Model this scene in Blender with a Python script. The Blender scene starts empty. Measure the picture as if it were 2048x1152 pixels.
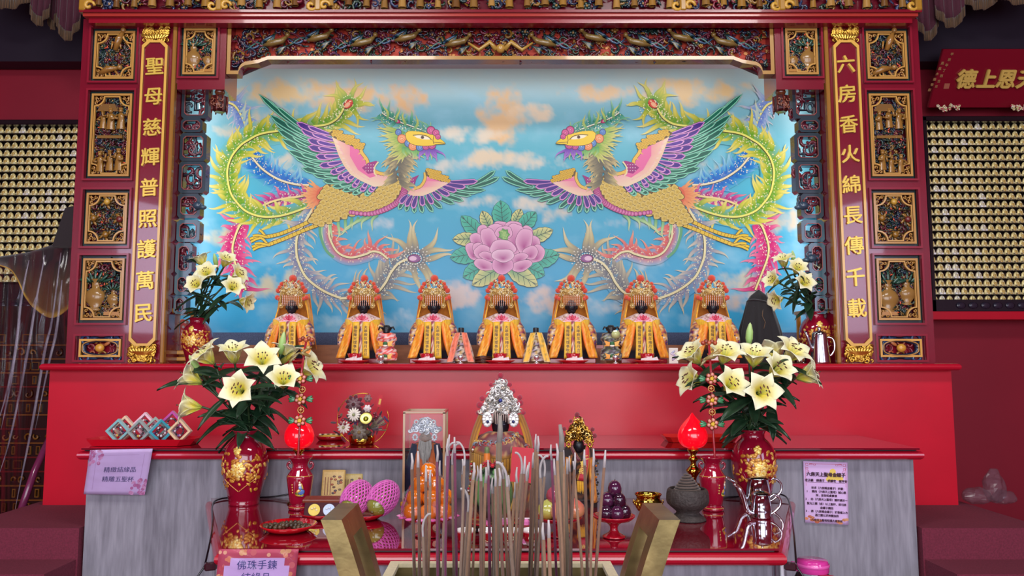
import bpy, math, random
from math import sin, cos, pi
from mathutils import Vector, Matrix, noise
from mathutils.geometry import tessellate_polygon

SC = bpy.context.scene
COL = SC.collection
# ------------------------------------------------------------------ camera
F, CX, CAMZ = 1540.0, 1001.0, 1.5
TH = math.atan(146 / 1540.0)
cam_d = bpy.data.cameras.new('camera')
cam_d.sensor_width = 36.0
cam_d.lens = F / 2048 * 36.0
cam_d.shift_x = 23 / 2048
cam_d.clip_start = 0.02
cam = bpy.data.objects.new('camera', cam_d)
cam.location = (0, 0, CAMZ)
cam.rotation_euler = (pi / 2 + TH, 0, 0)
COL.objects.link(cam)
SC.camera = cam
# ------------------------------------------------------------------ world, colour
world = bpy.data.worlds.new('world')
SC.world = world
world.use_nodes = True
wb = world.node_tree.nodes['Background']
wb.inputs[0].default_value = (0.78, 0.84, 1.0, 1)
wb.inputs[1].default_value = 0.7
SC.view_settings.view_transform = 'Standard'
SC.view_settings.look = 'None'
SC.view_settings.exposure = 0.0
SC.view_settings.gamma = 1.0
SC.view_settings.use_curve_mapping = False
SC.cycles.transparent_max_bounces = 24
SC.cycles.max_bounces = 8

def area(name, loc, target, sx, sy, power, col=(1, 1, 1)):
    d = bpy.data.lights.new(name, 'AREA')
    d.shape = 'RECTANGLE'
    d.size, d.size_y, d.energy, d.color = sx, sy, power, col
    o = bpy.data.objects.new(name, d)
    o.location = loc
    o.rotation_euler = (Vector(target) - Vector(loc)).to_track_quat('-Z', 'Y').to_euler()
    COL.objects.link(o)
    return o
area('ceiling_light_front', (-1.3, 0.7, 4.1), (-1.0, 2.6, 0), 1.5, 0.5, 50, (1.0, 0.97, 0.95))
area('ceiling_light_rear', (1.3, 0.7, 4.1), (1.0, 2.6, 0), 1.5, 0.5, 50, (1.0, 0.97, 0.95))
area('entrance_daylight', (0, -3.2, 1.9), (0, 4, 1.5), 5.0, 2.6, 205, (0.92, 0.95, 1.0))
area('pier_glare_light_a', (-3.96, -1.2, 2.5), (0, 0.6, 2.0), 2.6, 1.4, 62, (0.74, 0.74, 1.0))  # added side light, placed and sized to mirror as violet glare on the pier
area('pier_glare_light_b', (3.96, -1.2, 2.5), (0, 0.6, 2.0), 2.6, 1.4, 62, (0.74, 0.74, 1.0))  # same added glare light for the other pier
area('niche_tube_top', (0, 3.63, 3.0), (0, 3.88, 2.4), 2.3, 0.05, 3.6, (0.93, 0.97, 1.0))
area('niche_tube_side_a', (-1.60, 3.70, 2.3), (-1.1, 3.92, 2.3), 0.05, 1.4, 4.2, (0.95, 0.98, 1.0))
area('niche_tube_side_b', (1.60, 3.70, 2.3), (1.1, 3.92, 2.3), 0.05, 1.4, 4.2, (0.95, 0.98, 1.0))

# ------------------------------------------------------------------ pixel -> point
ST, CT = sin(TH), cos(TH)
def ray(u, v):
    a, b = (u - CX) / F, (576 - v) / F
    return a, CT - b * ST, ST + b * CT
def PY(u, v, Y):
    a, f, z = ray(u, v)
    t = Y / f
    return Vector((a * t, Y, CAMZ + z * t))
def PZ(u, v, z):
    a, f, r = ray(u, v)
    t = (z - CAMZ) / r
    return Vector((a * t, f * t, z))

# ------------------------------------------------------------------ colours and materials
def lin(c):
    return c / 12.92 if c <= 0.04045 else ((c + 0.055) / 1.055) ** 2.4
_cc = {}
def C(h):
    if not isinstance(h, str):
        return h
    if h not in _cc:
        _cc[h] = tuple(lin(int(h[i:i + 2], 16) / 255) for i in (0, 2, 4)) + (1.0,)
    return _cc[h]
def mix(a, b, t):
    a, b = C(a), C(b)
    return tuple(a[i] + (b[i] - a[i]) * t for i in range(3)) + (1.0,)

M = {}
def mat(name, col='808080', rough=0.5, metal=0.0, coat=0.0, vcol=False, emit=None, trans=0.0, ior=1.5, spec=0.5, var=0.0, vscale=20.0, bump=0.0, bscale=80.0, sheen=0.0, alpha=1.0):
    m = bpy.data.materials.new(name)
    m.use_nodes = True
    nt = m.node_tree
    b = nt.nodes['Principled BSDF']
    b.inputs['Base Color'].default_value = C(col)
    b.inputs['Roughness'].default_value = rough
    b.inputs['Metallic'].default_value = metal
    b.inputs['Coat Weight'].default_value = coat
    b.inputs['Coat Roughness'].default_value = 0.04
    b.inputs['Transmission Weight'].default_value = trans
    b.inputs['IOR'].default_value = ior
    b.inputs['Specular IOR Level'].default_value = spec
    b.inputs['Alpha'].default_value = alpha
    if sheen:
        b.inputs['Sheen Weight'].default_value = sheen
    src = None
    if vcol:
        a = nt.nodes.new('ShaderNodeVertexColor')
        a.layer_name = 'Col'
        src = a.outputs['Color']
        nt.links.new(src, b.inputs['Base Color'])
    tc = nt.nodes.new('ShaderNodeTexCoord')
    if var:
        n = nt.nodes.new('ShaderNodeTexNoise')
        n.inputs['Scale'].default_value = vscale
        n.inputs['Detail'].default_value = 4
        nt.links.new(tc.outputs['Object'], n.inputs['Vector'])
        h = nt.nodes.new('ShaderNodeHueSaturation')
        mr = nt.nodes.new('ShaderNodeMapRange')
        mr.inputs['To Min'].default_value = 1 - var
        mr.inputs['To Max'].default_value = 1 + var
        mr.inputs['From Min'].default_value = 0.3
        mr.inputs['From Max'].default_value = 0.7
        nt.links.new(n.outputs['Fac'], mr.inputs['Value'])
        nt.links.new(mr.outputs['Result'], h.inputs['Value'])
        if src:
            nt.links.new(src, h.inputs['Color'])
        else:
            h.inputs['Color'].default_value = C(col)
        nt.links.new(h.outputs['Color'], b.inputs['Base Color'])
    if bump:
        n = nt.nodes.new('ShaderNodeTexNoise')
        n.inputs['Scale'].default_value = bscale
        n.inputs['Detail'].default_value = 3
        nt.links.new(tc.outputs['Object'], n.inputs['Vector'])
        bp = nt.nodes.new('ShaderNodeBump')
        bp.inputs['Strength'].default_value = bump
        bp.inputs['Distance'].default_value = 0.01
        nt.links.new(n.outputs['Fac'], bp.inputs['Height'])
        nt.links.new(bp.outputs['Normal'], b.inputs['Normal'])
    if emit:
        b.inputs['Emission Color'].default_value = C(emit[0])
        b.inputs['Emission Strength'].default_value = emit[1]
    M[name] = m
    return m

mat('paint', vcol=True, rough=0.55)                      # matt coloured things
mat('lacquer', vcol=True, rough=0.22, coat=0.35)          # carved lacquered wood
mat('glaze', vcol=True, rough=0.08, coat=0.8)             # porcelain
mat('cloth', vcol=True, rough=0.8, sheen=0.25, var=0.10, vscale=90)
mat('satin', vcol=True, rough=0.42, sheen=0.2, var=0.10, vscale=120)
mat('gilt', vcol=True, rough=0.28, metal=0.85)
mat('carved_gold', 'd9a83f', rough=0.3, metal=0.6, var=0.2, vscale=60)
mat('letter_gold', 'f2cf5c', rough=0.3, metal=0.45)
mat('leaf', vcol=True, rough=0.38, var=0.15, vscale=60)
mat('petal', vcol=True, rough=0.5, sheen=0.1)
mat('red_board', 'c40a28', rough=0.35, spec=0.5, var=0.05, vscale=6, bump=0.02, bscale=300)
mat('red_wood', '7a1026', rough=0.22, coat=1.0, var=0.06, vscale=8, bump=0.03, bscale=150)
mat('red_trim', 'b5122a', rough=0.2, coat=0.6)
mat('wall_red', '8c0c28', rough=0.6, var=0.06, vscale=3)
mat('carpet', '702439', rough=0.95, var=0.2, vscale=160, bump=0.2, bscale=400)
mat('chrome', 'cfcfd6', rough=0.11, metal=1.0)
mat('brass', 'c9a040', rough=0.12, metal=1.0)
mat('old_brass', '8c7a50', rough=0.3, metal=0.9, var=0.35, vscale=18, bump=0.05, bscale=40)
mat('silver', 'e4e4ea', rough=0.2, metal=0.9)
mat('black', '101014', rough=0.4)
mat('plastic_film', 'ffffff', rough=0.08, trans=1.0, ior=1.2)
mat('dark', '0a0a12', rough=0.8)

# ------------------------------------------------------------------ mesh builder
class MB:
    def __init__(s):
        s.v, s.f, s.c, s.sm, s.mi = [], [], [], [], []
        s.M = None
    def add(s, verts, faces, col='ffffff', smooth=False, mi=0, cols=None):
        n = len(s.v)
        if s.M is not None:
            verts = [s.M @ Vector(p) for p in verts]
        s.v.extend(tuple(p) for p in verts)
        s.f.extend(tuple(n + i for i in f) for f in faces)
        if cols:
            s.c.extend(C(c) for c in cols)
        else:
            s.c.extend([C(col)] * len(verts))
        s.sm.extend([smooth] * len(faces))
        s.mi.extend([mi] * len(faces))
    def box(s, c, d, col='ffffff', R=None, mi=0, bev=0.0):
        x, y, z = d[0] / 2, d[1] / 2, d[2] / 2
        if bev:
            b = min(bev, x * .9, y * .9, z * .9)
            vs, idx = [], {}
            for sx in (-1, 1):
                for sy in (-1, 1):
                    for sz in (-1, 1):
                        for k, q in enumerate(((x, y - b, z - b), (x - b, y, z - b), (x - b, y - b, z))):
                            idx[sx, sy, sz, k] = len(vs)
                            vs.append(Vector((sx * q[0], sy * q[1], sz * q[2])))
            fs = []
            for a in (-1, 1):
                fs.append([idx[a, -1, -1, 0], idx[a, 1, -1, 0], idx[a, 1, 1, 0], idx[a, -1, 1, 0]][::a])
                fs.append([idx[-1, a, -1, 1], idx[-1, a, 1, 1], idx[1, a, 1, 1], idx[1, a, -1, 1]][::a])
                fs.append([idx[-1, -1, a, 2], idx[1, -1, a, 2], idx[1, 1, a, 2], idx[-1, 1, a, 2]][::a])
                for e in (-1, 1):
                    fs.append([idx[a, e, -1, 0], idx[a, e, 1, 0], idx[a, e, 1, 1], idx[a, e, -1, 1]])
                    fs.append([idx[a, -1, e, 0], idx[a, 1, e, 0], idx[a, 1, e, 2], idx[a, -1, e, 2]])
                    fs.append([idx[-1, a, e, 1], idx[1, a, e, 1], idx[1, a, e, 2], idx[-1, a, e, 2]])
                    for g in (-1, 1):
                        fs.append([idx[a, e, g, 0], idx[a, e, g, 1], idx[a, e, g, 2]])
        else:
            vs = [Vector((i, j, k)) for i in (-x, x) for j in (-y, y) for k in (-z, z)]
            fs = [(0, 1, 3, 2), (4, 6, 7, 5), (0, 4, 5, 1), (2, 3, 7, 6), (0, 2, 6, 4), (1, 5, 7, 3)]
        if R is not None:
            vs = [R @ p for p in vs]
        c = Vector(c)
        s.add([p + c for p in vs], fs, col, False, mi)
    def hexa(s, p, col='ffffff', mi=0):
        """eight corners: bottom ring of four then top ring of four"""
        s.add(p, [(3, 2, 1, 0), (4, 5, 6, 7), (0, 1, 5, 4), (1, 2, 6, 5), (2, 3, 7, 6), (3, 0, 4, 7)], col, False, mi)
    def tube(s, pts, r, n=8, col='ffffff', cols=None, cap=True, mi=0, flat=1.0):
        pts = [Vector(p) for p in pts]
        k = len(pts)
        rr = r if isinstance(r, (list, tuple)) else [r] * k
        vs, cs, fs = [], [], []
        prev = None
        for i in range(k):
            t = (pts[min(i + 1, k - 1)] - pts[max(i - 1, 0)])
            t = t.normalized() if t.length > 1e-9 else Vector((0, 0, 1))
            if prev is None:
                up = Vector((0, 0, 1)) if abs(t.z) < 0.9 else Vector((0, 1, 0))
                a = t.cross(up).normalized()
            else:
                a = (prev - t * prev.dot(t))
                a = a.normalized() if a.length > 1e-6 else t.orthogonal().normalized()
            prev = a
            b = t.cross(a)
            for j in range(n):
                w = 2 * pi * j / n
                vs.append(pts[i] + (a * cos(w) + b * sin(w) * flat) * rr[i])
                cs.append(cols[i] if cols else col)
        for i in range(k - 1):
            for j in range(n):
                fs.append((i * n + j, i * n + (j + 1) % n, (i + 1) * n + (j + 1) % n, (i + 1) * n + j))
        if cap:
            fs.append(tuple(range(n))[::-1])
            fs.append(tuple((k - 1) * n + j for j in range(n)))
        s.add(vs, fs, smooth=True, cols=cs, mi=mi)
    def lathe(s, prof, n=24, c=(0, 0, 0), col='ffffff', cols=None, mi=0, sx=1.0, sy=1.0, R=None, smooth=True, a0=0.0, a1=2 * pi):
        vs, cs, fs = [], [], []
        full = abs(a1 - a0 - 2 * pi) < 1e-6
        m = n if full else n + 1
        c = Vector(c)
        for i, (r, z) in enumerate(prof):
            for j in range(m):
                w = a0 + (a1 - a0) * j / n
                p = Vector((r * cos(w) * sx, r * sin(w) * sy, z))
                if R is not None:
                    p = R @ p
                vs.append(p + c)
                cs.append(cols[i] if cols else col)
        for i in range(len(prof) - 1):
            for j in range(n):
                j2 = (j + 1) % m
                fs.append((i * m + j, i * m + j2, (i + 1) * m + j2, (i + 1) * m + j))
        s.add(vs, fs, smooth=smooth, cols=cs, mi=mi)
    def ball(s, c, r, n=10, k=6, col='ffffff', R=None, mi=0):
        r = Vector((r, r, r)) if not hasattr(r, '__len__') else Vector(r)
        c = Vector(c)
        vs, fs = [], []
        def q(p):
            p = Vector((p[0] * r.x, p[1] * r.y, p[2] * r.z))
            return (R @ p if R is not None else p) + c
        vs.append(q((0, 0, -1)))
        for i in range(1, k):
            w = pi * i / k
            for j in range(n):
                t = 2 * pi * j / n
                vs.append(q((sin(w) * cos(t), sin(w) * sin(t), -cos(w))))
        vs.append(q((0, 0, 1)))
        for j in range(n):
            fs.append((0, 1 + (j + 1) % n, 1 + j))
            fs.append((len(vs) - 1, 1 + (k - 2) * n + j, 1 + (k - 2) * n + (j + 1) % n))
        for i in range(k - 2):
            for j in range(n):
                fs.append((1 + i * n + j, 1 + i * n + (j + 1) % n, 1 + (i + 1) * n + (j + 1) % n, 1 + (i + 1) * n + j))
        s.add(vs, fs, col, True, mi)
    def grid(s, fn, nu, nv, col='ffffff', cfn=None, smooth=True, mi=0, thick=0.0):
        """fn(u, v) -> point for u, v in 0..1; thick gives the sheet a back"""
        vs = [Vector(fn(i / nu, j / nv)) for j in range(nv + 1) for i in range(nu + 1)]
        cs = [cfn(i / nu, j / nv) if cfn else col for j in range(nv + 1) for i in range(nu + 1)]
        w = nu + 1
        fs = [(j * w + i, j * w + i + 1, (j + 1) * w + i + 1, (j + 1) * w + i) for j in range(nv) for i in range(nu)]
        if thick:
            N = len(vs)
            nn = [Vector((0, 0, 0)) for _ in vs]
            for f in fs:
                q = (vs[f[2]] - vs[f[0]]).cross(vs[f[3]] - vs[f[1]])
                for i in f:
                    nn[i] += q
            vs = vs + [vs[i] - (nn[i].normalized() * thick if nn[i].length > 0 else Vector((0, 0, 0))) for i in range(N)]
            cs = cs + cs
            fs = fs + [tuple(i + N for i in f[::-1]) for f in fs]
            ed = [i for i in range(w)] + [j * w + nu for j in range(1, nv + 1)] + [nv * w + i for i in range(nu - 1, -1, -1)] + [j * w for j in range(nv - 1, 0, -1)]
            for a, b in zip(ed, ed[1:] + ed[:1]):
                fs.append((b, a, a + N, b + N))
        s.add(vs, fs, smooth=smooth, cols=cs, mi=mi)
    def prism(s, pts, fn, d, col='ffffff', side=None, mi=0):
        """flat outline pts (2-D) extruded: fn(x, y, t) with t 0 (front) .. d (back)"""
        n = len(pts)
        fr = [Vector(fn(x, y, 0)) for x, y in pts]
        bk = [Vector(fn(x, y, d)) for x, y in pts]
        tri = tessellate_polygon([[Vector((x, y, 0)) for x, y in pts]])
        fs = [tuple(t) for t in tri] + [tuple(i + n for i in t[::-1]) for t in tri]
        s.add(fr + bk, fs, col, False, mi)
        s.add(fr + bk, [(i, (i + 1) % n, (i + 1) % n + n, i + n) for i in range(n)], side or col, False, mi)
    def ring(s, outer, inner, fn, d, col='ffffff', side=None, mi=0):
        """band between two outlines of equal point count, extruded"""
        n = len(outer)
        p = [Vector(fn(x, y, 0)) for x, y in outer] + [Vector(fn(x, y, 0)) for x, y in inner]
        p += [Vector(fn(x, y, d)) for x, y in outer] + [Vector(fn(x, y, d)) for x, y in inner]
        a, b = [], []
        for i in range(n):
            j = (i + 1) % n
            a.append((i, j, n + j, n + i))
            b.append((i, j, 2 * n + j, 2 * n + i))
            b.append((n + j, n + i, 3 * n + i, 3 * n + j))
            b.append((2 * n + j, 2 * n + i, 3 * n + i, 3 * n + j))
        s.add(p, a, col, False, mi)
        s.add(p, b, side or col, False, mi)

BASE = {}
def build(mb, name, mats='paint', parent=None, at=None):
    """link the collected shapes as ONE mesh object; at = base point of a top-level mesh"""
    me = bpy.data.meshes.new(name)
    off = BASE.get(parent.name, Vector((0, 0, 0))) if parent is not None else Vector(at or (0, 0, 0))
    vs = [(p[0] - off[0], p[1] - off[1], p[2] - off[2]) for p in mb.v]
    me.from_pydata(vs, [], mb.f)
    ca = me.color_attributes.new('Col', 'FLOAT_COLOR', 'POINT')
    ca.data.foreach_set('color', [x for c in mb.c for x in c])
    me.polygons.foreach_set('use_smooth', mb.sm)
    mats = mats if isinstance(mats, (list, tuple)) else [mats]
    for k in mats:
        me.materials.append(M[k])
    if len(mats) > 1:
        me.polygons.foreach_set('material_index', mb.mi)
    me.update()
    o = bpy.data.objects.new(name, me)
    COL.objects.link(o)
    if parent is not None:
        o.parent = parent
    else:
        o.location = off
    BASE[o.name] = off
    return o
def tag(o, label=None, cat=None, group=None, kind=None):
    for k, v in (('label', label), ('category', cat), ('group', group), ('kind', kind)):
        if v:
            o[k] = v
    return o
def thing(name, at, label, cat, group=None, kind=None, local=False):
    o = bpy.data.objects.new(name, None)
    o.location = at
    o.empty_display_size = 0.05
    COL.objects.link(o)
    BASE[o.name] = Vector((0, 0, 0)) if local else Vector(at)
    return tag(o, label, cat, group, kind)
def dup(root, at, label=None, group=None, rz=None, scale=None):
    """a copy of a thing with copies of its parts and sub-parts"""
    r = root.copy()
    COL.objects.link(r)
    r.location = at
    if rz is not None:
        r.rotation_euler = (0, 0, rz)
    if scale is not None:
        r.scale = (scale,) * 3 if not hasattr(scale, '__len__') else scale
    if label:
        r['label'] = label
    if group:
        r['group'] = group
    def rec(a, b):
        for ch in list(a.children):
            c = ch.copy()
            COL.objects.link(c)
            c.parent = b
            rec(ch, c)
    rec(root, r)
    return r
def struct(mb, name, mats, at=None, label=None):
    return tag(build(mb, name, mats, None, at), label, None, None, 'structure')

_gl = {}
_tc = bpy.data.curves.new('writing', 'FONT')
_tc.resolution_u = 3
_to = bpy.data.objects.new('writing', _tc)
def glyph(ch, depth=0.0, bold=0.0):
    """outline of one written character in a unit box centred on 0, as (verts, faces)"""
    k = (ch, depth, bold)
    if k not in _gl:
        if _to.name not in COL.objects:
            COL.objects.link(_to)
        _tc.body, _tc.extrude, _tc.offset = ch, depth, bold
        bpy.context.view_layer.update()
        dg = bpy.context.evaluated_depsgraph_get()
        me = bpy.data.meshes.new_from_object(_to.evaluated_get(dg))
        _gl[k] = ([(v.co.x - 0.5, v.co.y - 0.38, v.co.z) for v in me.vertices], [tuple(p.vertices) for p in me.polygons])
        bpy.data.meshes.remove(me)
    return _gl[k]
def write(mb, text, org, ex, ey, size, col='ffffff', depth=0.0, bold=0.02, step=None, mi=0, lift=0.0):
    """write text from org (centre of the first character) along step; ex, ey unit axes; depth stands out along ex x ey"""
    ex, ey = Vector(ex).normalized(), Vector(ey).normalized()
    ez = ex.cross(ey)
    step = Vector(step) if step is not None else ex * size
    p0 = Vector(org) + ez * lift
    for i, ch in enumerate(text):
        if ch == ' ':
            continue
        vs, fs = glyph(ch, depth / size if size else 0)
        p = p0 + step * i
        for q, (dx, dy) in enumerate(((-bold, 0), (bold, 0), (0, bold), (0, -bold)) if bold > .008 else ((0, 0),)):
            mb.add([p + ex * ((x + dx) * size) + ey * ((y + dy) * size) + ez * (z * size + depth + q * size * .004) for x, y, z in vs], fs, col, False, mi)
def done_writing():
    if _to.name in COL.objects:
        COL.objects.unlink(_to)
    bpy.data.objects.remove(_to)

def arc_pts(cx, cy, r, a0, a1, n):
    return [(cx + r * cos(a0 + (a1 - a0) * i / n), cy + r * sin(a0 + (a1 - a0) * i / n)) for i in range(n + 1)]
def spline(pts, n=6):
    """Catmull-Rom through points of any dimension"""
    P = [tuple(p) for p in pts]
    out = []
    for i in range(len(P) - 1):
        a, b, c, d = P[max(i - 1, 0)], P[i], P[i + 1], P[min(i + 2, len(P) - 1)]
        for j in range(n):
            t = j / n
            out.append(tuple(0.5 * (2 * b[k] + (c[k] - a[k]) * t + (2 * a[k] - 5 * b[k] + 4 * c[k] - d[k]) * t * t + (3 * b[k] - a[k] - 3 * c[k] + d[k]) * t ** 3) for k in range(len(b))))
    out.append(P[-1])
    return out
def Rz(a):
    return Matrix.Rotation(a, 3, 'Z')
def Rx(a):
    return Matrix.Rotation(a, 3, 'X')
def Ry(a):
    return Matrix.Rotation(a, 3, 'Y')
def T4(loc, R=None, s=1.0):
    m = Matrix.Translation(Vector(loc))
    if R is not None:
        m = m @ R.to_4x4()
    return m @ Matrix.Scale(s, 4)
# ================================================================== the room
def bx(c, d, col='ffffff', **k):
    m = MB()
    m.box(c, d, col, **k)
    return m
YB = 4.5
struct(bx((0, 0.3, -0.05), (8.2, 8.6, 0.1), '5a2030'), 'floor', 'carpet')
struct(bx((0, 0.3, 4.25), (8.2, 8.6, 0.1)), 'ceiling', mat('ceiling_paint', '3a1420', rough=0.8).name)
struct(bx((0, YB + 0.05, 2.1), (8.2, 0.1, 4.2)), 'wall_back', 'wall_red')
struct(bx((-4.05, 0.3, 2.1), (0.1, 8.6, 4.2)), 'wall_left', 'wall_red')
struct(bx((4.05, 0.3, 2.1), (0.1, 8.6, 4.2)), 'wall_right', 'wall_red')
ZP = PY(1001, 1010, 3.39).z                       # platform the red base stands on
m = MB()
for s in (-1, 1):
    m.box((s * 1.797, 3.16, ZP / 2), (0.466, 0.46, ZP))
m.box((0, 3.83, ZP / 2), (4.06, 0.87, ZP))
struct(m, 'floor_platform', 'carpet')
m = MB()
z, y = ZP, 2.93
for k in range(6):
    z -= 0.113
    for s in (-1, 1):
        m.box((s * 1.98, y - 0.1, z / 2), (0.82, 0.2, z))
    y -= 0.2
struct(m, 'floor_steps', 'carpet')

# grey wood grain
def wood(name, c0, c1, scale, stretch):
    m = bpy.data.materials.new(name)
    m.use_nodes = True
    nt = m.node_tree
    b = nt.nodes['Principled BSDF']
    b.inputs['Roughness'].default_value = 0.5
    tc = nt.nodes.new('ShaderNodeTexCoord')
    mp = nt.nodes.new('ShaderNodeMapping')
    mp.inputs['Scale'].default_value = stretch
    nt.links.new(tc.outputs['Object'], mp.inputs['Vector'])
    n = nt.nodes.new('ShaderNodeTexNoise')
    n.inputs['Scale'].default_value = scale
    n.inputs['Detail'].default_value = 3
    n.inputs['Distortion'].default_value = 0.8
    nt.links.new(mp.outputs['Vector'], n.inputs['Vector'])
    mu = nt.nodes.new('ShaderNodeMath')
    mu.operation = 'MULTIPLY'
    mu.inputs[1].default_value = 14
    nt.links.new(n.outputs['Fac'], mu.inputs[0])
    sn = nt.nodes.new('ShaderNodeMath')
    sn.operation = 'SINE'
    nt.links.new(mu.outputs[0], sn.inputs[0])
    n2 = nt.nodes.new('ShaderNodeTexNoise')
    n2.inputs['Scale'].default_value = scale * 9
    n2.inputs['Detail'].default_value = 5
    nt.links.new(mp.outputs['Vector'], n2.inputs['Vector'])
    ad = nt.nodes.new('ShaderNodeMath')
    ad.operation = 'MULTIPLY_ADD'
    ad.inputs[1].default_value = 0.16
    nt.links.new(sn.outputs[0], ad.inputs[0])
    nt.links.new(n2.outputs['Fac'], ad.inputs[2])
    r = nt.nodes.new('ShaderNodeValToRGB')
    r.color_ramp.elements[0].color, r.color_ramp.elements[1].color = C(c0), C(c1)
    r.color_ramp.elements[0].position, r.color_ramp.elements[1].position = 0.2, 0.85
    nt.links.new(ad.outputs[0], r.inputs['Fac'])
    nt.links.new(r.outputs['Color'], b.inputs['Base Color'])
    M[name] = m
    return m
wood('grey_wood', '706d78', '9c99a5', 2.0, (4.2, 4.2, 0.5))
wood('brown_wood', '6e3f28', 'a9704a', 2.0, (0.5, 2.2, 2.2))
mat('glass_red', '7c0c22', rough=0.03, coat=1.0, spec=0.9)

# ------------------------------------------------------------------ red altar base with ledge
ZL = PY(1001, 727, 3.33).z
base = thing('altar_podium', (0, 3.6, ZP), 'long bright red lacquered altar base under the row of statues', 'altar', kind='thing')
build(bx((0, 3.8, (ZP + ZL - 0.03) / 2), (3.945, 0.82, ZL - 0.03 - ZP)), 'base_body', 'red_board', base)
def bullnose(mb, x0, x1, y0, y1, z0, z1, col='ffffff'):
    """slab whose front and end edges are rounded"""
    h, r = z1 - z0, (z1 - z0) / 2
    prof = [(0, z0)] + [(r * (1 - sin(a)) - r, 0) for a in ()]
    pts = arc_pts(r, z0 + r, r, -pi / 2, -3 * pi / 2, 8)          # in (inset, z): half round outwards
    rings = []
    for i, (ins, zz) in enumerate(pts):
        rings.append([(x0 + ins, y1, zz), (x0 + ins, y0 + ins, zz), (x1 - ins, y0 + ins, zz), (x1 - ins, y1, zz)])
    vs = [p for r_ in rings for p in r_]
    fs = []
    for i in range(len(rings) - 1):
        for j in range(4):
            a = i * 4 + j
            b = i * 4 + (j + 1) % 4
            fs.append((a, a + 4, b + 4, b))
    fs.append((0, 1, 2, 3))
    n = len(vs)
    fs.append((n - 1, n - 2, n - 3, n - 4))
    mb.add(vs, fs, col)
m = MB()
bullnose(m, -1.985, 1.985, 3.33, 4.2, ZL - 0.03, ZL)
build(m, 'ledge', 'red_trim', base)

# ------------------------------------------------------------------ grey counter
ZG = PY(1001, 896, 2.90).z
YG = 2.95
ctr = thing('altar_counter', (0, 3.17, 0), 'wide grey wood-grain counter with a glossy red top', 'counter', kind='thing')
build(bx((0, 3.17, (ZG - 0.04) / 2), (3.11, 0.44, ZG - 0.04)), 'counter_body', 'grey_wood', ctr)
m = MB()
bullnose(m, -1.575, 1.575, 2.905, 3.388, ZG - 0.045, ZG - 0.012)
build(m, 'counter_top', 'red_trim', ctr)
build(bx((0, 3.144, ZG - 0.009), (3.09, 0.478, 0.004)), 'gap_shade_strip', 'black', ctr)  # black strip stands in for the shadow line under the glass
build(bx((0, 3.142, ZG - 0.0035), (3.11, 0.49, 0.007), bev=0.002), 'glass_top', 'glass_red', ctr)

# ------------------------------------------------------------------ front table, wider at the back
ZT = PY(1001, 996, 2.95).z
fl = PZ(437, 1098, ZT)
YT = fl.y
xf, xb = 0.775, 1.098
tbl = thing('offering_table', (0, 2.6, 0), 'lower red-topped offering table tapering towards the viewer', 'table', kind='thing')
def trap(mb, y0, y1, w0, w1, z0, z1, col='ffffff'):
    mb.hexa([(-w0, y0, z0), (w0, y0, z0), (w1, y1, z0), (-w1, y1, z0), (-w0, y0, z1), (w0, y0, z1), (w1, y1, z1), (-w1, y1, z1)], col)
m = MB()
trap(m, YT + 0.045, 2.948, xf - 0.02, xb - 0.035, 0, ZT - 0.05)
build(m, 'table_body', 'grey_wood', tbl)
m = MB()
pts = arc_pts(0.018, ZT - 0.03, 0.018, -pi / 2, -3 * pi / 2, 8)
rings = [[(-xb - 0.008 + i_, 2.948, z_), (-xf - 0.008 + i_, YT + i_, z_), (xf + 0.008 - i_, YT + i_, z_), (xb + 0.008 - i_, 2.948, z_)] for i_, z_ in pts]
vs = [p for r_ in rings for p in r_]
fs = [(i * 4 + j, i * 4 + 4 + j, i * 4 + 4 + (j + 1) % 4, i * 4 + (j + 1) % 4) for i in range(8) for j in range(4)] + [(0, 1, 2, 3), (35, 34, 33, 32)]
m.add(vs, fs)
build(m, 'table_rim', 'red_trim', tbl)
m = MB()
trap(m, YT + 0.02, 2.947, xf - 0.02, xb - 0.02, ZT - 0.012, ZT - 0.006)
build(m, 'gap_shade_strip', 'black', tbl)  # shadow under the glass edge, done as a black slab
m = MB()
trap(m, YT + 0.006, 2.947, xf - 0.012, xb - 0.012, ZT - 0.006, ZT)
build(m, 'glass_top', 'glass_red', tbl)
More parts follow.
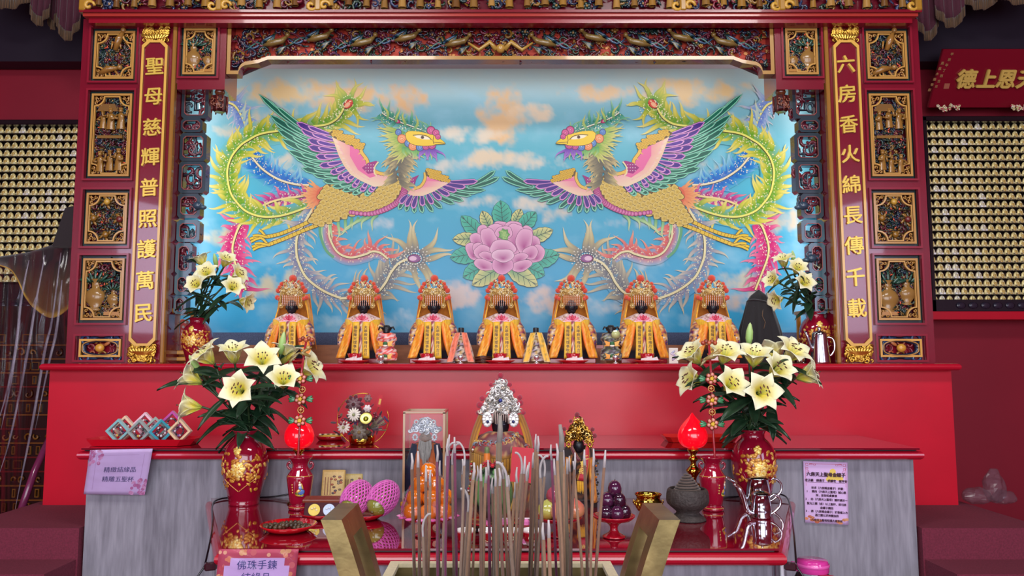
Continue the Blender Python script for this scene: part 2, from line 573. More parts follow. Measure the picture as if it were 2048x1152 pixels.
# ================================================================== carved relief generator
GOLD, DGOLD = 'c79a3c', '8f6526'
TEAL, NAVY, MAROON, GREEN, REDC = '173230', '1a2840', '4c101c', '1e3424', 'c8482e'
def front(Y):
    return lambda x, z, t: (x, Y + t, z)
def scroll(mb, x, z, r, a, turns, w, Y, col, dirn=1, n=10, sides=5):
    pts = []
    for i in range(n + 1):
        t = i / n
        rr = r * (1 - 0.85 * t)
        w_ = a + dirn * turns * 2 * pi * t
        pts.append((x + rr * cos(w_), Y - 0.3 * w * sin(pi * t), z + rr * sin(w_)))
    mb.tube(pts, [w * (0.55 + 0.45 * sin(pi * min(1, (i + 1) / (n + 1)))) for i in range(n + 1)], sides, col)
def leafy(mb, x, z, l, w, a, Y, col):
    R = Ry(-a)
    mb.ball((x, Y, z), (l, w * 0.5, w), 6, 4, col, R)
def mannikin(mb, x, z, h, Y, col, rng):
    """small carved robed figure in relief"""
    mb.lathe([(h * .20, 0), (h * .17, h * .3), (h * .15, h * .55), (h * .17, h * .68), (h * .06, h * .76)], 7, (x, Y, z), col, sy=.7)
    mb.ball((x, Y - h * .05, z + h * .84), h * .1, 7, 5, col)
    mb.box((x, Y - h * .02, z + h * .95), (h * .16, h * .12, h * .08), col)
    s = rng.choice((-1, 1))
    mb.tube([(x - s * h * .16, Y - h * .05, z + h * .66), (x - s * h * .24, Y - h * .16, z + h * .48), (x - s * h * .05, Y - h * .2, z + h * .45)], h * .055, 5, col)
    mb.tube([(x + s * h * .16, Y - h * .05, z + h * .66), (x + s * h * .3, Y - h * .14, z + h * .6), (x + s * h * .34, Y - h * .15, z + h * .85)], h * .05, 5, col)
def carve(mb, inside, x0, x1, z0, z1, Y, rng, n, size, pal, figs=()):
    for k in range(n):
        for _ in range(8):
            x, z = rng.uniform(x0, x1), rng.uniform(z0, z1)
            if inside(x, z):
                break
        else:
            continue
        q, c, a, y = rng.random(), rng.choice(pal), rng.uniform(0, 2 * pi), Y - rng.uniform(0, .014)
        r = size * rng.uniform(.6, 1.3)
        if q < .42:
            scroll(mb, x, z, r, a, rng.uniform(.6, 1.3), r * .26, y, c, rng.choice((-1, 1)), 8, 5)
        elif q < .72:
            for j in range(rng.randint(2, 4)):
                leafy(mb, x + j * r * .35 * cos(a), z + j * r * .35 * sin(a), r * .7, r * .2, a + rng.uniform(-.9, .9), y - .002 * j, c)
        elif q < .86:
            for j in range(5):
                w = a + j * 2 * pi / 5
                mb.ball((x + r * .4 * cos(w), y - .003, z + r * .4 * sin(w)), (r * .32, r * .2, r * .32), 6, 4, c)
            mb.ball((x, y - .008, z), r * .22, 6, 4, mix(c, 'd0a050', .5))
        else:
            p = [(x + r * 1.6 * (t - .5) * cos(a) - r * .35 * sin(6 * t) * sin(a), y, z + r * 1.6 * (t - .5) * sin(a) + r * .35 * sin(6 * t) * cos(a)) for t in (0, .2, .4, .6, .8, 1)]
            mb.tube(p, [r * .06, r * .14, r * .18, r * .16, r * .1, r * .03], 5, c)
    for x, z, h, c in figs:
        mannikin(mb, x, z, h, Y - .016, c, rng)

def lobed(x0, x1, z0, z1, c, n=6):
    """rectangle with scalloped corners, anticlockwise from lower left, 4*(n+1)+... points"""
    out = []
    for (cx, cz, a0) in ((x0, z0, pi / 2), (x1, z0, pi), (x1, z1, 3 * pi / 2), (x0, z1, 0)):
        # concave-convex: step, then quarter scallop
        q = arc_pts(cx, cz, c, a0, a0 - pi / 2, n)
        out += q
    return out
def rect_like(x0, x1, z0, z1, n=6):
    out = []
    for (cx, cz) in ((x0, z0), (x1, z0), (x1, z1), (x0, z1)):
        out += [(cx, cz)] * (n + 1)
    return out
def rectpx(us, v0, v1, Y):
    """world x range, z range of a panel given left/right px at mid height"""
    vm = (v0 + v1) / 2
    return PY(us[0], vm, Y).x, PY(us[1], vm, Y).x, PY(1001, v1, Y).z, PY(1001, v0, Y).z

YP = 3.45                                          # front of the piers
ZTOP = PY(1001, 38, YP).z

def carved_panel(parent, x0, x1, z0, z1, seed, kind, flip):
    """framed carved panel let into the pier: dark bevel, gold frame with fretted corners, carving"""
    rng = random.Random(seed)
    w, h = x1 - x0, z1 - z0
    fn = front(YP - .004)
    m = MB()
    t = .016
    # red moulding, dark bevel
    R4 = lambda a: [(x0 + a, z0 + a), (x1 - a, z0 + a), (x1 - a, z1 - a), (x0 + a, z1 - a)]
    m.ring(R4(0), R4(.009), front(YP - .012), .02, '8a1a2e')
    gap = .024
    m.ring(R4(.009), R4(gap), front(YP + .012), .01, '16302e' if not kind == 'squash' else '6e1226', '1c3a44')
    a = gap
    m.add([(x0 + a, YP + .032, z0 + a), (x1 - a, YP + .032, z0 + a), (x1 - a, YP + .032, z1 - a), (x0 + a, YP + .032, z1 - a)], [(0, 1, 2, 3)], '4a0c18' if kind != 'squash' else '93152c')
    p = build(m, 'carved_panel', 'lacquer', parent)
    g = MB()
    o = gap - .002
    gx0, gx1, gz0, gz1 = x0 + o, x1 - o, z0 + o, z1 - o
    if kind != 'squash':
        g.ring(R4(o), R4(o + .010), front(YP - .002), .016, 'bb8a46', '8a6430')
        c = min(w, h) * .19
        i0 = o + .012
        op = lobed(x0 + i0, x1 - i0, z0 + i0, z1 - i0, c)
        ip = lobed(x0 + i0 + .005, x1 - i0 - .005, z0 + i0 + .005, z1 - i0 - .005, c)
        g.ring(op, ip, front(YP + .0), .012, 'c8984e')
        for (cx, cz, ax, az) in ((x0 + i0, z0 + i0, 1, 1), (x1 - i0, z0 + i0, -1, 1), (x1 - i0, z1 - i0, -1, -1), (x0 + i0, z1 - i0, 1, -1)):
            for (dx, dz, r, dr) in ((.30, .30, .26, 1), (.68, .2, .2, -1), (.2, .68, .2, 1), (.12, .12, .14, -1)):
                scroll(g, cx + ax * dx * c, cz + az * dz * c, r * c, rng.uniform(0, 6), 1.1, c * .085, YP + .006, 'b07e3c', dr * ax * az, 8, 4)
        build(g, 'gilt_frame', 'lacquer', p)
        cx, cz, rx, rz = (x0 + x1) / 2, (z0 + z1) / 2, w / 2 - o - .02, h / 2 - o - .02
        def inside(x, z):
            dx, dz = abs(x - cx), abs(z - cz)
            return dx < rx and dz < rz and (dx - rx) ** 2 + (dz - rz) ** 2 > (c * .9) ** 2
        k = MB()
        pal = [TEAL, TEAL, NAVY, MAROON, MAROON, GREEN, '2e2214', '74521f', '5e1a26']
        figs = []
        if kind == 'people':
            zz = z0 + .04
            for row in range(2 if h > .25 else 1):
                hh = h * (.22 if h > .25 else .4)
                for q in range(3):
                    figs.append((cx + (q - 1) * w * .19 + rng.uniform(-.004, .004), zz + rng.uniform(0, .012), hh * rng.uniform(.85, 1.1), '94692f'))
                zz += h * .46
            if h > .25:
                k.prism([(cx - w * .3, z1 - h * .24), (cx + w * .12, z1 - h * .24), (cx + w * .05, z1 - h * .16), (cx - w * .22, z1 - h * .16)], front(YP + .004), .02, '7e5a30')
                k.box((cx - w * .02, YP + .012, cz - h * .02), (w * .5, .02, h * .03), '84602e')
        carve(k, inside, x0, x1, z0, z1, YP + .026, rng, int(120 * w * h / .03) + 40, .017, pal, [])
        # red paper seen between the carving
        for q in range(9):
            x, z = rng.uniform(cx - rx, cx + rx), rng.uniform(cz - rz, cz + rz)
            if inside(x, z):
                leafy(k, x, z, .008, .003, rng.uniform(0, 3), YP + .004, 'd8502e')
        for x, z, hh, c_ in figs:
            mannikin(k, x, z, hh, YP + .008, c_, rng)
        if kind == 'vase' or kind == 'vases':
            sx = -1 if flip else 1
            for (ux, uz, s_) in (((-.17 * sx, -.30, 1.0), (.18 * sx, -.26, .62)) if kind == 'vase' else ((.17 * sx, -.32, 1.0), (-.2 * sx, -.22, .8))):
                R = .17 * w * s_ * 1.15
                X, Z = cx + ux * w, cz + uz * h
                k.lathe([(R * .5, 0), (R * .6, R * .15), (R * .4, R * .3), (R * .95, R * 1.0), (R * 1.05, R * 1.5), (R * .8, R * 2.0), (R * .4, R * 2.3), (R * .42, R * 2.9), (R * .62, R * 3.2)], 12, (X, YP + .016, Z), '97703a', sy=.6)
                for j in range(7):
                    leafy(k, X + (j - 3) * R * .42, Z + R * (3.6 - abs(j - 3) * .18), R * .7, R * .16, pi / 2 - (j - 3) * .42, YP + .006, '1d4a3a')
            k.box((cx + .18 * sx * w, YP + .012, cz - h * .34), (w * .3, .02, h * .05), 'b07a38')
        if kind == 'beast':
            for (ux, uz, a_) in ((.08, .24, 1.2), (-.1, -.28, .3)):
                X, Z = cx + ux * w, cz + uz * h
                k.tube([(X - .045 * cos(a_), YP + .004, Z - .045 * sin(a_)), (X, YP - .002, Z + .008), (X + .05 * cos(a_), YP + .002, Z + .05 * sin(a_))], [.010, .017, .007], 7, '96692f')
                k.ball((X + .055 * cos(a_), YP - .002, Z + .055 * sin(a_)), .013, 7, 5, '9c7238')
                for e in (-.03, .0, .03):
                    k.tube([(X + e, YP + .004, Z), (X + e * 1.5 + .01, YP + .004, Z - .035)], [.006, .003], 5, 'a87636')
        if kind == 'medallions':
            for (ux, uz, ch) in ((0, .27, GOLD), (-.25, 0, DGOLD), (.26, -.02, '6e2a28'), (0, -.27, DGOLD)):
                X, Z = cx + ux * w, cz + uz * h
                for j in range(9):
                    w_ = j * 2 * pi / 9
                    leafy(k, X + .022 * cos(w_), Z + .022 * sin(w_), .016, .006, w_ + .5, YP + .006, DGOLD if j % 2 else '4a3a20')
                k.ball((X, YP, Z), (.015, .012, .015), 8, 6, ch)
            for dz in (-.2, .13):
                k.tube([(cx - rx, YP + .002, cz + dz * h), (cx + rx, YP + .002, cz + dz * h)], .0022, 4, '2a2620')
        build(k, 'carving', 'lacquer', p)
    else:
        g.ring(R4(o), R4(o + .009), front(YP - .002), .016, 'd8a24e', 'a87a2a')
        build(g, 'gilt_frame', 'lacquer', p)
        k = MB()
        cx, cz = (x0 + x1) / 2, (z0 + z1) / 2
        rx, rz = w * .36, h * .30
        pts = [(cx + rx * cos(a_) * (1 - .06 * cos(4 * a_)), YP + .012, cz + rz * sin(a_)) for a_ in [2 * pi * i / 40 for i in range(41)]]
        k.tube(pts, .012, 6, NAVY)
        k.tube([(a_[0], YP - .001, cz + (a_[2] - cz) * .93) for a_ in pts], .003, 5, 'b98a4a')
        for s_ in (-1, 1):
            for sz in (-1, 1):
                scroll(k, cx + s_ * rx * .8, cz + sz * rz * 1.1, .026, rng.uniform(0, 6), 1.2, .008, YP + .008, '24436a', s_ * sz)
                leafy(k, cx + s_ * rx * .4, cz + sz * rz * 1.15, .03, .010, 0, YP + .008, '1f3a5a')
        sx = -1 if flip else 1
        k.ball((cx - .004 * sx, YP + .006, cz), (.021, .016, .019), 12, 8, 'd39a3a')
        for j in range(7):
            a_ = .5 + j * .85
            scroll(k, cx + .05 * cos(a_), cz + .034 * sin(a_), .022, a_ + 2, 1.0, .0055, YP + .016, ['7a2028', '9a4a2c', 'a0702c'][j % 3], 1 if j % 2 else -1)
        leafy(k, cx + .03 * sx, cz + .02, .022, .008, .6 * sx, YP + .006, 'b26a3a')
        build(k, 'carving', 'lacquer', p)
    return p

# ------------------------------------------------------------------ mural: painted in photo coordinates on the niche wall
YM = 3.90
ROWS = [((178, 278), 53, 167, 'beast'), ((172, 275), 178, 362, 'people'), ((165, 265), 376, 497, 'medallions'), ((152, 256), 507, 650, 'vase'), ((146, 246), 668, 724, 'squash')]
PIERS = []
XO = -PY(148, 400, YP).x                            # outer edge of the pier
XI = -PY(341, 400, YP).x                            # inner edge of the couplet strip
XB = -PY(452, 100, YP).x                            # inner edge of the top beam part
ZB = PY(1001, 158, YP).z
for s, side in ((-1, 'left'), (1, 'right')):
    pier = thing('carved_pier', (s * (XO + XI) / 2, YP + .08, ZL), 'red pier with gilt carved panels %s' % ('beside the plastic-covered canopy' if s < 0 else 'below the red horizontal plaque'), 'altar pier', kind='thing')
    m = MB()
    # stiles and rails around the panel openings
    def sb(xa, xb, za, zb, y0=0.0, d=.16):
        xa, xb = sorted((s * xa, s * xb))
        m.box(((xa + xb) / 2, YP + y0 + d / 2, (za + zb) / 2), (xb - xa, d, zb - za))
    rects = []
    for us, v0, v1, kind in ROWS:
        xa, xb_, za, zb = rectpx(us, v0, v1, YP)
        rects.append((-xb_, -xa, max(za, ZL + .006), zb, kind))
    pxi = sum(r[0] for r in rects) / 5
    pxo = sum(r[1] for r in rects) / 5
    rects = [(pxi, pxo) + r[2:] for r in rects]
    sb(pxo, XO, ZL, ZTOP)
    sb(XI, pxi, ZL, ZTOP)
    zs = [ZTOP] + [z_ for r in rects for z_ in (r[3], r[2])] + [ZL]
    for a_, b_ in zip(zs[0::2], zs[1::2]):
        sb(pxi, pxo, b_, a_)
    sb(pxi, pxo, ZL, ZTOP, .045, .115)
    # inner upper piece with its own panel
    xa, xb_, za, zb = rectpx((357, 440), 48, 158, YP)
    ia, ib = -xb_, -xa
    sb(ib, XI, za - .02, ZTOP)
    sb(XB, ia, za - .05, ZTOP)
    sb(ia, ib, zb, ZTOP)
    sb(ia, ib, za - .05, za)
    sb(ia, ib, za, zb, .045, .115)
    build(m, 'pier_body', 'red_wood', pier)
    for i, r in enumerate(rects):
        xa, xb2 = sorted((s * r[0], s * r[1]))
        kk = r[4] if not (r[4] == 'vase' and s > 0) else 'vases'
        carved_panel(pier, xa, xb2, r[2], r[3], 10 * i + (s > 0), kk, s > 0)
    xa, xb2 = sorted((s * ia, s * ib))
    carved_panel(pier, xa, xb2, za, zb, 77 + s, 'vase', s > 0)
    m = MB()
    X = s * (XI + .004)
    m.box((X, YP - .004, (ZL + ZTOP) / 2), (.018, .03, ZTOP - ZL), '9a6a2c', bev=.004)
    build(m, 'gilt_edge', 'lacquer', pier)
    # ---- couplet board
    zt, zb_ = PY(1001, 84, YP).z, PY(1001, 692, YP).z
    xc = s * -PY(300.5, 400, YP).x
    hw = .0595
    cpl = thing('couplet_board', (xc, YP - .01, zb_), ('tall red board with gold characters 聖母慈輝普照護萬民 on the pier nearer the canopy' if s < 0 else 'tall red board with gold characters 六房香火綿長傳千載 on the pier nearer the plaque'), 'couplet board')
    m = MB()
    cc = .025
    oct_ = lambda e: [(xc - hw + e + cc, zb_ + e), (xc + hw - e - cc, zb_ + e), (xc + hw - e, zb_ + e + cc), (xc + hw - e, zt - e - cc), (xc + hw - e - cc, zt - e), (xc - hw + e + cc, zt - e), (xc - hw + e, zt - e - cc), (xc - hw + e, zb_ + e + cc)]
    m.prism(oct_(.006), front(YP - .014), .012)
    build(m, 'board', 'red_wood', cpl)
    m = MB()
    m.ring(oct_(0), oct_(.011), front(YP - .022), .020, 'e0b052', 'a57a30')
    build(m, 'gilt_frame', 'lacquer', cpl)
    if s < 0:
        L = [('聖', 317, 133), ('母', 315, 193), ('慈', 311, 255), ('輝', 306, 314), ('普', 304, 375), ('照', 301, 437), ('護', 299, 498), ('萬', 294, 561), ('民', 290, 625)]
    else:
        L = [('六', 1680, 129), ('房', 1685, 188), ('香', 1687, 249), ('火', 1692, 308), ('綿', 1693, 369), ('長', 1697, 430), ('傳', 1700, 491), ('千', 1702, 554), ('載', 1706, 616)]
    for ch, u, v in L:
        p = PY(u, v, YP - .014)
        m = MB()
        write(m, ch, (xc + (p.x - xc) * .15, p.y, p.z), (1, 0, .07), (-.03, 0, 1), .088, 'f2cf5c', .004, .016)
        build(m, 'gold_character', 'letter_gold', cpl)
    for top in (True, False):
        m = MB()
        rng = random.Random(5)
        za, zb3 = (zt - .004, PY(1001, 40, 3.36).z - .003) if top else (ZL + .004, zb_ + .004)
        zc, hh = (za + zb3) / 2, (zb3 - za) / 2
        m.box((xc, YP - .006, zc), (hw * 1.5, .012, hh * 1.7), 'b5862e')
        for i in range(60):
            x, z = rng.uniform(-1, 1), rng.uniform(-1, 1)
            for q in (-1, 1):
                scroll(m, xc + q * abs(x) * hw * .92, zc + z * hh * .86, rng.uniform(.008, .016), rng.uniform(0, 6), .9, .004, YP - .016, 'd8ac48', q, 6, 4)
        if not top:
            m.lathe([(hw * .4, -hh * .9), (hw * .3, -hh * .6), (hw * .25, -hh * .3), (hw * .85, hh * .1), (hw * .9, hh * .3)], 12, (xc, YP - .01, zc), 'e0b450', sy=.4)
        for i in range(9):
            leafy(m, xc + (i - 4) * hw * .2, zc + hh * (.35 if not top else -.3), .02, .007, pi / 2 - (i - 4) * .25, YP - .02, 'e2b954')
        build(m, 'gilt_finial', 'gilt', cpl)
    PIERS.append(pier)

# ------------------------------------------------------------------ carved header band and upper frieze
hd = thing('carved_header', (0, YP + .08, PY(1001, 118, YP).z), 'openwork header band of carved phoenixes over the mural', 'carved header', kind='thing')
Yh = YP + .02
zt, zb_ = PY(1001, 43, Yh).z, PY(1001, 121, Yh).z
zc_ = PY(1001, 150, Yh).z
xL = XB - .002
def lower_edge(e):
    """underside of the header: straight with stepped scallops falling at the ends"""
    zb2, zc2 = zb_ + e, zc_ + e
    h = zb2 - zc2
    half = []
    half += [(xL - e, zc2), (xL - .055, zc2)]
    half += arc_pts(xL - .055 - .045, zc2 + .0, .045, 0, pi / 2, 5)[1:]
    half += arc_pts(xL - .155, zc2 + .045 + .0, .055, 0.0, pi / 2, 5)[1:] if False else []
    half += [(xL - .145, zc2 + h * .75), (xL - .19, zb2)]
    return [(-x, z) for x, z in half] + [(x, z) for x, z in half[::-1]]
lo = lower_edge(0)
li = lower_edge(.017)
outer = [(-xL, zt)] + lo + [(xL, zt)]
inner = [(-xL + .017, zt - .014)] + li + [(xL - .017, zt - .014)]
m = MB()
m.ring(outer, inner, front(Yh - .012), .06, 'b08440', '7e1226')
build(m, 'gilt_frame', 'lacquer', hd)
m = MB()
m.box((0, Yh + .05, (zt + zb_) / 2), (2 * xL - .02, .006, zt - zb_ - .01), 'c03a24')
for s in (-1, 1):
    m.prism([(s * xL, zc_ + .015), (s * (xL - .055), zc_ + .015), (s * (xL - .19), zb_ + .006), (s * xL, zb_ + .006)][::s], front(Yh + .046), .006, '3a1a20')
rng = random.Random(3)
for k in range(170):                                # orange paper glimpsed through the openwork
    x, z = rng.uniform(-xL + .03, xL - .03), rng.uniform(zb_ + .02, zt - .025)
    leafy(m, x, z, rng.uniform(.008, .018), rng.uniform(.006, .011), rng.uniform(0, 3), Yh + .045, 'f0a060' if z < (zt + zb_) / 2 - .01 else 'd2452e')
build(m, 'backing_board', 'paint', hd)
m = MB()
inz = lambda x, z: zb_ + .02 < z < zt - .02 or (abs(x) > xL - .14 and zc_ + .03 + max(0, (xL - abs(x) - .05)) * .6 < z < zt - .02)
carve(m, inz, -xL + .02, xL - .02, zc_, zt, Yh + .03, rng, 800, .023, [TEAL, NAVY, MAROON, MAROON, '6e1c30', GREEN, '3c2430', DGOLD, '54304a'])
for q in range(10):                                 # ten phoenixes, facing the centre pair of dragons
    s = -1 if q < 5 else 1
    i = q % 5
    X = s * (.23 + .205 * i) if i else s * .2
    Z = (zt + zb_) / 2 + (.012 if i % 2 else -.012)
    m.tube([(X + s * .06, Yh + .01, Z - .006), (X + s * .02, Yh, Z), (X - s * .03, Yh, Z + .012), (X - s * .05, Yh + .004, Z + .035)], [.006, .016, .014, .007], 7, '7c6434')
    m.ball((X - s * .055, Yh, Z + .042), .012, 7, 5, '8c7038')
    for j in range(5):
        leafy(m, X + s * (.01 + j * .006), Z + .03 - j * .002, .034, .006, pi / 2 + s * (.3 + j * .2), Yh - .002 * j, ['1f5046', '2a4a62', '9a7a3a'][j % 3])
        leafy(m, X - s * .03, Z - .022 - j * .003, .032, .006, -s * (.3 + j * .16), Yh - .002, ['1f4046', '6a5a2c', '24405a'][j % 3])
    for j in range(3):
        pp = [(X + s * (.05 + .02 * t), Yh + .012, Z + .02 * sin(t * .9 + j * 2) + (j - 1) * .012) for t in range(6)]
        m.tube(pp, [.006, .006, .006, .005, .004, .002], 5, ['2c5a52', '31506e', '6a2a3a'][j])
for s in (-1, 1):
    m.tube([(s * .02, Yh - .002, zb_ + .05), (s * .05, Yh - .01, zb_ + .085), (s * .1, Yh, zb_ + .05), (s * .15, Yh, zb_ + .085)], [.014, .012, .01, .005], 7, 'b08a3e')
m.ball((0, Yh - .004, zb_ + .055), .022, 10, 6, 'b98f44')
build(m, 'carving', 'lacquer', hd)

YF = 3.36
fz = thing('carved_frieze', (0, YF + .1, PY(1001, 38, YF).z), 'topmost carved frieze with tiny gilt figures under the upper edge of the photo', 'carved frieze', kind='thing')
z0 = PY(1001, 40, YF).z
xw = -PY(158, 20, YF).x
m = MB()
for (dy, dz, hh, c_) in ((.03, 0, .024, '8a1024'), (.012, .024, .014, 'a8352c'), (.0, .038, .012, '7c0f22')):
    m.box((0, YF + dy / 2 + .042, z0 + dz + hh / 2), (2 * xw - 2 * dy, .084 - dy, hh), c_)
m.box((0, YF + .062, z0 + .26), (2 * xw, .044, .42), '5e0e1e')
build(m, 'frieze_body', 'lacquer', fz)
m = MB()
zf = z0 + .055
rng = random.Random(8)
carve(m, lambda x, z: True, -xw + .03, xw - .03, zf + .01, zf + .13, YF + .03, rng, 640, .025, [TEAL, NAVY, MAROON, GREEN, '2c3a5e', DGOLD, '7a2032', '8a6428'])
for k in range(46):
    X = -xw + .08 + k * (2 * xw - .16) / 45
    mannikin(m, X, zf + rng.uniform(.005, .02), .1 * rng.uniform(.8, 1.1), YF + .014, rng.choice(['9a7030', '8a6430', 'a87e40', '704a24']), rng)
for X in (-xw + .012, -.83, .83, xw - .012, -1.28, 1.28):
    m.box((X, YF + .02, zf + .09), (.03, .05, .2), 'a87a2a', bev=.006)
    for q in (-1, 1):
        if abs(X + q * .03) < xw:
            scroll(m, X + q * .03, zf + .015, .026, 0, 1.0, .010, YF + .005, 'd0a040', q)
build(m, 'carving', 'lacquer', fz)
# ------------------------------------------------------------------ mural of two phoenixes and a peony
MUR = MB()
_lay = [0]
def fbm(u, v, s):
    return noise.fractal(Vector((u / s, v / s, 3.7)), 0.9, 2.0, 5)
CLOUDS = [(565, 185, 95, 20, 'f2cf98', .9), (690, 196, 60, 26, 'f4c488', 1.0), (805, 196, 40, 26, 'f0c08a', 1.0), (560, 228, 60, 12, 'd9cdb4', .6),
          (1000, 232, 36, 46, 'f3c794', 1.3), (950, 268, 45, 14, 'e9dcc6', .9), (1075, 228, 46, 15, 'efd7b8', .9), (1005, 315, 58, 16, 'f0d9b8', 1.0), (1070, 325, 50, 12, 'e8dcc8', .8), (905, 332, 36, 12, 'dcd8cc', .8),
          (1200, 186, 60, 14, 'f0c99a', .9), (1395, 184, 85, 22, 'f5d09a', 1.0), (1440, 240, 50, 12, 'd5d2c4', .6), (470, 262, 30, 14, 'e2cdae', .8),
          (958, 402, 46, 12, 'e6dccb', .9), (1068, 405, 36, 14, 'e6dccb', .9), (1108, 430, 22, 16, 'e6d6c0', .8), (565, 330, 36, 16, 'd8cfba', .7), (1440, 330, 40, 16, 'd8cfba', .7),
          (560, 572, 60, 24, 'd9cfae', 1.0), (450, 470, 30, 16, 'd8caa6', .8), (920, 592, 38, 22, 'e9d4cc', 1.1), (1085, 598, 36, 20, 'e9d2c6', 1.1), (800, 640, 50, 14, 'bcd6e8', .8), (1210, 612, 46, 14, 'c6d6e0', .8),
          (1480, 560, 36, 16, 'd8cdb8', .8), (1500, 600, 46, 18, 'd6c0b2', .8), (760, 447, 36, 9, 'c9d6dc', .7), (1270, 445, 40, 9, 'cdd6da', .7), (1560, 440, 36, 20, 'e0c8a8', .9), (1300, 528, 40, 9, 'cfd8de', .6), (660, 640, 40, 10, 'a9d4ea', .6), (1380, 640, 40, 10, 'a9d4ea', .6)]
CLOUDS = [(a, b, c_, d, C(e), f) for a, b, c_, d, e, f in CLOUDS]
_sk = {}
def sky(u, v):
    k = (round(u), round(v))
    if k in _sk:
        return _sk[k]
    stops = [(130, 'c6d6d2'), (165, 'b9d2d2'), (215, '8cc0cc'), (300, '6cbaca'), (400, '60b6d0'), (520, '58b0d6'), (668, '58b0e0')]
    for (a, ca), (b, cb) in zip(stops, stops[1:]):
        if v <= b or b == 668:
            c = mix(ca, cb, max(0, min(1, (v - a) / (b - a))))
            break
    n = fbm(u, v * 1.6, 60.0)
    c = mix(c, 'a9d6e6', max(0, min(.5, .5 * n)))
    for cx, cy, rx, ry, cc, st in CLOUDS:
        d = ((u - cx) / rx) ** 2 + ((v - cy) / ry) ** 2
        if d < 3:
            t = st * (1.15 - d * .5) + .9 * fbm(u + cx, v + cy, 26.0) - .25
            c = mix(c, cc, max(0, min(.92, t)))
    _sk[k] = c
    return c
def MP(u, v, k=0.0):
    p = PY(u, v, YM)
    return Vector((p.x, p.y - k, p.z))
# backing sky
U0, U1, V0, V1, STEP = 330, 1672, 134, 670, 4
nu, nv = (U1 - U0) // STEP, (V1 - V0) // STEP
vs, cs = [], []
for j in range(nv + 1):
    for i in range(nu + 1):
        u, v = U0 + i * STEP, V0 + j * STEP
        vs.append(MP(u, v))
        cs.append(sky(u, v))
fs = [(j * (nu + 1) + i, (j + 1) * (nu + 1) + i, (j + 1) * (nu + 1) + i + 1, j * (nu + 1) + i + 1) for j in range(nv) for i in range(nu)]
MUR.add(vs, fs, cols=cs)
n0 = len(vs)

SHAPES = []
def shp(pts, faces, cols):
    SHAPES.append((pts, faces, cols))
def poly(pts, col):
    tri = tessellate_polygon([[Vector((x, y, 0)) for x, y in pts]])
    shp(pts, [tuple(t) for t in tri], [col] * len(pts) if not isinstance(col, list) else col)
def fan(c, pts, ccol, ecol):
    n = len(pts)
    shp([c] + list(pts), [(0, i + 1, (i + 1) % n + 1) for i in range(n)], [ccol] + [ecol] * n)
def ribbon(pts, ws, cols, edge=None):
    """pts 2-D line, ws half widths, cols per point; edge: per point edge colour (None = same)"""
    n = len(pts)
    P, K, Fc = [], [], []
    for i in range(n):
        a, b = pts[max(i - 1, 0)], pts[min(i + 1, n - 1)]
        dx, dy = b[0] - a[0], b[1] - a[1]
        l = math.hypot(dx, dy) or 1
        w = ws[i] if isinstance(ws, list) else ws
        nx, ny = -dy / l * w, dx / l * w
        e = edge[i] if edge else cols[i]
        P += [(pts[i][0] + nx, pts[i][1] + ny), pts[i], (pts[i][0] - nx, pts[i][1] - ny)]
        K += [e, cols[i], e]
    for i in range(n - 1):
        q = i * 3
        Fc += [(q, q + 1, q + 4, q + 3), (q + 1, q + 2, q + 5, q + 4)]
    shp(P, Fc, K)
def line(pts, w, col):
    ribbon(pts, w, [col] * len(pts))
def dot(c, r, col, n=7, sy=1.0, ecol=None):
    fan(c, [(c[0] + r * cos(2 * pi * i / n), c[1] + r * sy * sin(2 * pi * i / n)) for i in range(n)], col, ecol or col)
def flame(b, d, L, w, core, midc, tip, amp, ph=0.0, n=9):
    px, py = -d[1], d[0]
    pts, ws, cs = [], [], []
    for i in range(n + 1):
        t = i / n
        o = amp * (sin(ph + 4.6 * t) - sin(ph)) * (.4 + .6 * t)
        pts.append((b[0] + d[0] * L * t + px * o, b[1] + d[1] * L * t + py * o))
        ws.append(w * (1 - t) ** .75 * (.75 + .5 * sin(pi * t)))
        cs.append(mix(core, midc, t / .42) if t < .42 else mix(midc, tip, (t - .42) / .58))
    ribbon(pts, ws, cs, [mix(c, core, .35) for c in cs])
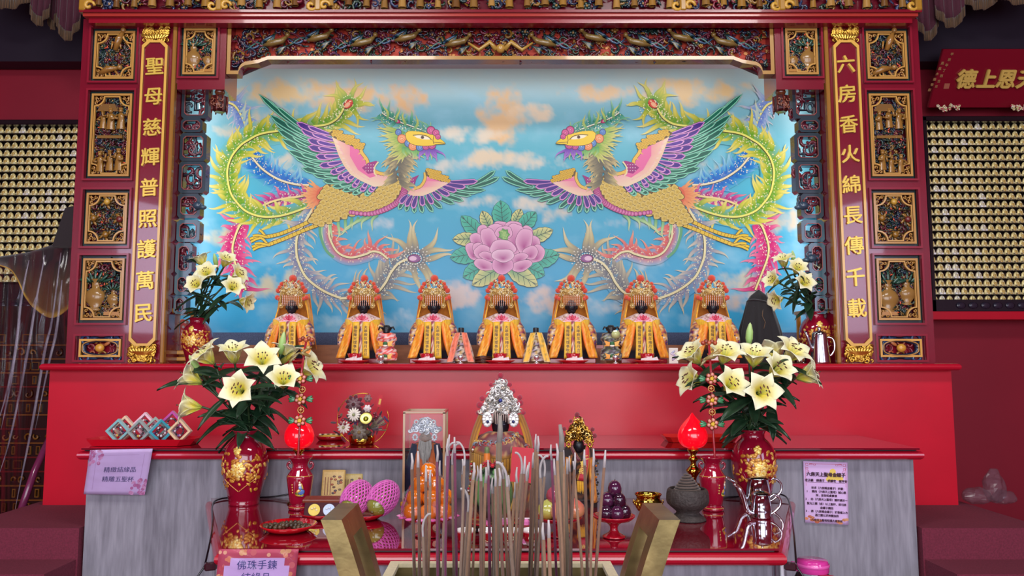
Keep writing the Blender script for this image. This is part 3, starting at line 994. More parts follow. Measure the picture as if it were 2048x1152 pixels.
def plume(stem, hw, core, midc, tip, nf, fl, fw, ndots, seed, sides=(1, -1), stemcol='f3ea9c', sw=1.9, taper=True, band=1.0, back=.75, eye=None):
    rng = random.Random(seed)
    S = spline(stem, 8)
    n = len(S)
    prof = [hw * band * ((.55 + .45 * min(1, 4 * i / n)) * (.6 + .4 * min(1, 4 * (n - i) / n)) if taper else 1) for i in range(n)]
    ribbon(S, [p * 1.25 for p in prof], [mix(core, midc, .15)] * n, [('sky', core, .12)] * n)
    def at(t):
        x = t * (n - 1)
        i = min(int(x), n - 2)
        f = x - i
        p = (S[i][0] + (S[i + 1][0] - S[i][0]) * f, S[i][1] + (S[i + 1][1] - S[i][1]) * f)
        dx, dy = S[i + 1][0] - S[i][0], S[i + 1][1] - S[i][1]
        l = math.hypot(dx, dy) or 1
        return p, (dx / l, dy / l), prof[i]
    for k in range(nf * 3):                              # fine barbs
        t = rng.random()
        p, d, w = at(t)
        sd = rng.choice(sides)
        q = (-d[1] * sd, d[0] * sd)
        dd = (q[0] * .8 + d[0] * .6, q[1] * .8 + d[1] * .6)
        flame(p, dd, w * rng.uniform(.9, 1.5), w * .16, core, mix(core, midc, .4), ('sky', midc, .5) if False else mix(core, midc, .7), w * .08, rng.uniform(0, 6), 4)
    for sd in sides:
        for k in range(nf):
            t = (k + rng.uniform(.2, .8)) / nf
            p, d, w = at(t)
            q = (-d[1] * sd, d[0] * sd)
            dd = (q[0] + d[0] * back, q[1] + d[1] * back)
            l = math.hypot(*dd)
            dd = (dd[0] / l, dd[1] / l)
            b = (p[0] + q[0] * w * .35, p[1] + q[1] * w * .35)
            flame(b, dd, fl * rng.uniform(.75, 1.55), fw * rng.uniform(.8, 1.3), core, midc, tip, fl * .17 * rng.choice((-1, 1)), rng.uniform(0, 1.5), 11)
    for k in range(int(ndots * .75)):
        p, d, w = at(rng.random())
        o = rng.uniform(-.95, .95) * w
        c = (p[0] - d[1] * o, p[1] + d[0] * o)
        dot(c, rng.uniform(.9, 1.5), mix('f2eccc', midc, .28), 6)
    line([(x + .6, y + .9) for x, y in S], sw + .7, '4a3a1c')
    line(S, sw, stemcol)
    if eye:
        (ex, ey), r, c1, c2, ang = eye
        for rr, cc_, off in ((r * 1.18, '5a1620', 0), (r, c1, 0), (r * .62, c2, -r * .35)):
            pts = []
            for i in range(16):
                a = 2 * pi * i / 16
                x, y = rr * 1.35 * cos(a) + off, rr * .85 * sin(a)
                pts.append((ex + x * cos(ang) - y * sin(ang), ey + x * sin(ang) + y * cos(ang)))
            fan((ex + off * .8 * cos(ang), ey + off * .8 * sin(ang)), pts, mix(cc_, 'ffffff', .15 if cc_ != '5a1620' else 0), cc_)
def inpoly(p, q):
    c = False
    for i in range(len(q)):
        (x1, y1), (x2, y2) = q[i], q[i - 1]
        if (y1 > p[1]) != (y2 > p[1]) and p[0] < (x2 - x1) * (p[1] - y1) / (y2 - y1) + x1:
            c = not c
    return c
def feather(b, t, w, fill, edge, bend=.06):
    dx, dy = t[0] - b[0], t[1] - b[1]
    L = math.hypot(dx, dy)
    d, q = (dx / L, dy / L), (-dy / L, dx / L)
    def outline(w, e0, e1):
        A, B = [], []
        for i in range(9):
            s = i / 8
            x = L * (e0 + (1 - e0 - e1) * s)
            hw = w * (.45 + .55 * min(1, s * 2)) * (math.sqrt(max(0, 1 - max(0, (s - .78) / .22) ** 2)))
            o = bend * L * sin(pi * s * .9)
            A.append((b[0] + d[0] * x + q[0] * (o + hw), b[1] + d[1] * x + q[1] * (o + hw)))
            B.append((b[0] + d[0] * x + q[0] * (o - hw), b[1] + d[1] * x + q[1] * (o - hw)))
        return A[:-1] + [A[-1]] + B[:-1][::-1]
    poly(outline(w + .7, 0, -.004), '3a3a4a')
    poly(outline(w, 0, 0), edge)
    iw = max(.8, w - 1.9)
    poly(outline(iw, .02, 2.6 / L), fill)
    A = outline(iw, .02, 2.6 / L)
def lerp(a, b, t):
    return (a[0] + (b[0] - a[0]) * t, a[1] + (b[1] - a[1]) * t)
def along(P, t):
    x = t * (len(P) - 1)
    i = min(int(x), len(P) - 2)
    return lerp(P[i], P[i + 1], x - i)
def scales(body, ang, r, c1, c2):
    us, ws = [p[0] for p in body], [p[1] for p in body]
    ca, sa = cos(ang), sin(ang)
    cx, cy = sum(us) / len(us), sum(ws) / len(ws)
    poly(body, '6b4e16')
    N = int(max(max(us) - min(us), max(ws) - min(ws)) / r) + 2
    for i in range(N, -N, -1):
        for j in range(-N, N):
            x, y = i * r * .78, (j + .5 * (i % 2)) * r * 1.25
            p = (cx + x * ca - y * sa, cy + x * sa + y * ca)
            if inpoly(p, body):
                def U(k, x0=0):
                    out = []
                    for m_ in range(9):
                        a = pi / 2 + pi * m_ / 8
                        X, Y_ = k * r * 1.15 * cos(a) + x0, k * r * .66 * sin(a)
                        out.append((p[0] + X * ca - Y_ * sa, p[1] + X * sa + Y_ * ca))
                    out += [(p[0] + k * r * .3 * ca, p[1] + k * r * .3 * sa)]
                    return out
                fan(p, U(1.06), '5e4412', '5e4412')
                fan((p[0] - .3 * r * ca, p[1] - .3 * r * sa), U(.93), c2, c1)

# ---- tail plumes, painter's order (left bird in photo pixels)
GRN, GM, GT = '5c9c34', 'e0cf62', 'f8e4a0'
plume([(457, 205), (470, 212), (483, 232), (491, 254), (492, 273)], 15, '6f86cc', 'a9bcd8', 'e6ddc4', 9, 34, 3.4, 70, 1)
for k in range(4):
    flame((478 + 4 * k, 225 + 9 * k), (.62, -.78), 30, 3, '9fc0cc', 'c4d4c4', 'e2dcb8', 5, k)
plume([(618, 370), (594, 369), (558, 359), (526, 339), (507, 318), (500, 306)], 19, '1f62bc', '4f93d2', '9fd0e6', 14, 26, 3.2, 170, 2, stemcol='efe2c0')
for k in range(8):
    flame((535 + 9 * k, 333 + 5 * k), (.35, -.94), 34, 2.6, '4f9cd0', '8cc4d8', 'b8d8d8', 5, k)
plume([(618, 389), (599, 393), (575, 396), (551, 401), (532, 408), (520, 416)], 12, 'b02c78', 'd868a0', 'f0b49a', 9, 24, 3.2, 90, 3, stemcol='f3d9a0')
for k in range(5):
    flame((560 + 12 * k, 404 - k), (-.25, .97), 26, 3.2, 'f0c890', 'f6e2a8', 'f8ecc0', 4, k)
plume([(493, 439), (479, 452), (469, 477), (465, 497), (468, 518), (478, 545), (492, 580)], 17, 'cc3f78', 'e06a96', 'eeb0bc', 13, 34, 4.2, 170, 4, stemcol='f5e3a4')
plume([(626, 410), (576, 428), (540, 434), (513, 431), (490, 421), (474, 405), (462, 387), (456, 363), (455, 339), (463, 314), (480, 292), (497, 280), (521, 268), (555, 262), (590, 258), (623, 253), (653, 249), (672, 239), (682, 227), (689, 213)], 23, GRN, GM, GT, 36, 38, 4.8, 620, 5, band=.95, stemcol='f0e884', back=1.0,
      eye=((697, 208), 8, 'd8402c', 'f6b48a', -.75))
for a in range(10):
    w = -2.7 + a * .42
    flame((697 + 10 * cos(w), 208 + 10 * sin(w)), (cos(w), sin(w)), 44, 4.5, GRN, 'd6cc54', 'f8e49a', 7 * (-1) ** a, a * .7)
for a in range(46):
    w, r = a * 2.4, 8 + (a * 7 % 23)
    dot((698 + r * cos(w), 210 + r * .9 * sin(w)), 1.2, 'f2f0b8', 6)
GY, GYM, GYT = '6a6a80', '9a92a0', 'e8dcb4'
plume([(626, 417), (605, 452), (594, 475), (593, 506), (599, 529), (612, 554), (635, 574), (660, 588), (693, 600)], 17, '70749c', 'bcb6ac', 'f0e6c0', 17, 34, 4.0, 330, 6, stemcol='f2e6b4', sw=2.2)
plume([(680, 597), (720, 594), (752, 586), (770, 567), (782, 545), (797, 527), (815, 518)], 17, '5c5c6c', 'b0a890', GYT, 14, 42, 4.6, 260, 7, stemcol='f4e8b8', sw=2.2, eye=((829, 517), 9, '8a3a86', 'f0c4dc', 0.0))
for a in range(9):
    w = -2.4 + a * .5
    flame((830 + 14 * cos(w), 517 + 12 * sin(w)), (cos(w), sin(w)), 66, 6.4, '66646c', 'd0c08c', 'f6ecc4', 9 * (-1) ** a, a * .9)
for a in range(70):
    w, r = a * 2.4, 12 + (a * 5 % 20)
    dot((828 + r * 1.2 * cos(w), 518 + r * .9 * sin(w)), 1.3, 'f4f0e0', 6)
plume([(658, 446), (658, 456), (660, 477), (675, 504), (700, 515), (730, 509), (745, 503), (761, 506), (776, 518)], 13, 'd85a62', 'ec8c80', 'f6c8a4', 16, 28, 3.6, 170, 8, sides=(-1,), stemcol='f4e6b4', sw=2.0)
for k in range(9):                                   # green wisps under the belly
    flame((652 + 13 * k, 440 - 1.2 * k), (-.25 - .05 * k, .95), 46 - 2 * k, 3.4, '5aa468', 'b8d89c', 'eeeec0', 7, k * .8)
line(spline([(640, 440), (641, 470), (652, 500), (668, 515)], 6), 2.6, '6aa878')
# salmon tuft where the tail begins
for k in range(16):
    w = pi * (.72 + .62 * k / 15)
    flame((646, 392), (cos(w), -sin(w) * .9), 46, 5, 'e0705c', 'f09a72', 'f8d08c', 5 * (-1) ** k, k)
dot((648, 392), 16, 'd8604e', 12, 1.2, 'e27860')
# ---- legs
for pts in ([(634, 436), (600, 452), (560, 468), (532, 474)], [(650, 445), (610, 460), (570, 477), (536, 490)]):
    S = spline(pts, 5)
    line(S, 4.2, '5c4210')
    line(S, 3.2, 'ecc85a')
    for i in range(0, len(S), 1):
        line([(S[i][0] - 1, S[i][1] - 3), (S[i][0] + 1, S[i][1] + 3)], .4, '7a5a1c')
    x, y = pts[-1]
    for dx, dy in ((-32, 4), (-30, 10), (-14, -14), (-26, -2)):
        q = spline([(x, y), (x + dx * .6, y + dy * .6 - 2), (x + dx, y + dy)], 4)
        line(q, 3.0, '5c4210')
        line(q, 2.1, 'ecc85a')
# ---- body with scales
BODY = [(643, 385), (652, 370), (668, 366), (690, 380), (720, 388), (745, 384), (762, 372), (772, 352), (782, 342), (796, 352), (808, 368), (806, 384), (792, 402), (768, 418), (738, 427), (705, 428), (690, 437), (660, 446), (640, 448), (622, 441), (630, 424), (646, 408)]
scales(BODY, -.32, 10.4, 'ecd080', 'c6a448')
BR = spline([(811, 372), (806, 390), (793, 406), (768, 420), (738, 428), (702, 425)], 10)
for i in range(len(BR) - 1, -1, -2):
    x, y = BR[i]
    t = i / len(BR)
    r = 7.2 * (1 - .45 * t)
    dot((x, y), r + .7, '6a2244', 12)
    dot((x, y), r, 'f0a8cc', 12, 1, 'c2508e')
# ---- near (large) wing
TEAL_T = [(519, 186), (531, 193), (540, 228), (546, 238), (555, 257), (563, 276), (576, 300), (588, 312), (602, 323), (603, 335), (625, 347), (645, 361), (664, 373), (684, 381), (704, 388), (729, 391)]
PUR_T = [(593, 244), (602, 258), (615, 278), (616, 292), (631, 312), (638, 331), (660, 346), (675, 358), (689, 363), (705, 375), (721, 383), (738, 383)]
ARC = [(664, 270), (672, 290), (680, 308), (690, 328), (704, 346), (722, 357), (752, 370)]
MIDP = [(640, 262), (648, 290), (660, 315), (675, 335), (695, 352), (720, 366), (748, 376)]
for k in range(len(TEAL_T) - 1, -1, -1):
    t = k / (len(TEAL_T) - 1)
    b = along(MIDP, t)
    if k < 2:
        b = (640, 278 + 4 * k)
    feather(b, TEAL_T[k], 6.0 if 1 < k < 12 else 5, '14604e', '8ed8b8', -.05)
    feather(lerp(b, TEAL_T[k], .05), lerp(b, TEAL_T[k], .72), 4.6, '1f7058', '9ee0c0', -.03)
for k in range(len(PUR_T) - 1, -1, -1):
    t = k / (len(PUR_T) - 1)
    b = along(ARC, t)
    feather(b, PUR_T[k], 6.4 if k < 9 else 5.5, '4d2e86', 'dd98d2', -.05)
    feather(b, lerp(b, PUR_T[k], .68), 4.8, '5e3a96', 'e4a8da', -.03)
WING_IN = [(662, 268), (680, 272), (700, 280), (714, 292), (722, 305), (736, 322), (748, 336), (762, 346), (776, 350), (774, 362), (764, 372), (748, 374), (722, 362), (702, 350), (688, 332), (677, 310), (670, 290)]
poly(WING_IN, ['f7d9b0', 'f2a0ba', 'f08cb0', 'ee7aa6', 'ee7aa6', 'ee80aa', 'f08cb0', 'f08cb0', 'f4b0b8', 'f6c8b8', 'f8dcc0', 'f8e0c4', 'f8e0c0', 'f8dcb8', 'f6d4b4', 'f6d4b4', 'f7d9b4'])
poly([(700, 284), (714, 296), (728, 318), (748, 340), (760, 350), (740, 356), (716, 340), (700, 312)], 'ee7eac')
rng = random.Random(4)
for k in range(40):
    b = along(ARC, rng.random())
    flame(lerp(b, (735, 330), .16), ((b[0] - 735) / 90, (b[1] - 330) / 90), 14, 1.6, 'f6b8bc', 'f8dcc0', 'f9e8cc', 1, 0, 4)
EDGE = spline([(722, 296), (724, 306), (734, 320), (738, 334), (752, 344), (768, 348), (782, 342)], 6)
line(EDGE, 3.8, '6b4a16')
line(EDGE, 3.0, 'f1c668')
for i in range(6, len(EDGE), 5):
    x, y = EDGE[i]
    flame((x, y), (-.7, .25), 13, 1.6, 'f1c668', 'f3c878', 'e8a060', 1.5, 0, 5)
SH = [(657, 268), (664, 262), (680, 266), (700, 272), (715, 280), (726, 290), (727, 298), (718, 300), (702, 292), (684, 284), (668, 276)]
scales(SH, 2.6, 6.4, 'ecc45c', 'c89a3a')
poly([(724, 336), (736, 326), (752, 322), (758, 324), (750, 334), (748, 346), (736, 348)], 'a02e7c')
for k in range(12):
    dot((732 + k % 4 * 5, 330 + k // 4 * 6), 1.0, 'f2dce8', 6)
line(spline([(757, 324), (750, 334), (749, 346), (754, 352)], 5), 1.4, 'f0e0b0')
# ---- far (small) wing
TEAL2 = [(991, 340), (999, 353), (972, 379), (958, 385), (944, 391), (928, 402), (910, 408), (885, 417), (867, 425), (846, 427), (829, 427), (812, 424), (797, 420)]
PUR2 = [(956, 362), (932, 374), (914, 382), (900, 391), (883, 400), (866, 409), (846, 413), (826, 418), (812, 414), (800, 408)]
ARC2 = [(900, 364), (884, 370), (868, 380), (850, 388), (832, 391), (815, 390)]
for k in range(len(TEAL2) - 1, -1, -1):
    b = along(ARC2, k / (len(TEAL2) - 1))
    if k < 2:
        b = (935, 374 + 2 * k)
    feather(b, TEAL2[k], 4.8, '14604e', '8ed8b8', .05 if k < 3 else .02)
for k in range(len(PUR2) - 1, -1, -1):
    feather(along(ARC2, k / (len(PUR2) - 1)), PUR2[k], 5.4, '4d2e86', 'dd98d2', .03)
poly([(852, 350), (862, 356), (882, 362), (898, 366), (884, 374), (866, 384), (846, 392), (826, 392), (815, 388), (822, 378), (836, 374), (846, 362)], ['f4b0b8', 'f08cb0', 'ee84ac', 'f8d8c0', 'f8d8b8', 'f8dcc0', 'f8d8b8', 'f6d0b8', 'f6c4b0', 'f4a8b0', 'f08cac', 'f08cac'])
e2 = spline([(850, 345), (850, 358), (842, 372), (828, 378)], 6)
line(e2, 3.4, '6b4a16')
line(e2, 2.6, 'f1c668')
scales([(850, 341), (858, 337), (870, 341), (886, 350), (902, 361), (900, 364), (884, 364), (866, 358), (852, 352)], 2.7, 6.0, 'ecc45c', 'c89a3a')
poly([(812, 362), (824, 356), (838, 350), (832, 360), (830, 368), (818, 372)], 'a02e7c')
for k in range(6):
    dot((817 + k % 3 * 5, 360 + k // 3 * 6), .9, 'f2dce8', 6)
# ---- neck mane
rng = random.Random(12)
NK = spline([(806, 296), (798, 318), (794, 340), (800, 364)], 6)
for k in range(70):
    t = rng.random()
    p = along(NK, t)
    sd = rng.choice((-1, 1))
    a = (sd * rng.uniform(.2, .9), rng.uniform(.35, .9))
    l = math.hypot(*a)
    flame((p[0] + sd * rng.uniform(0, 8), p[1]), (a[0] / l, a[1] / l), rng.uniform(22, 40), 4.0, '5c5648', '8a8064', 'f2dc9c', 4 * sd, rng.uniform(0, 2), 7)
for k in range(34):
    w = 1.9 + k * .075
    b = (822 + 16 * cos(w) - 4, 284 - 20 * sin(w) * -1 * .6)
    t = k / 33
    ang = 2.35 + t * 1.5                              # pointing down-left to up-left
    flame((824 - 10 * t, 296 - 36 * t), (cos(ang), sin(ang) * (1 if t < .5 else 1)), rng.uniform(44, 66) * (.8 + .3 * t), 4.6, '2f8a4c', '9cb94c', 'f5dd90', 6 * (-1) ** k, rng.uniform(0, 2))
for k in range(10):
    flame((808 + 5 * k, 294 + .6 * k), (.1 + .05 * k, .95), 22, 3.4, '4a9a58', '8abc6c', 'd8dca0', 4, k)
plume([(866, 266), (845, 261), (822, 252), (798, 244), (776, 234), (764, 226)], 12, '1f7a66', '6cb894', 'cfe4b0', 12, 22, 2.6, 130, 13, stemcol='f2f0d8', sw=1.0, eye=((795, 243), 4.2, 'c03a70', 'f2a8c4', .4))
for k in range(4):
    flame((775 + 18 * k, 238 + 7 * k), (-.2 + .14 * k, -.97), 30, 3, '5ca870', 'c4cc70', 'f2dc90', 5 * (-1) ** k, k)
# ---- head
def curl(x, y, r, c1, c2):
    dot((x, y), r + .8, '3a2436', 14)
    dot((x, y), r, c2, 14, 1, c1)
    line([(x + r * .62 * (1 - i / 14) * cos(i * .8), y + r * .62 * (1 - i / 14) * sin(i * .8)) for i in range(13)], .7, c1)
for k in range(9):
    flame((848 + 2.5 * k, 298), (-.5 + .16 * k, .9), 26, 2.6, '6a3aa4', '9a6ac4', 'd8a8d8', 4 * (-1) ** k, k)
for a in ((797, 265, 6, '2a5aa8', 'a8d0ee'), (804, 278, 9, 'e8824a', 'f8d4b0'), (817, 287, 7.5, '2a5aa8', 'b0d8f0'), (826, 293, 8.5, 'e8824a', 'f8d4b0'), (840, 295, 7.5, '2a5aa8', 'b0d8f0'), (852, 293, 7, 'b0307a', 'f09cc4'), (864, 291, 7.5, 'b0307a', 'f09cc4')):
    curl(*a)
HEAD = spline([(811, 268), (818, 263), (836, 263), (856, 268), (872, 273), (890, 287), (872, 289), (866, 291), (846, 292), (826, 289), (814, 280), (811, 268)], 5)
poly([(x + (x - 845) * .03, y + (y - 277) * .06) for x, y in HEAD[:-1]], '5a4210')
poly(HEAD[:-1], 'f2cc3c')
line([(868, 272), (866, 281), (868, 289)], .7, '7a5a1c')
line([(868, 285), (880, 286), (889, 287)], .7, '8a6a20')
poly(spline([(828, 272), (840, 271), (854, 274), (861, 279), (846, 279), (834, 276)], 3), 'f6ecd0')
line(spline([(826, 271), (840, 270), (855, 273), (863, 280)], 4), .8, '4a3010')
dot((845, 275), 3.4, '5a2c14', 10)
dot((845, 275), 1.6, '140a08', 8)
for k in range(8):
    line(arc_pts(820 + 6 * k, 262 + .6 * k, 4, pi, 2 * pi, 5), .8, '3c8a6c')
for a, b, r in ((862, 261, 8), (872, 266, 6.5), (876, 274, 5)):
    curl(a, b, r, 'c03a7c', 'f4a4c4')

# ---- lay the left bird, then its mirror image on the right
def lay(sh, mirror):
    for pts, faces, cols in sh:
        _lay[0] += 1
        k = _lay[0] * 1.1e-6 + 2e-4
        P = [(2 * CX - x, y) if mirror else (x, y) for x, y in pts]
        K = []
        for p, c in zip(P, cols):
            if isinstance(c, tuple) and c[0] == 'sky':
                c = mix(sky(*p), c[1], c[2])
            K.append(c)
        MUR.add([MP(x, y, k) for x, y in P], [f[::-1] for f in faces] if mirror else faces, cols=K)
lay(SHAPES, False)
lay(SHAPES, True)
SHAPES.clear()
# ---- peony
def pleaf(tip, b, w, c1, c2):
    dx, dy = tip[0] - b[0], tip[1] - b[1]
    L = math.hypot(dx, dy)
    d, q = (dx / L, dy / L), (-dy / L, dx / L)
    def O(e):
        A, B = [], []
        for i in range(13):
            s = i / 12
            hw = (w * .5 * math.sin(pi * min(1, s * .92 + .08)) ** .7 * (1 + .06 * sin(i * 2.2)) + e) * (1 if s < 1 else 0)
            A.append((b[0] + d[0] * L * s + q[0] * hw, b[1] + d[1] * L * s + q[1] * hw))
            B.append((b[0] + d[0] * L * s - q[0] * hw, b[1] + d[1] * L * s - q[1] * hw))
        return A + B[:-1][::-1]
    poly(O(.9), '1c3c3a')
    o = O(0)
    fan(b, o, c1, c2)
    line([b, lerp(b, tip, .5), tip], .6, '1c4440')
    for s in (.15, .32, .5, .66, .8):
        p = lerp(b, tip, s)
        for sd in (-1, 1):
            e = (p[0] + d[0] * L * .17 + q[0] * sd * w * .4 * sin(pi * min(1, s + .14)), p[1] + d[1] * L * .17 + q[1] * sd * w * .4 * sin(pi * min(1, s + .14)))
            line([p, lerp(p, e, .5), e], .45, '1c4440')
TQ, YG_ = ('1f8a7c', '5cc0a4'), ('4a9a70', 'e2dc96')
for tip, b, w, cc in (((964, 422), (980, 458), 24, YG_), ((1042, 418), (1028, 450), 22, YG_), ((1001, 401), (1006, 452), 38, TQ), ((922, 432), (964, 474), 30, TQ), ((905, 479), (954, 478), 26, YG_), ((900, 516), (958, 506), 34, TQ), ((926, 555), (972, 530), 34, TQ), ((944, 571), (1000, 535), 34, YG_), ((1072, 424), (1040, 460), 30, TQ), ((1106, 460), (1056, 480), 28, YG_), ((1119, 509), (1062, 524), 36, TQ), ((1089, 551), (1046, 530), 34, TQ), ((1076, 572), (1016, 535), 34, YG_)):
    pleaf(tip, b, w, *cc)
def petal2(cx, cy, rx, ry, rot, dk='b4488e', lt='f3bcd8', bx_=0.0, by=.55):
    cx, cy, rx, ry = 860 + cx * .191, 380 + cy * .191, rx * .191, ry * .191
    def O(e):
        out = []
        for i in range(24):
            a = 2 * pi * i / 24
            k = 1 + .05 * sin(3 * a + rx) + .03 * sin(5 * a)
            x, y = (rx * k + e) * cos(a), (ry * k + e) * sin(a)
            out.append((cx + x * cos(rot) - y * sin(rot), cy + x * sin(rot) + y * cos(rot)))
        return out
    poly(O(.75), '6a2a58')
    fan((cx + bx_ * rx, cy + by * ry), O(0), dk, lt)
for a in ((560, 440, 66, 72, -.4), (745, 380, 80, 50, .1), (880, 385, 90, 55, .2), (1010, 445, 70, 66, .5), (490, 530, 70, 80, -.5), (1085, 550, 70, 66, .4), (455, 645, 70, 100, -.6), (1115, 670, 78, 100, .6), (520, 640, 70, 90, -.4), (690, 500, 130, 140, -.1), (890, 520, 110, 170, .1), (985, 530, 86, 130, .25), (620, 520, 80, 130, -.35), (775, 450, 90, 70, 0, 'c45a9c'), (560, 660, 100, 80, .4), (1050, 660, 84, 70, -.4)):
    petal2(*a)
fan((860 + 775 * .191, 380 + 475 * .191), [(860 + (775 + 56 * cos(a) * (1 + .15 * (-1) ** i)) * .191, 380 + (470 + 62 * sin(a) * (1 + .15 * (-1) ** i)) * .191) for i, a in enumerate([2 * pi * j / 14 for j in range(14)])], 'b4d488', '4c9448')
rng = random.Random(2)
for k in range(18):
    dot((860 + (775 + rng.uniform(-36, 36)) * .191, 380 + (470 + rng.uniform(-40, 40)) * .191), 1.6, 'd4e6a4', 7, 1, '8cb860')
for a in ((760, 610, 136, 86, 0, 'b03f88', 'f6c4de', 0, .6), (610, 700, 100, 44, .35), (930, 715, 100, 46, -.35), (565, 785, 110, 56, .3), (960, 795, 110, 56, -.3), (760, 790, 112, 92, 0, 'a43a80', 'f0b0d4', 0, -.2), (765, 688, 118, 68, 0, 'b44c90', 'f8d0e4', 0, .5)):
    petal2(*a)
lay(SHAPES, False)
def mural_mat():
    m = mat('mural_paint', vcol=True, rough=0.34, bump=0.015, bscale=60)
    nt = m.node_tree
    b = nt.nodes['Principled BSDF']
    h = nt.nodes.new('ShaderNodeHueSaturation')
    h.inputs['Saturation'].default_value = 1.1
    h.inputs['Value'].default_value = 0.71
    src = b.inputs['Base Color'].links[0].from_socket
    nt.links.new(src, h.inputs['Color'])
    nt.links.new(h.outputs['Color'], b.inputs['Base Color'])
    return m
mural = build(MUR, 'mural_painting', mural_mat().name, None, (0, YM, PY(1001, 665, YM).z))
tag(mural, 'painted mural of two phoenixes facing a pink peony on a cloudy blue sky', 'mural', kind='thing')

# ------------------------------------------------------------------ niche behind the mural
zn = PY(1001, 138, YM).z
m = MB()
m.box((0, 3.795, zn + .012), (3.3, .21, .02), 'b3a4ac')
m.box((0, YM + .04, 2.3), (3.6, .06, 1.9), '3a3034')
struct(m, 'trim_niche', 'paint')
za, zb_ = PY(1001, 665, YM - .02).z, PY(1001, 691, YM - .02).z
nb = MB()
nb.box((0, YM - .012, (za + zb_) / 2 - .005), (3.3, .02, za - zb_ + .01), '46506e')
struct(nb, 'trim_skirt', mat('navy_cloth', vcol=True, rough=.9, var=.35, vscale=220).name)
ZS = PY(1001, 690, 3.80).z
struct(bx((0, 3.83, (ZS + ZL) / 2), (3.3, .1, ZS - ZL)), 'trim_plinth', 'brown_wood')
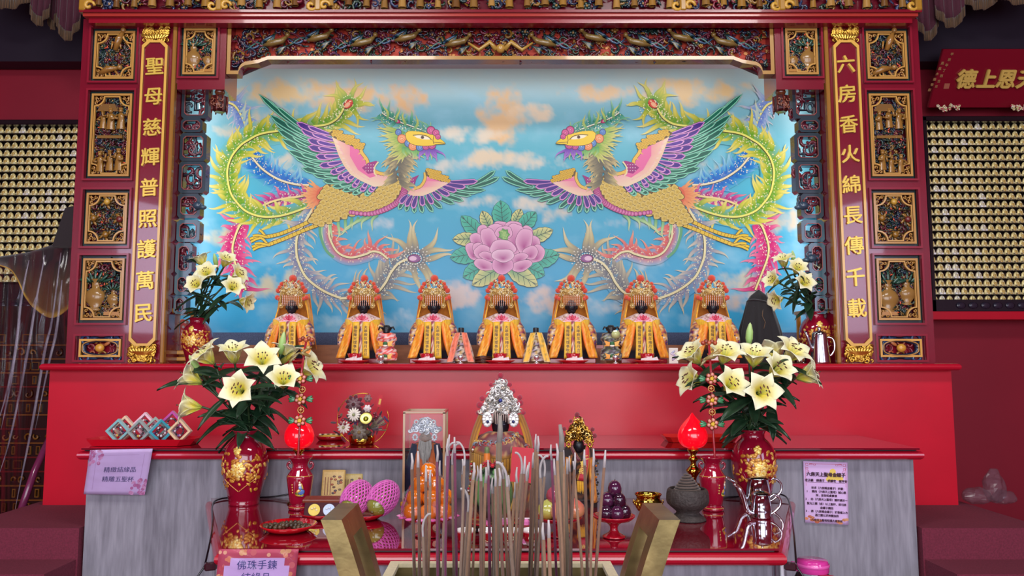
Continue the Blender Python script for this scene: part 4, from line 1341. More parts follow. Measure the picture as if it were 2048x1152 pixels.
# ================================================================== openwork brackets at the niche sides
YK = 3.52
LAT = [((352, 417), 168, 237, 1), ((347, 405), 237, 264, 0), ((346, 413), 266, 322, 1), ((343, 411), 323, 386, 1), ((340, 400), 387, 436, 2), ((338, 399), 440, 484, 1), ((336, 384), 486, 548, 2), ((334, 380), 548, 590, 1), ((334, 372), 592, 628, 0)]
for s in (-1, 1):
    br = thing('openwork_bracket', (s * 1.44, YK, PY(1001, 640, YK).z), 'dark openwork scroll bracket down the niche edge, ' + ('beside the left phoenix' if s < 0 else 'beside the right phoenix'), 'openwork bracket')
    m = MB()
    rng = random.Random(31)
    fn = lambda x, z, t: (s * x, YK + t, z)
    for us, v0, v1, kind in LAT:
        xa, xb, za, zb = rectpx(us, v0, v1, YK)
        xa, xb = -xb, min(-xa, XI - .003)
        k = MB()
        e = .018 if kind else .013
        ch = .012
        def octo(a):
            A, B, Cc, D = xa + a, xb - a, za + a, zb - a
            return [(A + ch, Cc), (B - ch, Cc), (B, Cc + ch), (B, D - ch), (B - ch, D), (A + ch, D), (A, D - ch), (A, Cc + ch)]
        dark = '2e3c46' if v0 < 400 else '3c5a66'
        m.ring(octo(0), octo(e), fn, .05, dark, '5a1c28')
        m.ring(octo(e * .82), octo(e), lambda x, z, t: (s * x, YK - .003 + t, z), .01, '8c4a48')
        w, h = xb - xa, zb - za
        for q in range(7):                              # scrolls filling the frame
            scroll(k, s * rng.uniform(xa + e, xb - e), rng.uniform(za + e, zb - e), rng.uniform(.2, .34) * min(w, h), rng.uniform(0, 6), .9, .0085, YK + .022, rng.choice(['5e1a28', '6e2230', '5a2030', '34424c']), rng.choice((-1, 1)), 9, 6)
        # squared hook inside
        cx, cz = (xa + xb) / 2 + rng.uniform(-.01, .01), (za + zb) / 2
        p = [(cx + w * .5 - e, cz + h * .1), (cx, cz + h * .1), (cx, cz - h * .22), (cx - w * .2, cz - h * .22), (cx - w * .2, cz - h * .02)]
        k.tube([(s * x, YK + .02, z) for x, z in p], .0095, 4, dark)
        if kind == 2:                                   # dragon head leaning out of the frame
            X, Z = xa + .01, (za + zb) / 2
            k.ball((s * X, YK + .0, Z), (.026, .022, .02), 9, 6, '35485a')
            k.ball((s * (X - .024), YK, Z - .008), (.018, .015, .011), 8, 5, '3e5666')
            for q in range(4):
                scroll(k, s * (X + rng.uniform(-.02, .03)), Z + rng.uniform(-.03, .035), .017, rng.uniform(0, 6), .9, .006, YK - .004, ['3e5666', '6e2430', '35485a', '7a3a3a'][q], 1)
        build(k, 'scroll_lattice', 'lacquer', br)
    # hooked gilt foot
    k = MB()
    p = PY(332, 640, YK)
    x, z = -p.x, p.z
    k.tube([(s * (x - .03), YK + .01, z + .05), (s * (x - .01), YK + .005, z + .03), (s * (x + .005), YK, z), (s * (x - .012), YK, z - .012), (s * (x - .016), YK, z + .004)], [.010, .016, .018, .012, .006], 7, 'c09048')
    build(m, 'bracket_frame', 'lacquer', br)
    build(k, 'gilt_foot', 'lacquer', br)
    # carved pendant hanging at the corner of the header
    u = 441 if s < 0 else 1560
    p0, p1 = PY(u, 156, YK - .03), PY(u, 226, YK - .03)
    pd = thing('carved_pendant', (p1.x, p1.y, p0.z), 'small carved wooden pendant hanging by the ' + ('blue plume of the left phoenix' if s < 0 else 'pale plume of the right phoenix'), 'pendant')
    m = MB()
    H_ = p0.z - p1.z
    m.lathe([(.0, 0), (.018, 0), (.026, -H_ * .18), (.02, -H_ * .3), (.024, -H_ * .42), (.018, -H_ * .5), (.0, -H_ * .5)], 10, (p0.x, p0.y, p0.z), '6e3a22')
    for q in range(12):
        a = q * 2 * pi / 6
        scroll(m, p0.x + .018 * cos(a), p0.z - H_ * (.12 + .16 * (q // 6)), .011, a, .9, .004, p0.y - .018, '7a4424', 1, 6, 4)
    build(m, 'knop', 'lacquer', pd)
    m = MB()
    m.lathe([(.012, -H_ * .5), (.034, -H_ * .54), (.036, -H_ * .62), (.032, -H_ * .92), (.022, -H_ * .98), (.0, -H_ * .98)], 8, (p0.x, p0.y, p0.z), '3e1416', smooth=False)
    for q in range(8):
        a = q * 2 * pi / 8
        X, Yy = p0.x + .035 * cos(a), p0.y + .035 * sin(a)
        m.tube([(X, Yy, p0.z - H_ * .55), (X, Yy, p0.z - H_ * .93), (X * .2 + p0.x * .8 + .03 * cos(a), Yy, p0.z - H_ * 1.0)], [.006, .005, .002], 5, '5e2420')
    for q in range(10):
        scroll(m, p0.x + rng.uniform(-.024, .024), p0.z - H_ * rng.uniform(.6, .9), .012, rng.uniform(0, 6), .9, .003, p0.y - .036, '8a5038', 1, 6, 4)
    build(m, 'lantern_body', 'lacquer', pd)

# ================================================================== cabinets of small buddha figurines
YC = 4.40
def figurine(pale):
    m = MB()
    a, b, c = ('f0dc98', 'd4b060', 'fbf0c0') if not pale else ('f4ecd4', 'e0d2b0', 'ffffff')
    prof = [(.0185, 0), (.0185, .014), (.0178, .021), (.0145, .030), (.009, .0365), (.004, .0395), (0, .0405)]
    m.lathe(prof, 14, (0, .004, 0), mix(a, 'fff0b0', .2), sy=.45)         # domed niche shell
    m.lathe([(.0115, .002), (.0125, .007), (.0085, .012), (.0072, .017), (.0085, .0215), (.004, .0245)], 9, (0, -.004, 0), b, sy=.7)
    m.ball((0, -.007, .0285), (.0048, .0046, .0055), 8, 6, c)
    m.ball((0, -.0065, .0345), (.002, .002, .002), 6, 4, b)
    m.box((0, -.008, .0055), (.033, .006, .011), c, bev=.001)
    return m
cabs = {}
for s in (-1, 1):
    x0, x1 = (PY(1850, 430, YC).x, 3.35) if s > 0 else (-3.35, PY(165, 380, YC).x)
    z1 = PY(1001, 236 if s > 0 else 243, YC).z
    z0 = PY(1001, 624, YC).z
    cab = thing('figurine_cabinet', ((x0 + x1) / 2, YC + .04, z0), 'black wall cabinet with shelves of gold figurines, ' + ('under the red plaque' if s > 0 else 'above the plastic-covered canopy'), 'cabinet')
    m = MB()
    m.box(((x0 + x1) / 2, YC + .075, (z0 + z1) / 2), (x1 - x0, .03, z1 - z0), '15131c')
    for xx in (x0 + .012, x1 - .012):
        m.box((xx, YC + .02, (z0 + z1) / 2), (.024, .1, z1 - z0), '14121a', bev=.004)
    m.box(((x0 + x1) / 2, YC + .02, z1 - .012), (x1 - x0, .1, .03), '14121a', bev=.004)
    m.box(((x0 + x1) / 2, YC + .02, z0 + .035), (x1 - x0, .1, .07), '1a1824', bev=.004)
    for q in range(9):
        m.ball((x0 + .16 + q * .07, YC - .03, z0 + .035), (.03, .006, .02), 8, 5, '2c2838')
    build(m, 'cabinet_body', 'lacquer', cab)
    cabs[s] = (cab, x0, x1, z0, z1)
mat('figurine_gold', vcol=True, rough=.3, metal=.15)
gf = [build(figurine(p), 'buddha_figurine', 'figurine_gold', None) for p in (0, 1)]
cell = PY(1856, 250, YC)
DX, DZ = .0438, .0462
spots = []
for s in (-1, 1):
    cab, x0, x1, z0, z1 = cabs[s]
    sh = MB()
    zt = z1 - .066
    nr = 23 if s > 0 else 20
    for r in range(nr):
        z = zt - r * DZ
        sh.box(((x0 + x1) / 2, YC + .035, z - .002), (x1 - x0 - .05, .05, .003), '2a2016')
        for c in range(22):
            x = (x0 + .042 + c * DX) if s > 0 else (x1 - .03 - c * DX)
            pu = CX + x / (YC * CT) * F * .985
            b_vis = True
            if b_vis and abs(x) < 3.32:
                spots.append((s, x, z, r))
    build(sh, 'shelf_board', 'paint', cab)
rng = random.Random(21)
vis = list(spots)
vis.sort(key=lambda p: (abs(p[1]) > (3.06 if p[0] > 0 else 2.92) or (p[0] < 0 and p[3] > 13), abs(p[1])))
first, rest = vis[:300], vis[300:]
FL = {1: ('small gold buddha figurine on the shelves of the cabinet under the red plaque', 'figurines right of the altar'), -1: ('small gold buddha figurine on the shelves of the cabinet above the covered canopy', 'figurines left of the altar')}
used = [False, False]
for s, x, z, r in first:
    p = 1 if rng.random() < .12 else 0
    o = gf[p] if not used[p] else gf[p].copy()
    if used[p]:
        COL.objects.link(o)
    used[p] = True
    o.location = (x, YC + .02, z)
    o.rotation_euler = (0, 0, rng.uniform(-.08, .08))
    tag(o, FL[s][0], 'figurine', FL[s][1], 'thing')
for s in (-1, 1):
    q = [p for p in rest if p[0] == s]
    if q:
        m = MB()
        src = figurine(0)
        for _, x, z, r in q:
            m.add([(v[0] + x, v[1] + YC + .02, v[2] + z) for v in src.v], src.f, smooth=True, cols=src.c)
        tag(build(m, 'buddha_figurines', 'figurine_gold', None, (q[0][1], YC, q[0][2])), 'outer rows of small gold figurines on the cabinet shelves ' + ('at the edge of the photo' if s > 0 else 'by the canopy pole'), 'figurines', FL[s][1], 'stuff')

# red sill and plaque on the right
struct(bx((2.85, 4.41, PY(1001, 632, 4.4).z), (1.3, .14, .045)), 'trim_sill', 'red_board')
pl = thing('name_plaque', (3.1, 4.3, PY(1001, 216, 4.3).z), 'red wooden plaque with gold characters hung above the right cabinet', 'plaque')
b0, b1, t0 = PY(1857, 216, 4.36), PY(2300, 216, 4.36), PY(1878, 97, 4.18)
ez_ = (t0 - Vector((b0.x, b0.y, b0.z)))
ey_ = Vector((0, ez_.y, ez_.z)).normalized()
ex_ = Vector((1, 0, 0))
nz = ex_.cross(ey_)
wpl, hpl = 1.25, ez_.length * .985
m = MB()
o0 = b0
R = Matrix((ex_, -nz, ey_)).transposed()
m.box(o0 + ex_ * (wpl / 2) + ey_ * (hpl / 2) - nz * .012, (wpl, .024, hpl), '7e1024', R, bev=.004)
build(m, 'board', 'lacquer', pl)
m = MB()
def on_pl(u, v, off=.004):
    a, f, r = ray(u, v)
    d = Vector((a, f, r))
    n = nz
    t = n.dot(o0 - Vector((0, 0, CAMZ))) / n.dot(d)
    return Vector((0, 0, CAMZ)) + d * t + n * off
for ch, u in (('德', 1931), ('上', 1972), ('恩', 2011), ('天', 2052)):
    write(m, ch, on_pl(u, 157), ex_, ey_, .112, 'd9b45a', .006, .03)
build(m, 'gold_lettering', 'paint', pl)
for txt, u, v in (('甲辰年丁酉吉旦', 1903, 108), ('鳳凰木雕敬獻', 1884, 126)):
    m = MB()
    write(m, txt, on_pl(u, v), ex_, ey_, .018, 'b98a5a', .001, .0, step=-ey_ * .030 - ex_ * .007)
    build(m, 'inscription_lettering', 'paint', pl)
m = MB()
m.box(on_pl(1893, 172, .001), (.03, .004, .03), 'a8604a', R)
build(m, 'seal_stamp', 'paint', pl)
for u in (1895, 2042):
    m = MB()
    p = PY(u, 218, 4.33)
    for j in range(22):
        a = rng.uniform(0, 2 * pi)
        c = p + Vector((rng.uniform(-.06, .06), rng.uniform(-.02, .0), rng.uniform(-.012, .016)))
        for i in range(5):
            w = a + i * 1.257
            m.ball(c + Vector((.006 * cos(w), -.004, .006 * sin(w))), (.005, .003, .005), 5, 3, rng.choice(['f0e6d0', 'e6d8b0', 'c03050', 'd8c890']))
    build(m, 'flower_ornament', 'paint', pl)

# ================================================================== valances in the upper corners
def valance(items, Y, label):
    t = thing('valance_curtain', PY(items[0][0], items[0][3], Y), label, 'curtain')
    for u0, u1, v0, v1, dY in items:
        y = Y + dY
        a, b = PY(u0, v0, y), PY(u1, v0, y)
        h = a.z - PY(u0, v1, y).z
        m = MB()
        def f(i, j):
            x = a.x + (b.x - a.x) * i
            sag = h * (.78 + .22 * sin(pi * i))
            return (x, y + .012 * sin(i * 22) * (.3 + .7 * j), a.z - sag * j)
        m.grid(f, 28, 6, '4a1228', thick=.004)
        sw = build(m, 'swag', 'cloth', t)
        m = MB()
        fl = .055
        def g(i, j):
            q = f(i, 1)
            return (q[0], q[1] - .004 + .003 * sin(i * 160), q[2] + .006 - fl * j)
        m.grid(g, 120, 2, '7a5a3c', cfn=lambda i, j: '6e5034' if int(i * 120) % 2 else '46301f', thick=.003)
        build(m, 'fringe', 'cloth', sw)
valance([(-30, 72, -90, 2, .0), (66, 106, -80, 36, -.05), (102, 124, -80, 44, .03), (120, 168, -80, 66, -.02)], 4.05, 'maroon fringed valance in the dark upper left corner')
valance([(1826, 1870, -80, 66, .0), (1864, 1924, -80, 40, -.05), (1918, 1990, -80, 4, .03), (1984, 2090, -90, -6, 0)], 4.05, 'maroon fringed valance in the dark upper right corner')
struct(bx((0, 4.42, 3.72), (7.9, .12, .95), '1c1024'), 'upper_shade_panel', 'paint')  # added dark navy box, stands in for the unlit top of the back wall

# ================================================================== canopy under plastic at the left
YX = 3.95
cp = thing('covered_canopy', (-2.5, YX + .1, 0), 'dark ceremonial canopy wrapped in clear plastic at the left edge', 'canopy')
m = MB()
a = [PY(u, v, YX) for u, v in ((104, 492), (144, 492), (146, 412), (130, 416))]
m.hexa([a[0], a[1], a[1] + Vector((0, .08, 0)), a[0] + Vector((0, .08, 0)), a[3], a[2], a[2] + Vector((0, .08, 0)), a[3] + Vector((0, .08, 0))], '2a2024')
build(m, 'finial_post', 'cloth', cp)
m = MB()
top = spline([(-60, 528), (0, 515), (60, 505), (110, 490), (150, 488)], 6)
bot = spline([(-60, 520), (10, 535), (32, 556), (50, 595), (72, 620), (100, 636), (125, 628), (150, 606)], 5)
def cf(i, j):
    t_, b_ = along(top, i), along(bot, i)
    return PY(t_[0] + (b_[0] - t_[0]) * j, t_[1] + (b_[1] - t_[1]) * j, YX + .1 - .16 * j + .012 * sin(i * 30) * j)
m.grid(cf, 40, 12, '3a2a22', cfn=lambda i, j: mix('2c1c22', '7a5226', max(0, j - .25) * 1.2) if j < .93 else 'c89a3c', thick=.006)
build(m, 'canopy_cloth', 'cloth', cp)
m = MB()
p0, p1 = PY(-80, 560, YX + .25), PY(150, 560, YX + .25)
m.box(((p0.x + p1.x) / 2, YX + .28, .9), (p1.x - p0.x, .05, 1.8), '24100e')
rng = random.Random(6)
for r in range(15):
    z = .55 + r * .075
    for c in range(9):
        x = p0.x + .04 + (c + rng.uniform(-.3, .3)) * (p1.x - p0.x - .06) / 9
        if r % 3 == 1:
            scroll(m, x, z + .02, rng.uniform(.015, .03), rng.uniform(0, 6), .9, .006, YX + .25, rng.choice(['7a4a16', '5e3412', '8a5a1c']), rng.choice((-1, 1)))
        elif rng.random() < .6:
            w = rng.choice((.018, .022, .05))
            R4 = [(x, z), (x + w, z), (x + w, z + .045), (x, z + .045)]
            R5 = [(x + .005, z + .005), (x + w - .005, z + .005), (x + w - .005, z + .040), (x + .005, z + .040)]
            m.ring(R4, R5, front(YX + .245), .01, rng.choice(['74460f', '5a3410', '8a5a1c']))
    m.box(((p0.x + p1.x) / 2, YX + .25, z - .014), (p1.x - p0.x, .012, .008), rng.choice(['6a1a18', '7e4a1c']))
build(m, 'carved_body', 'lacquer', cp)
m = MB()
m.tube([PY(106, 862, 3.72), PY(70, 940, 3.62), PY(38, 1032, 3.5)], .016, 8, '7a2c54')
build(m, 'leaning_pole', 'lacquer', cp)
fm = bpy.data.materials.new('clear_film')
fm.use_nodes = True
nt = fm.node_tree
out = nt.nodes['Material Output']
nt.nodes.remove(nt.nodes['Principled BSDF'])
tr, gl, mx, lw = nt.nodes.new('ShaderNodeBsdfTransparent'), nt.nodes.new('ShaderNodeBsdfGlossy'), nt.nodes.new('ShaderNodeMixShader'), nt.nodes.new('ShaderNodeLayerWeight')
tr.inputs[0].default_value = (.93, .93, .95, 1)
gl.inputs['Roughness'].default_value = .12
lw.inputs['Blend'].default_value = .22
nt.links.new(lw.outputs['Facing'], mx.inputs[0])
nt.links.new(tr.outputs[0], mx.inputs[1])
nt.links.new(gl.outputs[0], mx.inputs[2])
nt.links.new(mx.outputs[0], out.inputs['Surface'])
M['clear_film'] = fm
m = MB()
ft = spline([(-50, 545), (0, 530), (40, 505), (90, 500), (146, 492)], 6)
fb = spline([(-50, 1060), (-20, 1050), (0, 1040), (30, 1026), (104, 735), (135, 720)], 6)
def ff(i, j):
    t_, b_ = along(ft, i), along(fb, i)
    n_ = .03 * noise.noise(Vector((i * 9, j * 2.2, 1))) + .02 * sin(i * 34 + 3 * sin(j * 3)) * min(1, j * 2)
    return PY(t_[0] + (b_[0] - t_[0]) * j, t_[1] + (b_[1] - t_[1]) * j, YX - .14 - .06 * sin(pi * j) + n_)
m.grid(ff, 90, 40)
build(m, 'plastic_cover', 'clear_film', cp)
mat('film_fold', 'a89cb0', rough=.15, alpha=.30, spec=.9)
for L in ([(58, 520), (43, 595), (31, 700), (12, 790), (-6, 850)], [(90, 510), (71, 608), (56, 700), (22, 869), (-4, 955)], [(122, 505), (104, 640), (90, 700), (66, 840), (44, 950), (28, 1030)], [(124, 560), (113, 660), (97, 730), (70, 860)], [(40, 640), (22, 760), (2, 860)]):
    S = spline(L, 6)
    m = MB()
    m.tube([PY(u, v, YX - .2 + .004 * sin(i)) for i, (u, v) in enumerate(S)], [.0075 * (.12 + .88 * sin(pi * min(1, (i + 2) / len(S)))) for i in range(len(S))], 7, 'ffffff', flat=.4)
    build(m, 'plastic_fold', 'film_fold', cp)

# crumpled bag on the platform at the right
m = MB()
p = PZ(1975, 1006, ZP)
for (dx, dz, r, sd) in ((.02, .07, (.045, .04, .075), 1), (-.06, .03, (.06, .05, .035), 5), (.06, .025, (.05, .04, .03), 9)):
    b = MB()
    b.ball((0, 0, 0), r, 18, 12, 'b8a0a8')
    c = p + Vector((dx, -.02, dz + .004))
    vs = []
    for v in b.v:
        d = 1 + .28 * noise.noise(Vector(v) * 34 + Vector((sd, 0, 0)))
        vs.append((c.x + v[0] * d, c.y + v[1] * d, max(ZP + .001, c.z + v[2] * d)))
    m.add(vs, b.f, 'b8a0a8')
mat('bag_film', '7a5a66', rough=.15, alpha=.4)
tag(build(m, 'plastic_bag', 'bag_film', None, (p.x, p.y, ZP)), 'crumpled clear plastic bag on the maroon platform at the right', 'bag')
# ================================================================== robed deity statues
def brocade(c1, c2, c3, s=70.0):
    """woven pattern: colour of a point on embroidered cloth"""
    def f(p):
        n = noise.noise(Vector(p) * s)
        return c1 if n < .12 else (c2 if n < .32 else c3)
    return f
def sheet(mb, L, R_, n, m_, colf, y_off=0.0, thick=.0015, wob=.002):
    """cloth strip between two 3-D edge curves L and R_"""
    SL, SR = spline(L, 5), spline(R_, 5)
    def f(i, j):
        a, b = along3(SL, j), along3(SR, j)
        return (a[0] + (b[0] - a[0]) * i, a[1] + (b[1] - a[1]) * i - .004 * sin(pi * i) + wob * sin(i * 9 + j * 4), a[2] + (b[2] - a[2]) * i)
    mb.grid(f, n, m_, cfn=lambda i, j: colf(f(i, j), i, j), thick=thick)
def along3(P, t):
    x = t * (len(P) - 1)
    i = min(int(x), len(P) - 2)
    f = x - i
    return tuple(P[i][k] + (P[i + 1][k] - P[i][k]) * f for k in range(3))
def fringe(mb, pts, ln, col1, col2, n=60, r=.0016):
    for k in range(n):
        p = along3(pts, k / (n - 1))
        mb.tube([p, (p[0], p[1] - .003, p[2] - ln * .6), (p[0] + .001 * sin(k), p[1] - .001, p[2] - ln * (.9 + .1 * sin(k * 3)))], [r, r, r * .6], 4, col1 if k % 3 else col2, cap=False)
RIB_R, RIB_L = '大甲辰年梅月吉旦', '福陞陳光理事敬獻'
def deity(at, label, group=None, ribbons=True):
    t = thing('deity_statue', at, label, 'statue', group, local=True)
    b = MB()
    b.box((0, .0, .011), (.21, .13, .022), '8e1226', bev=.003)
    build(b, 'plinth', 'lacquer', t)
    b = MB()                                            # robe
    br = brocade('b8541c', 'd87a2a', 'eaa648', 90)
    def robe(i, j):
        a = 2 * pi * i
        r = [.088, .086, .082, .076, .066, .05, .03][min(6, int(j * 6))]
        z = .022 + .205 * j
        q = 1 + .03 * sin(a * 9)
        return (r * q * cos(a), .62 * r * q * sin(a) + .01, z)
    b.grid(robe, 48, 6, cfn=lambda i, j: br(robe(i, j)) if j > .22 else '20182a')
    build(b, 'robe', 'cloth', t)
    for s in (-1, 1):                                   # wide sleeves in many colours
        b = MB()
        def sl(i, j):
            a = 2 * pi * i
            r = .012 + .026 * sin(pi * (.12 + .8 * j))
            return (s * (.062 + .036 * j + r * cos(a) * .8), -.012 - .03 * j + r * .9 * sin(a), .195 - .115 * j + r * .3 * cos(a))
        cs = ['e8c890', '7a1c4a', '2c2a58', 'd89a48', 'a02848', 'c87c34', 'e8d0b8']
        b.grid(sl, 16, 14, cfn=lambda i, j: cs[int(3.5 + 6.9 * noise.noise(Vector(sl(i, j)) * 60)) % 7])
        for k in range(9):
            p = sl(.6 + .03 * k, .1 + .1 * k)
            b.ball(p, .0042, 6, 4, ['f2ead8', 'd8b04a', '3a2a6a'][k % 3])
        build(b, 'sleeve', 'satin', t)
    b = MB()                                            # veil falling from the crown behind the shoulders
    for s in (-1, 1):
        def ve(i, j):
            x = .048 + .036 * math.sin(j * pi * .5) + .006 * i
            return (s * (x + .004 * i), -.012 + .05 * i + .006 * sin(j * 7), .318 - .205 * j + .006 * sin(i * 6))
        b.grid(ve, 7, 14, cfn=lambda i, j: ['e89a20', 'f2b32e', 'd8801c', 'f4c040'][int(i * 7 + j * 3) % 4], thick=.003)
        for k in range(16):
            p = ve(.15, .08 + .055 * k)
            b.tube([p, (p[0] + s * .004, p[1] - .007, p[2] - .02), (p[0] + s * .006, p[1] - .006, p[2] - .038)], [.0022, .002, .001], 4, ['f4bc38', 'e88a1c'][k % 2], cap=False)
    def vb(i, j):
        a = pi * i
        return (.068 * cos(a) * (1 + .55 * j), .03 + .03 * sin(a), .325 - .26 * j)
    b.grid(vb, 14, 8, 'd8842a', thick=.003)
    build(b, 'veil', 'cloth', t)
    b = MB()                                            # head
    b.ball((0, -.018, .258), (.0245, .026, .034), 14, 10, '14121c')
    b.ball((0, -.046, .252), (.0042, .005, .006), 6, 5, '1a1824')
    b.ball((0, -.042, .240), (.008, .003, .0018), 8, 4, '2a2430')
    for s in (-1, 1):
        b.ball((s * .009, -.041, .262), (.005, .003, .002), 6, 4, '3a3848')
        b.ball((s * .026, -.016, .257), (.004, .006, .011), 6, 5, '14121c')
    b.lathe([(.018, .215), (.014, .235)], 10, (0, -.012, 0), '14121c')
    build(b, 'head', 'black_face', t)
    b = MB()                                            # shoulder collar with lotus
    def co(i, j):
        a = -pi * .12 + pi * 1.24 * i
        r = .022 + .060 * j
        dip = .024 * math.exp(-((i - .5) / .16) ** 2) * j
        return (-r * cos(a), -.02 - r * .62 * sin(a), .226 - .026 * j - dip + .002 * sin(i * 30))
    cb = brocade('d8b4b0', 'e8d0c4', 'a87868', 80)
    b.grid(co, 40, 6, cfn=lambda i, j: 'f0b8c8' if abs(i - .5) < .14 else cb(co(i, j)), thick=.003)
    for k in range(10):
        s = -1 if k % 2 else 1
        p = co(.5 + s * (.2 + .028 * (k // 2)), .55 + .2 * sin(k))
        b.ball((p[0], p[1] - .002, p[2]), .0035, 6, 4, ['2e5a3a', 'a03040', '4a2a58', 'f2e6d8', 'c84838'][k % 5])
    pc = Vector(co(.5, .62))
    for k, (a, l, c_) in enumerate((((a_, l_ * 1.5, c__) for a_, l_, c__ in ((.0, .017, 'c8204a'), (.55, .017, 'd8405e'), (-.55, .017, 'd8405e'), (1.05, .019, 'e87890'), (-1.05, .019, 'e87890'), (1.45, .02, 'f0a0b4'), (-1.45, .02, 'f0a0b4'))))):
        b.ball((pc.x + sin(a) * l * .6, pc.y - .005 + .0004 * k, pc.z - .004 + cos(a) * l * .6), (.0062, .0022, l * .55), 7, 5, c_, Ry(a))
    build(b, 'collar', 'satin', t)
    b = MB()
    ed = [co(i / 40, 1) for i in range(41)]
    fringe(b, [(p[0], p[1] - .002, p[2] + .002) for p in ed], .034, 'f6c81e', 'e8a818', 90)
    build(b, 'collar_fringe', 'satin', t)
    # orange sashes
    og = brocade('f2941e', 'f8bc44', 'dc7214', 90)
    for s in (-1, 1):
        b = MB()
        sheet(b, [(s * .028, -.062, .196), (s * .040, -.076, .15), (s * .051, -.076, .09), (s * .072, -.072, .026)], [(s * .062, -.048, .196), (s * .078, -.058, .15), (s * .096, -.06, .09), (s * .116, -.064, .024)], 8, 16, lambda p, i, j: 'f0700e' if i < .22 and j < .75 else og(p))
        build(b, 'brocade_sash', 'satin', t)
    if ribbons:
        for s, tx in ((-1, RIB_L), (1, RIB_R)):
            b = MB()
            x0 = s * .023
            def ledge_(p, i, j):
                return 'f4bc28' if .1 < i < .9 else 'f8d860'
            sheet(b, [(x0 - .0145, -.078, .188), (x0 - .0150, -.083, .11), (x0 - .0155 + s * .003, -.084, .022)], [(x0 + .0145, -.078, .188), (x0 + .0150, -.083, .11), (x0 + .0155 + s * .003, -.084, .022)], 6, 10, ledge_, wob=.0004)
            for k, ch in enumerate(tx):
                z = .163 - k * .0172
                write(b, ch, (x0 + s * .002 * k / 8, -.0892 + .00, z), (1, 0, 0), (0, 0, 1), .0165, '5a3408', 0, .012)
            build(b, 'inscribed_ribbon', 'satin', t)
        b = MB()
        sheet(b, [(-.008, -.072, .19), (-.008, -.076, .03)], [(.008, -.072, .19), (.008, -.076, .03)], 4, 14, lambda p, i, j: ['b02c4a', 'e8d0a0', '3a2a4a', 'd88a30', 'f0e0c8'][int(abs(noise.noise(Vector(p) * 160)) * 14) % 5])
        build(b, 'centre_panel', 'satin', t)
    # crown
    cr = thing('tmp', (0, 0, 0), None, None)
    bpy.data.objects.remove(cr)
    b = MB()
    rng = random.Random(9)
    def band(i, j):
        a = pi * (1.04 + .92 * i)
        r = .050 + .006 * j
        return (r * cos(a), -.008 + .8 * r * sin(a), .312 + .032 * j)
    b.grid(band, 24, 3, 'c8a058', thick=.004)
    for k in range(120):
        i, j = rng.random(), rng.random() ** 1.5 * 1.9
        p = Vector(band(i, min(j, 1.2)))
        p.z = .312 + .034 * j
        p.x *= 1 - .32 * max(0, j - .9)
        if j > .95 and abs(p.x) > .042:
            continue
        p.y -= .003 + .004 * rng.random()
        scroll(b, p.x, p.z, rng.uniform(.004, .008), rng.uniform(0, 6), .9, .0022, p.y, rng.choice(['e8cc8c', 'd8b468', 'f2e0b0', 'b8924c', 'f8ecc8']), rng.choice((-1, 1)), 6, 4)
    for s in (-1, 1):                                    # round ear ornaments
        for k in range(8):
            w = k * pi / 4
            b.ball((s * .044 + .009 * cos(w), -.038, .264 + .009 * sin(w)), (.005, .003, .005), 6, 4, 'c8a058')
        b.ball((s * .044, -.041, .264), .006, 7, 5, 'e0c890')
        b.tube([(s * .046, -.03, .314), (s * .050, -.036, .29), (s * .046, -.037, .268)], .005, 5, 'b08a48')
    crown = build(b, 'crown', 'gilt_dull', t)
    b = MB()
    for k in range(9):
        a = (k - 4) / 4
        x, y = a * .036, -.052 + .008 * a * a
        b.tube([(x, y, .312), (x, y, .262)], .0013, 5, 'e8c0a8')
        for q in range(9):
            b.ball((x, y, .311 - .0058 * q * (1.0 - .12 * abs(a))), .0022, 5, 4, 'f0d0c4' if q % 2 else 'd89a8c')
    build(b, 'bead_fringe', 'paint', crown)
    pom = [(0, -.01, .392, .0185), (-.030, -.02, .378, .0085), (.030, -.02, .376, .0085), (-.010, -.03, .372, .0075), (.012, -.032, .366, .008)]
    for s in (-1, 1):
        pom += [(s * .046, -.03, .365, .0105), (s * .053, -.032, .349, .011), (s * .062, -.026, .335, .0125), (s * .068, -.02, .303, .0115), (s * .056, -.03, .296, .010), (s * .024, -.04, .354, .0095)]
    for q, (x, y, z, r) in enumerate(pom):
        p = MB()
        p.ball((x, y, z), r, 14, 9, 'e8431c')
        if z > .36:
            p.tube([(x * .8, y + .004, z - r * 1.6), (x, y, z - r * .8)], .0012, 4, 'c0a050')
        build(p, 'pompom', 'pompom', crown)
    return t
mat('black_face', vcol=True, rough=.35)
mat('gilt_dull', vcol=True, rough=.35, metal=.25)
mat('pompom', vcol=True, rough=.85, sheen=.5, bump=.6, bscale=500)
DX_ = [(583, 'behind the tall lily vase, leftmost of the seven'), (727, 'second from the left, beside the little red-robed doll'), (868, 'third from the left, under the grey plume eye'), (1003, 'in the middle of the row under the pink peony'), (1143, 'third from the right, beside the little yellow-sashed figure'), (1283, 'second from the right, beside the dark patchwork doll'), (1426, 'rightmost of the seven, beside the black-shrouded figure')]
YD = 3.57
d0 = None
for u, w in DX_:
    p = PY(u, 718, YD)
    at = (p.x, YD, ZL)
    lab = 'orange-robed black-faced deity statue ' + w
    if d0 is None:
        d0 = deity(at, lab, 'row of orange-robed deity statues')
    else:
        dup(d0, at, lab)
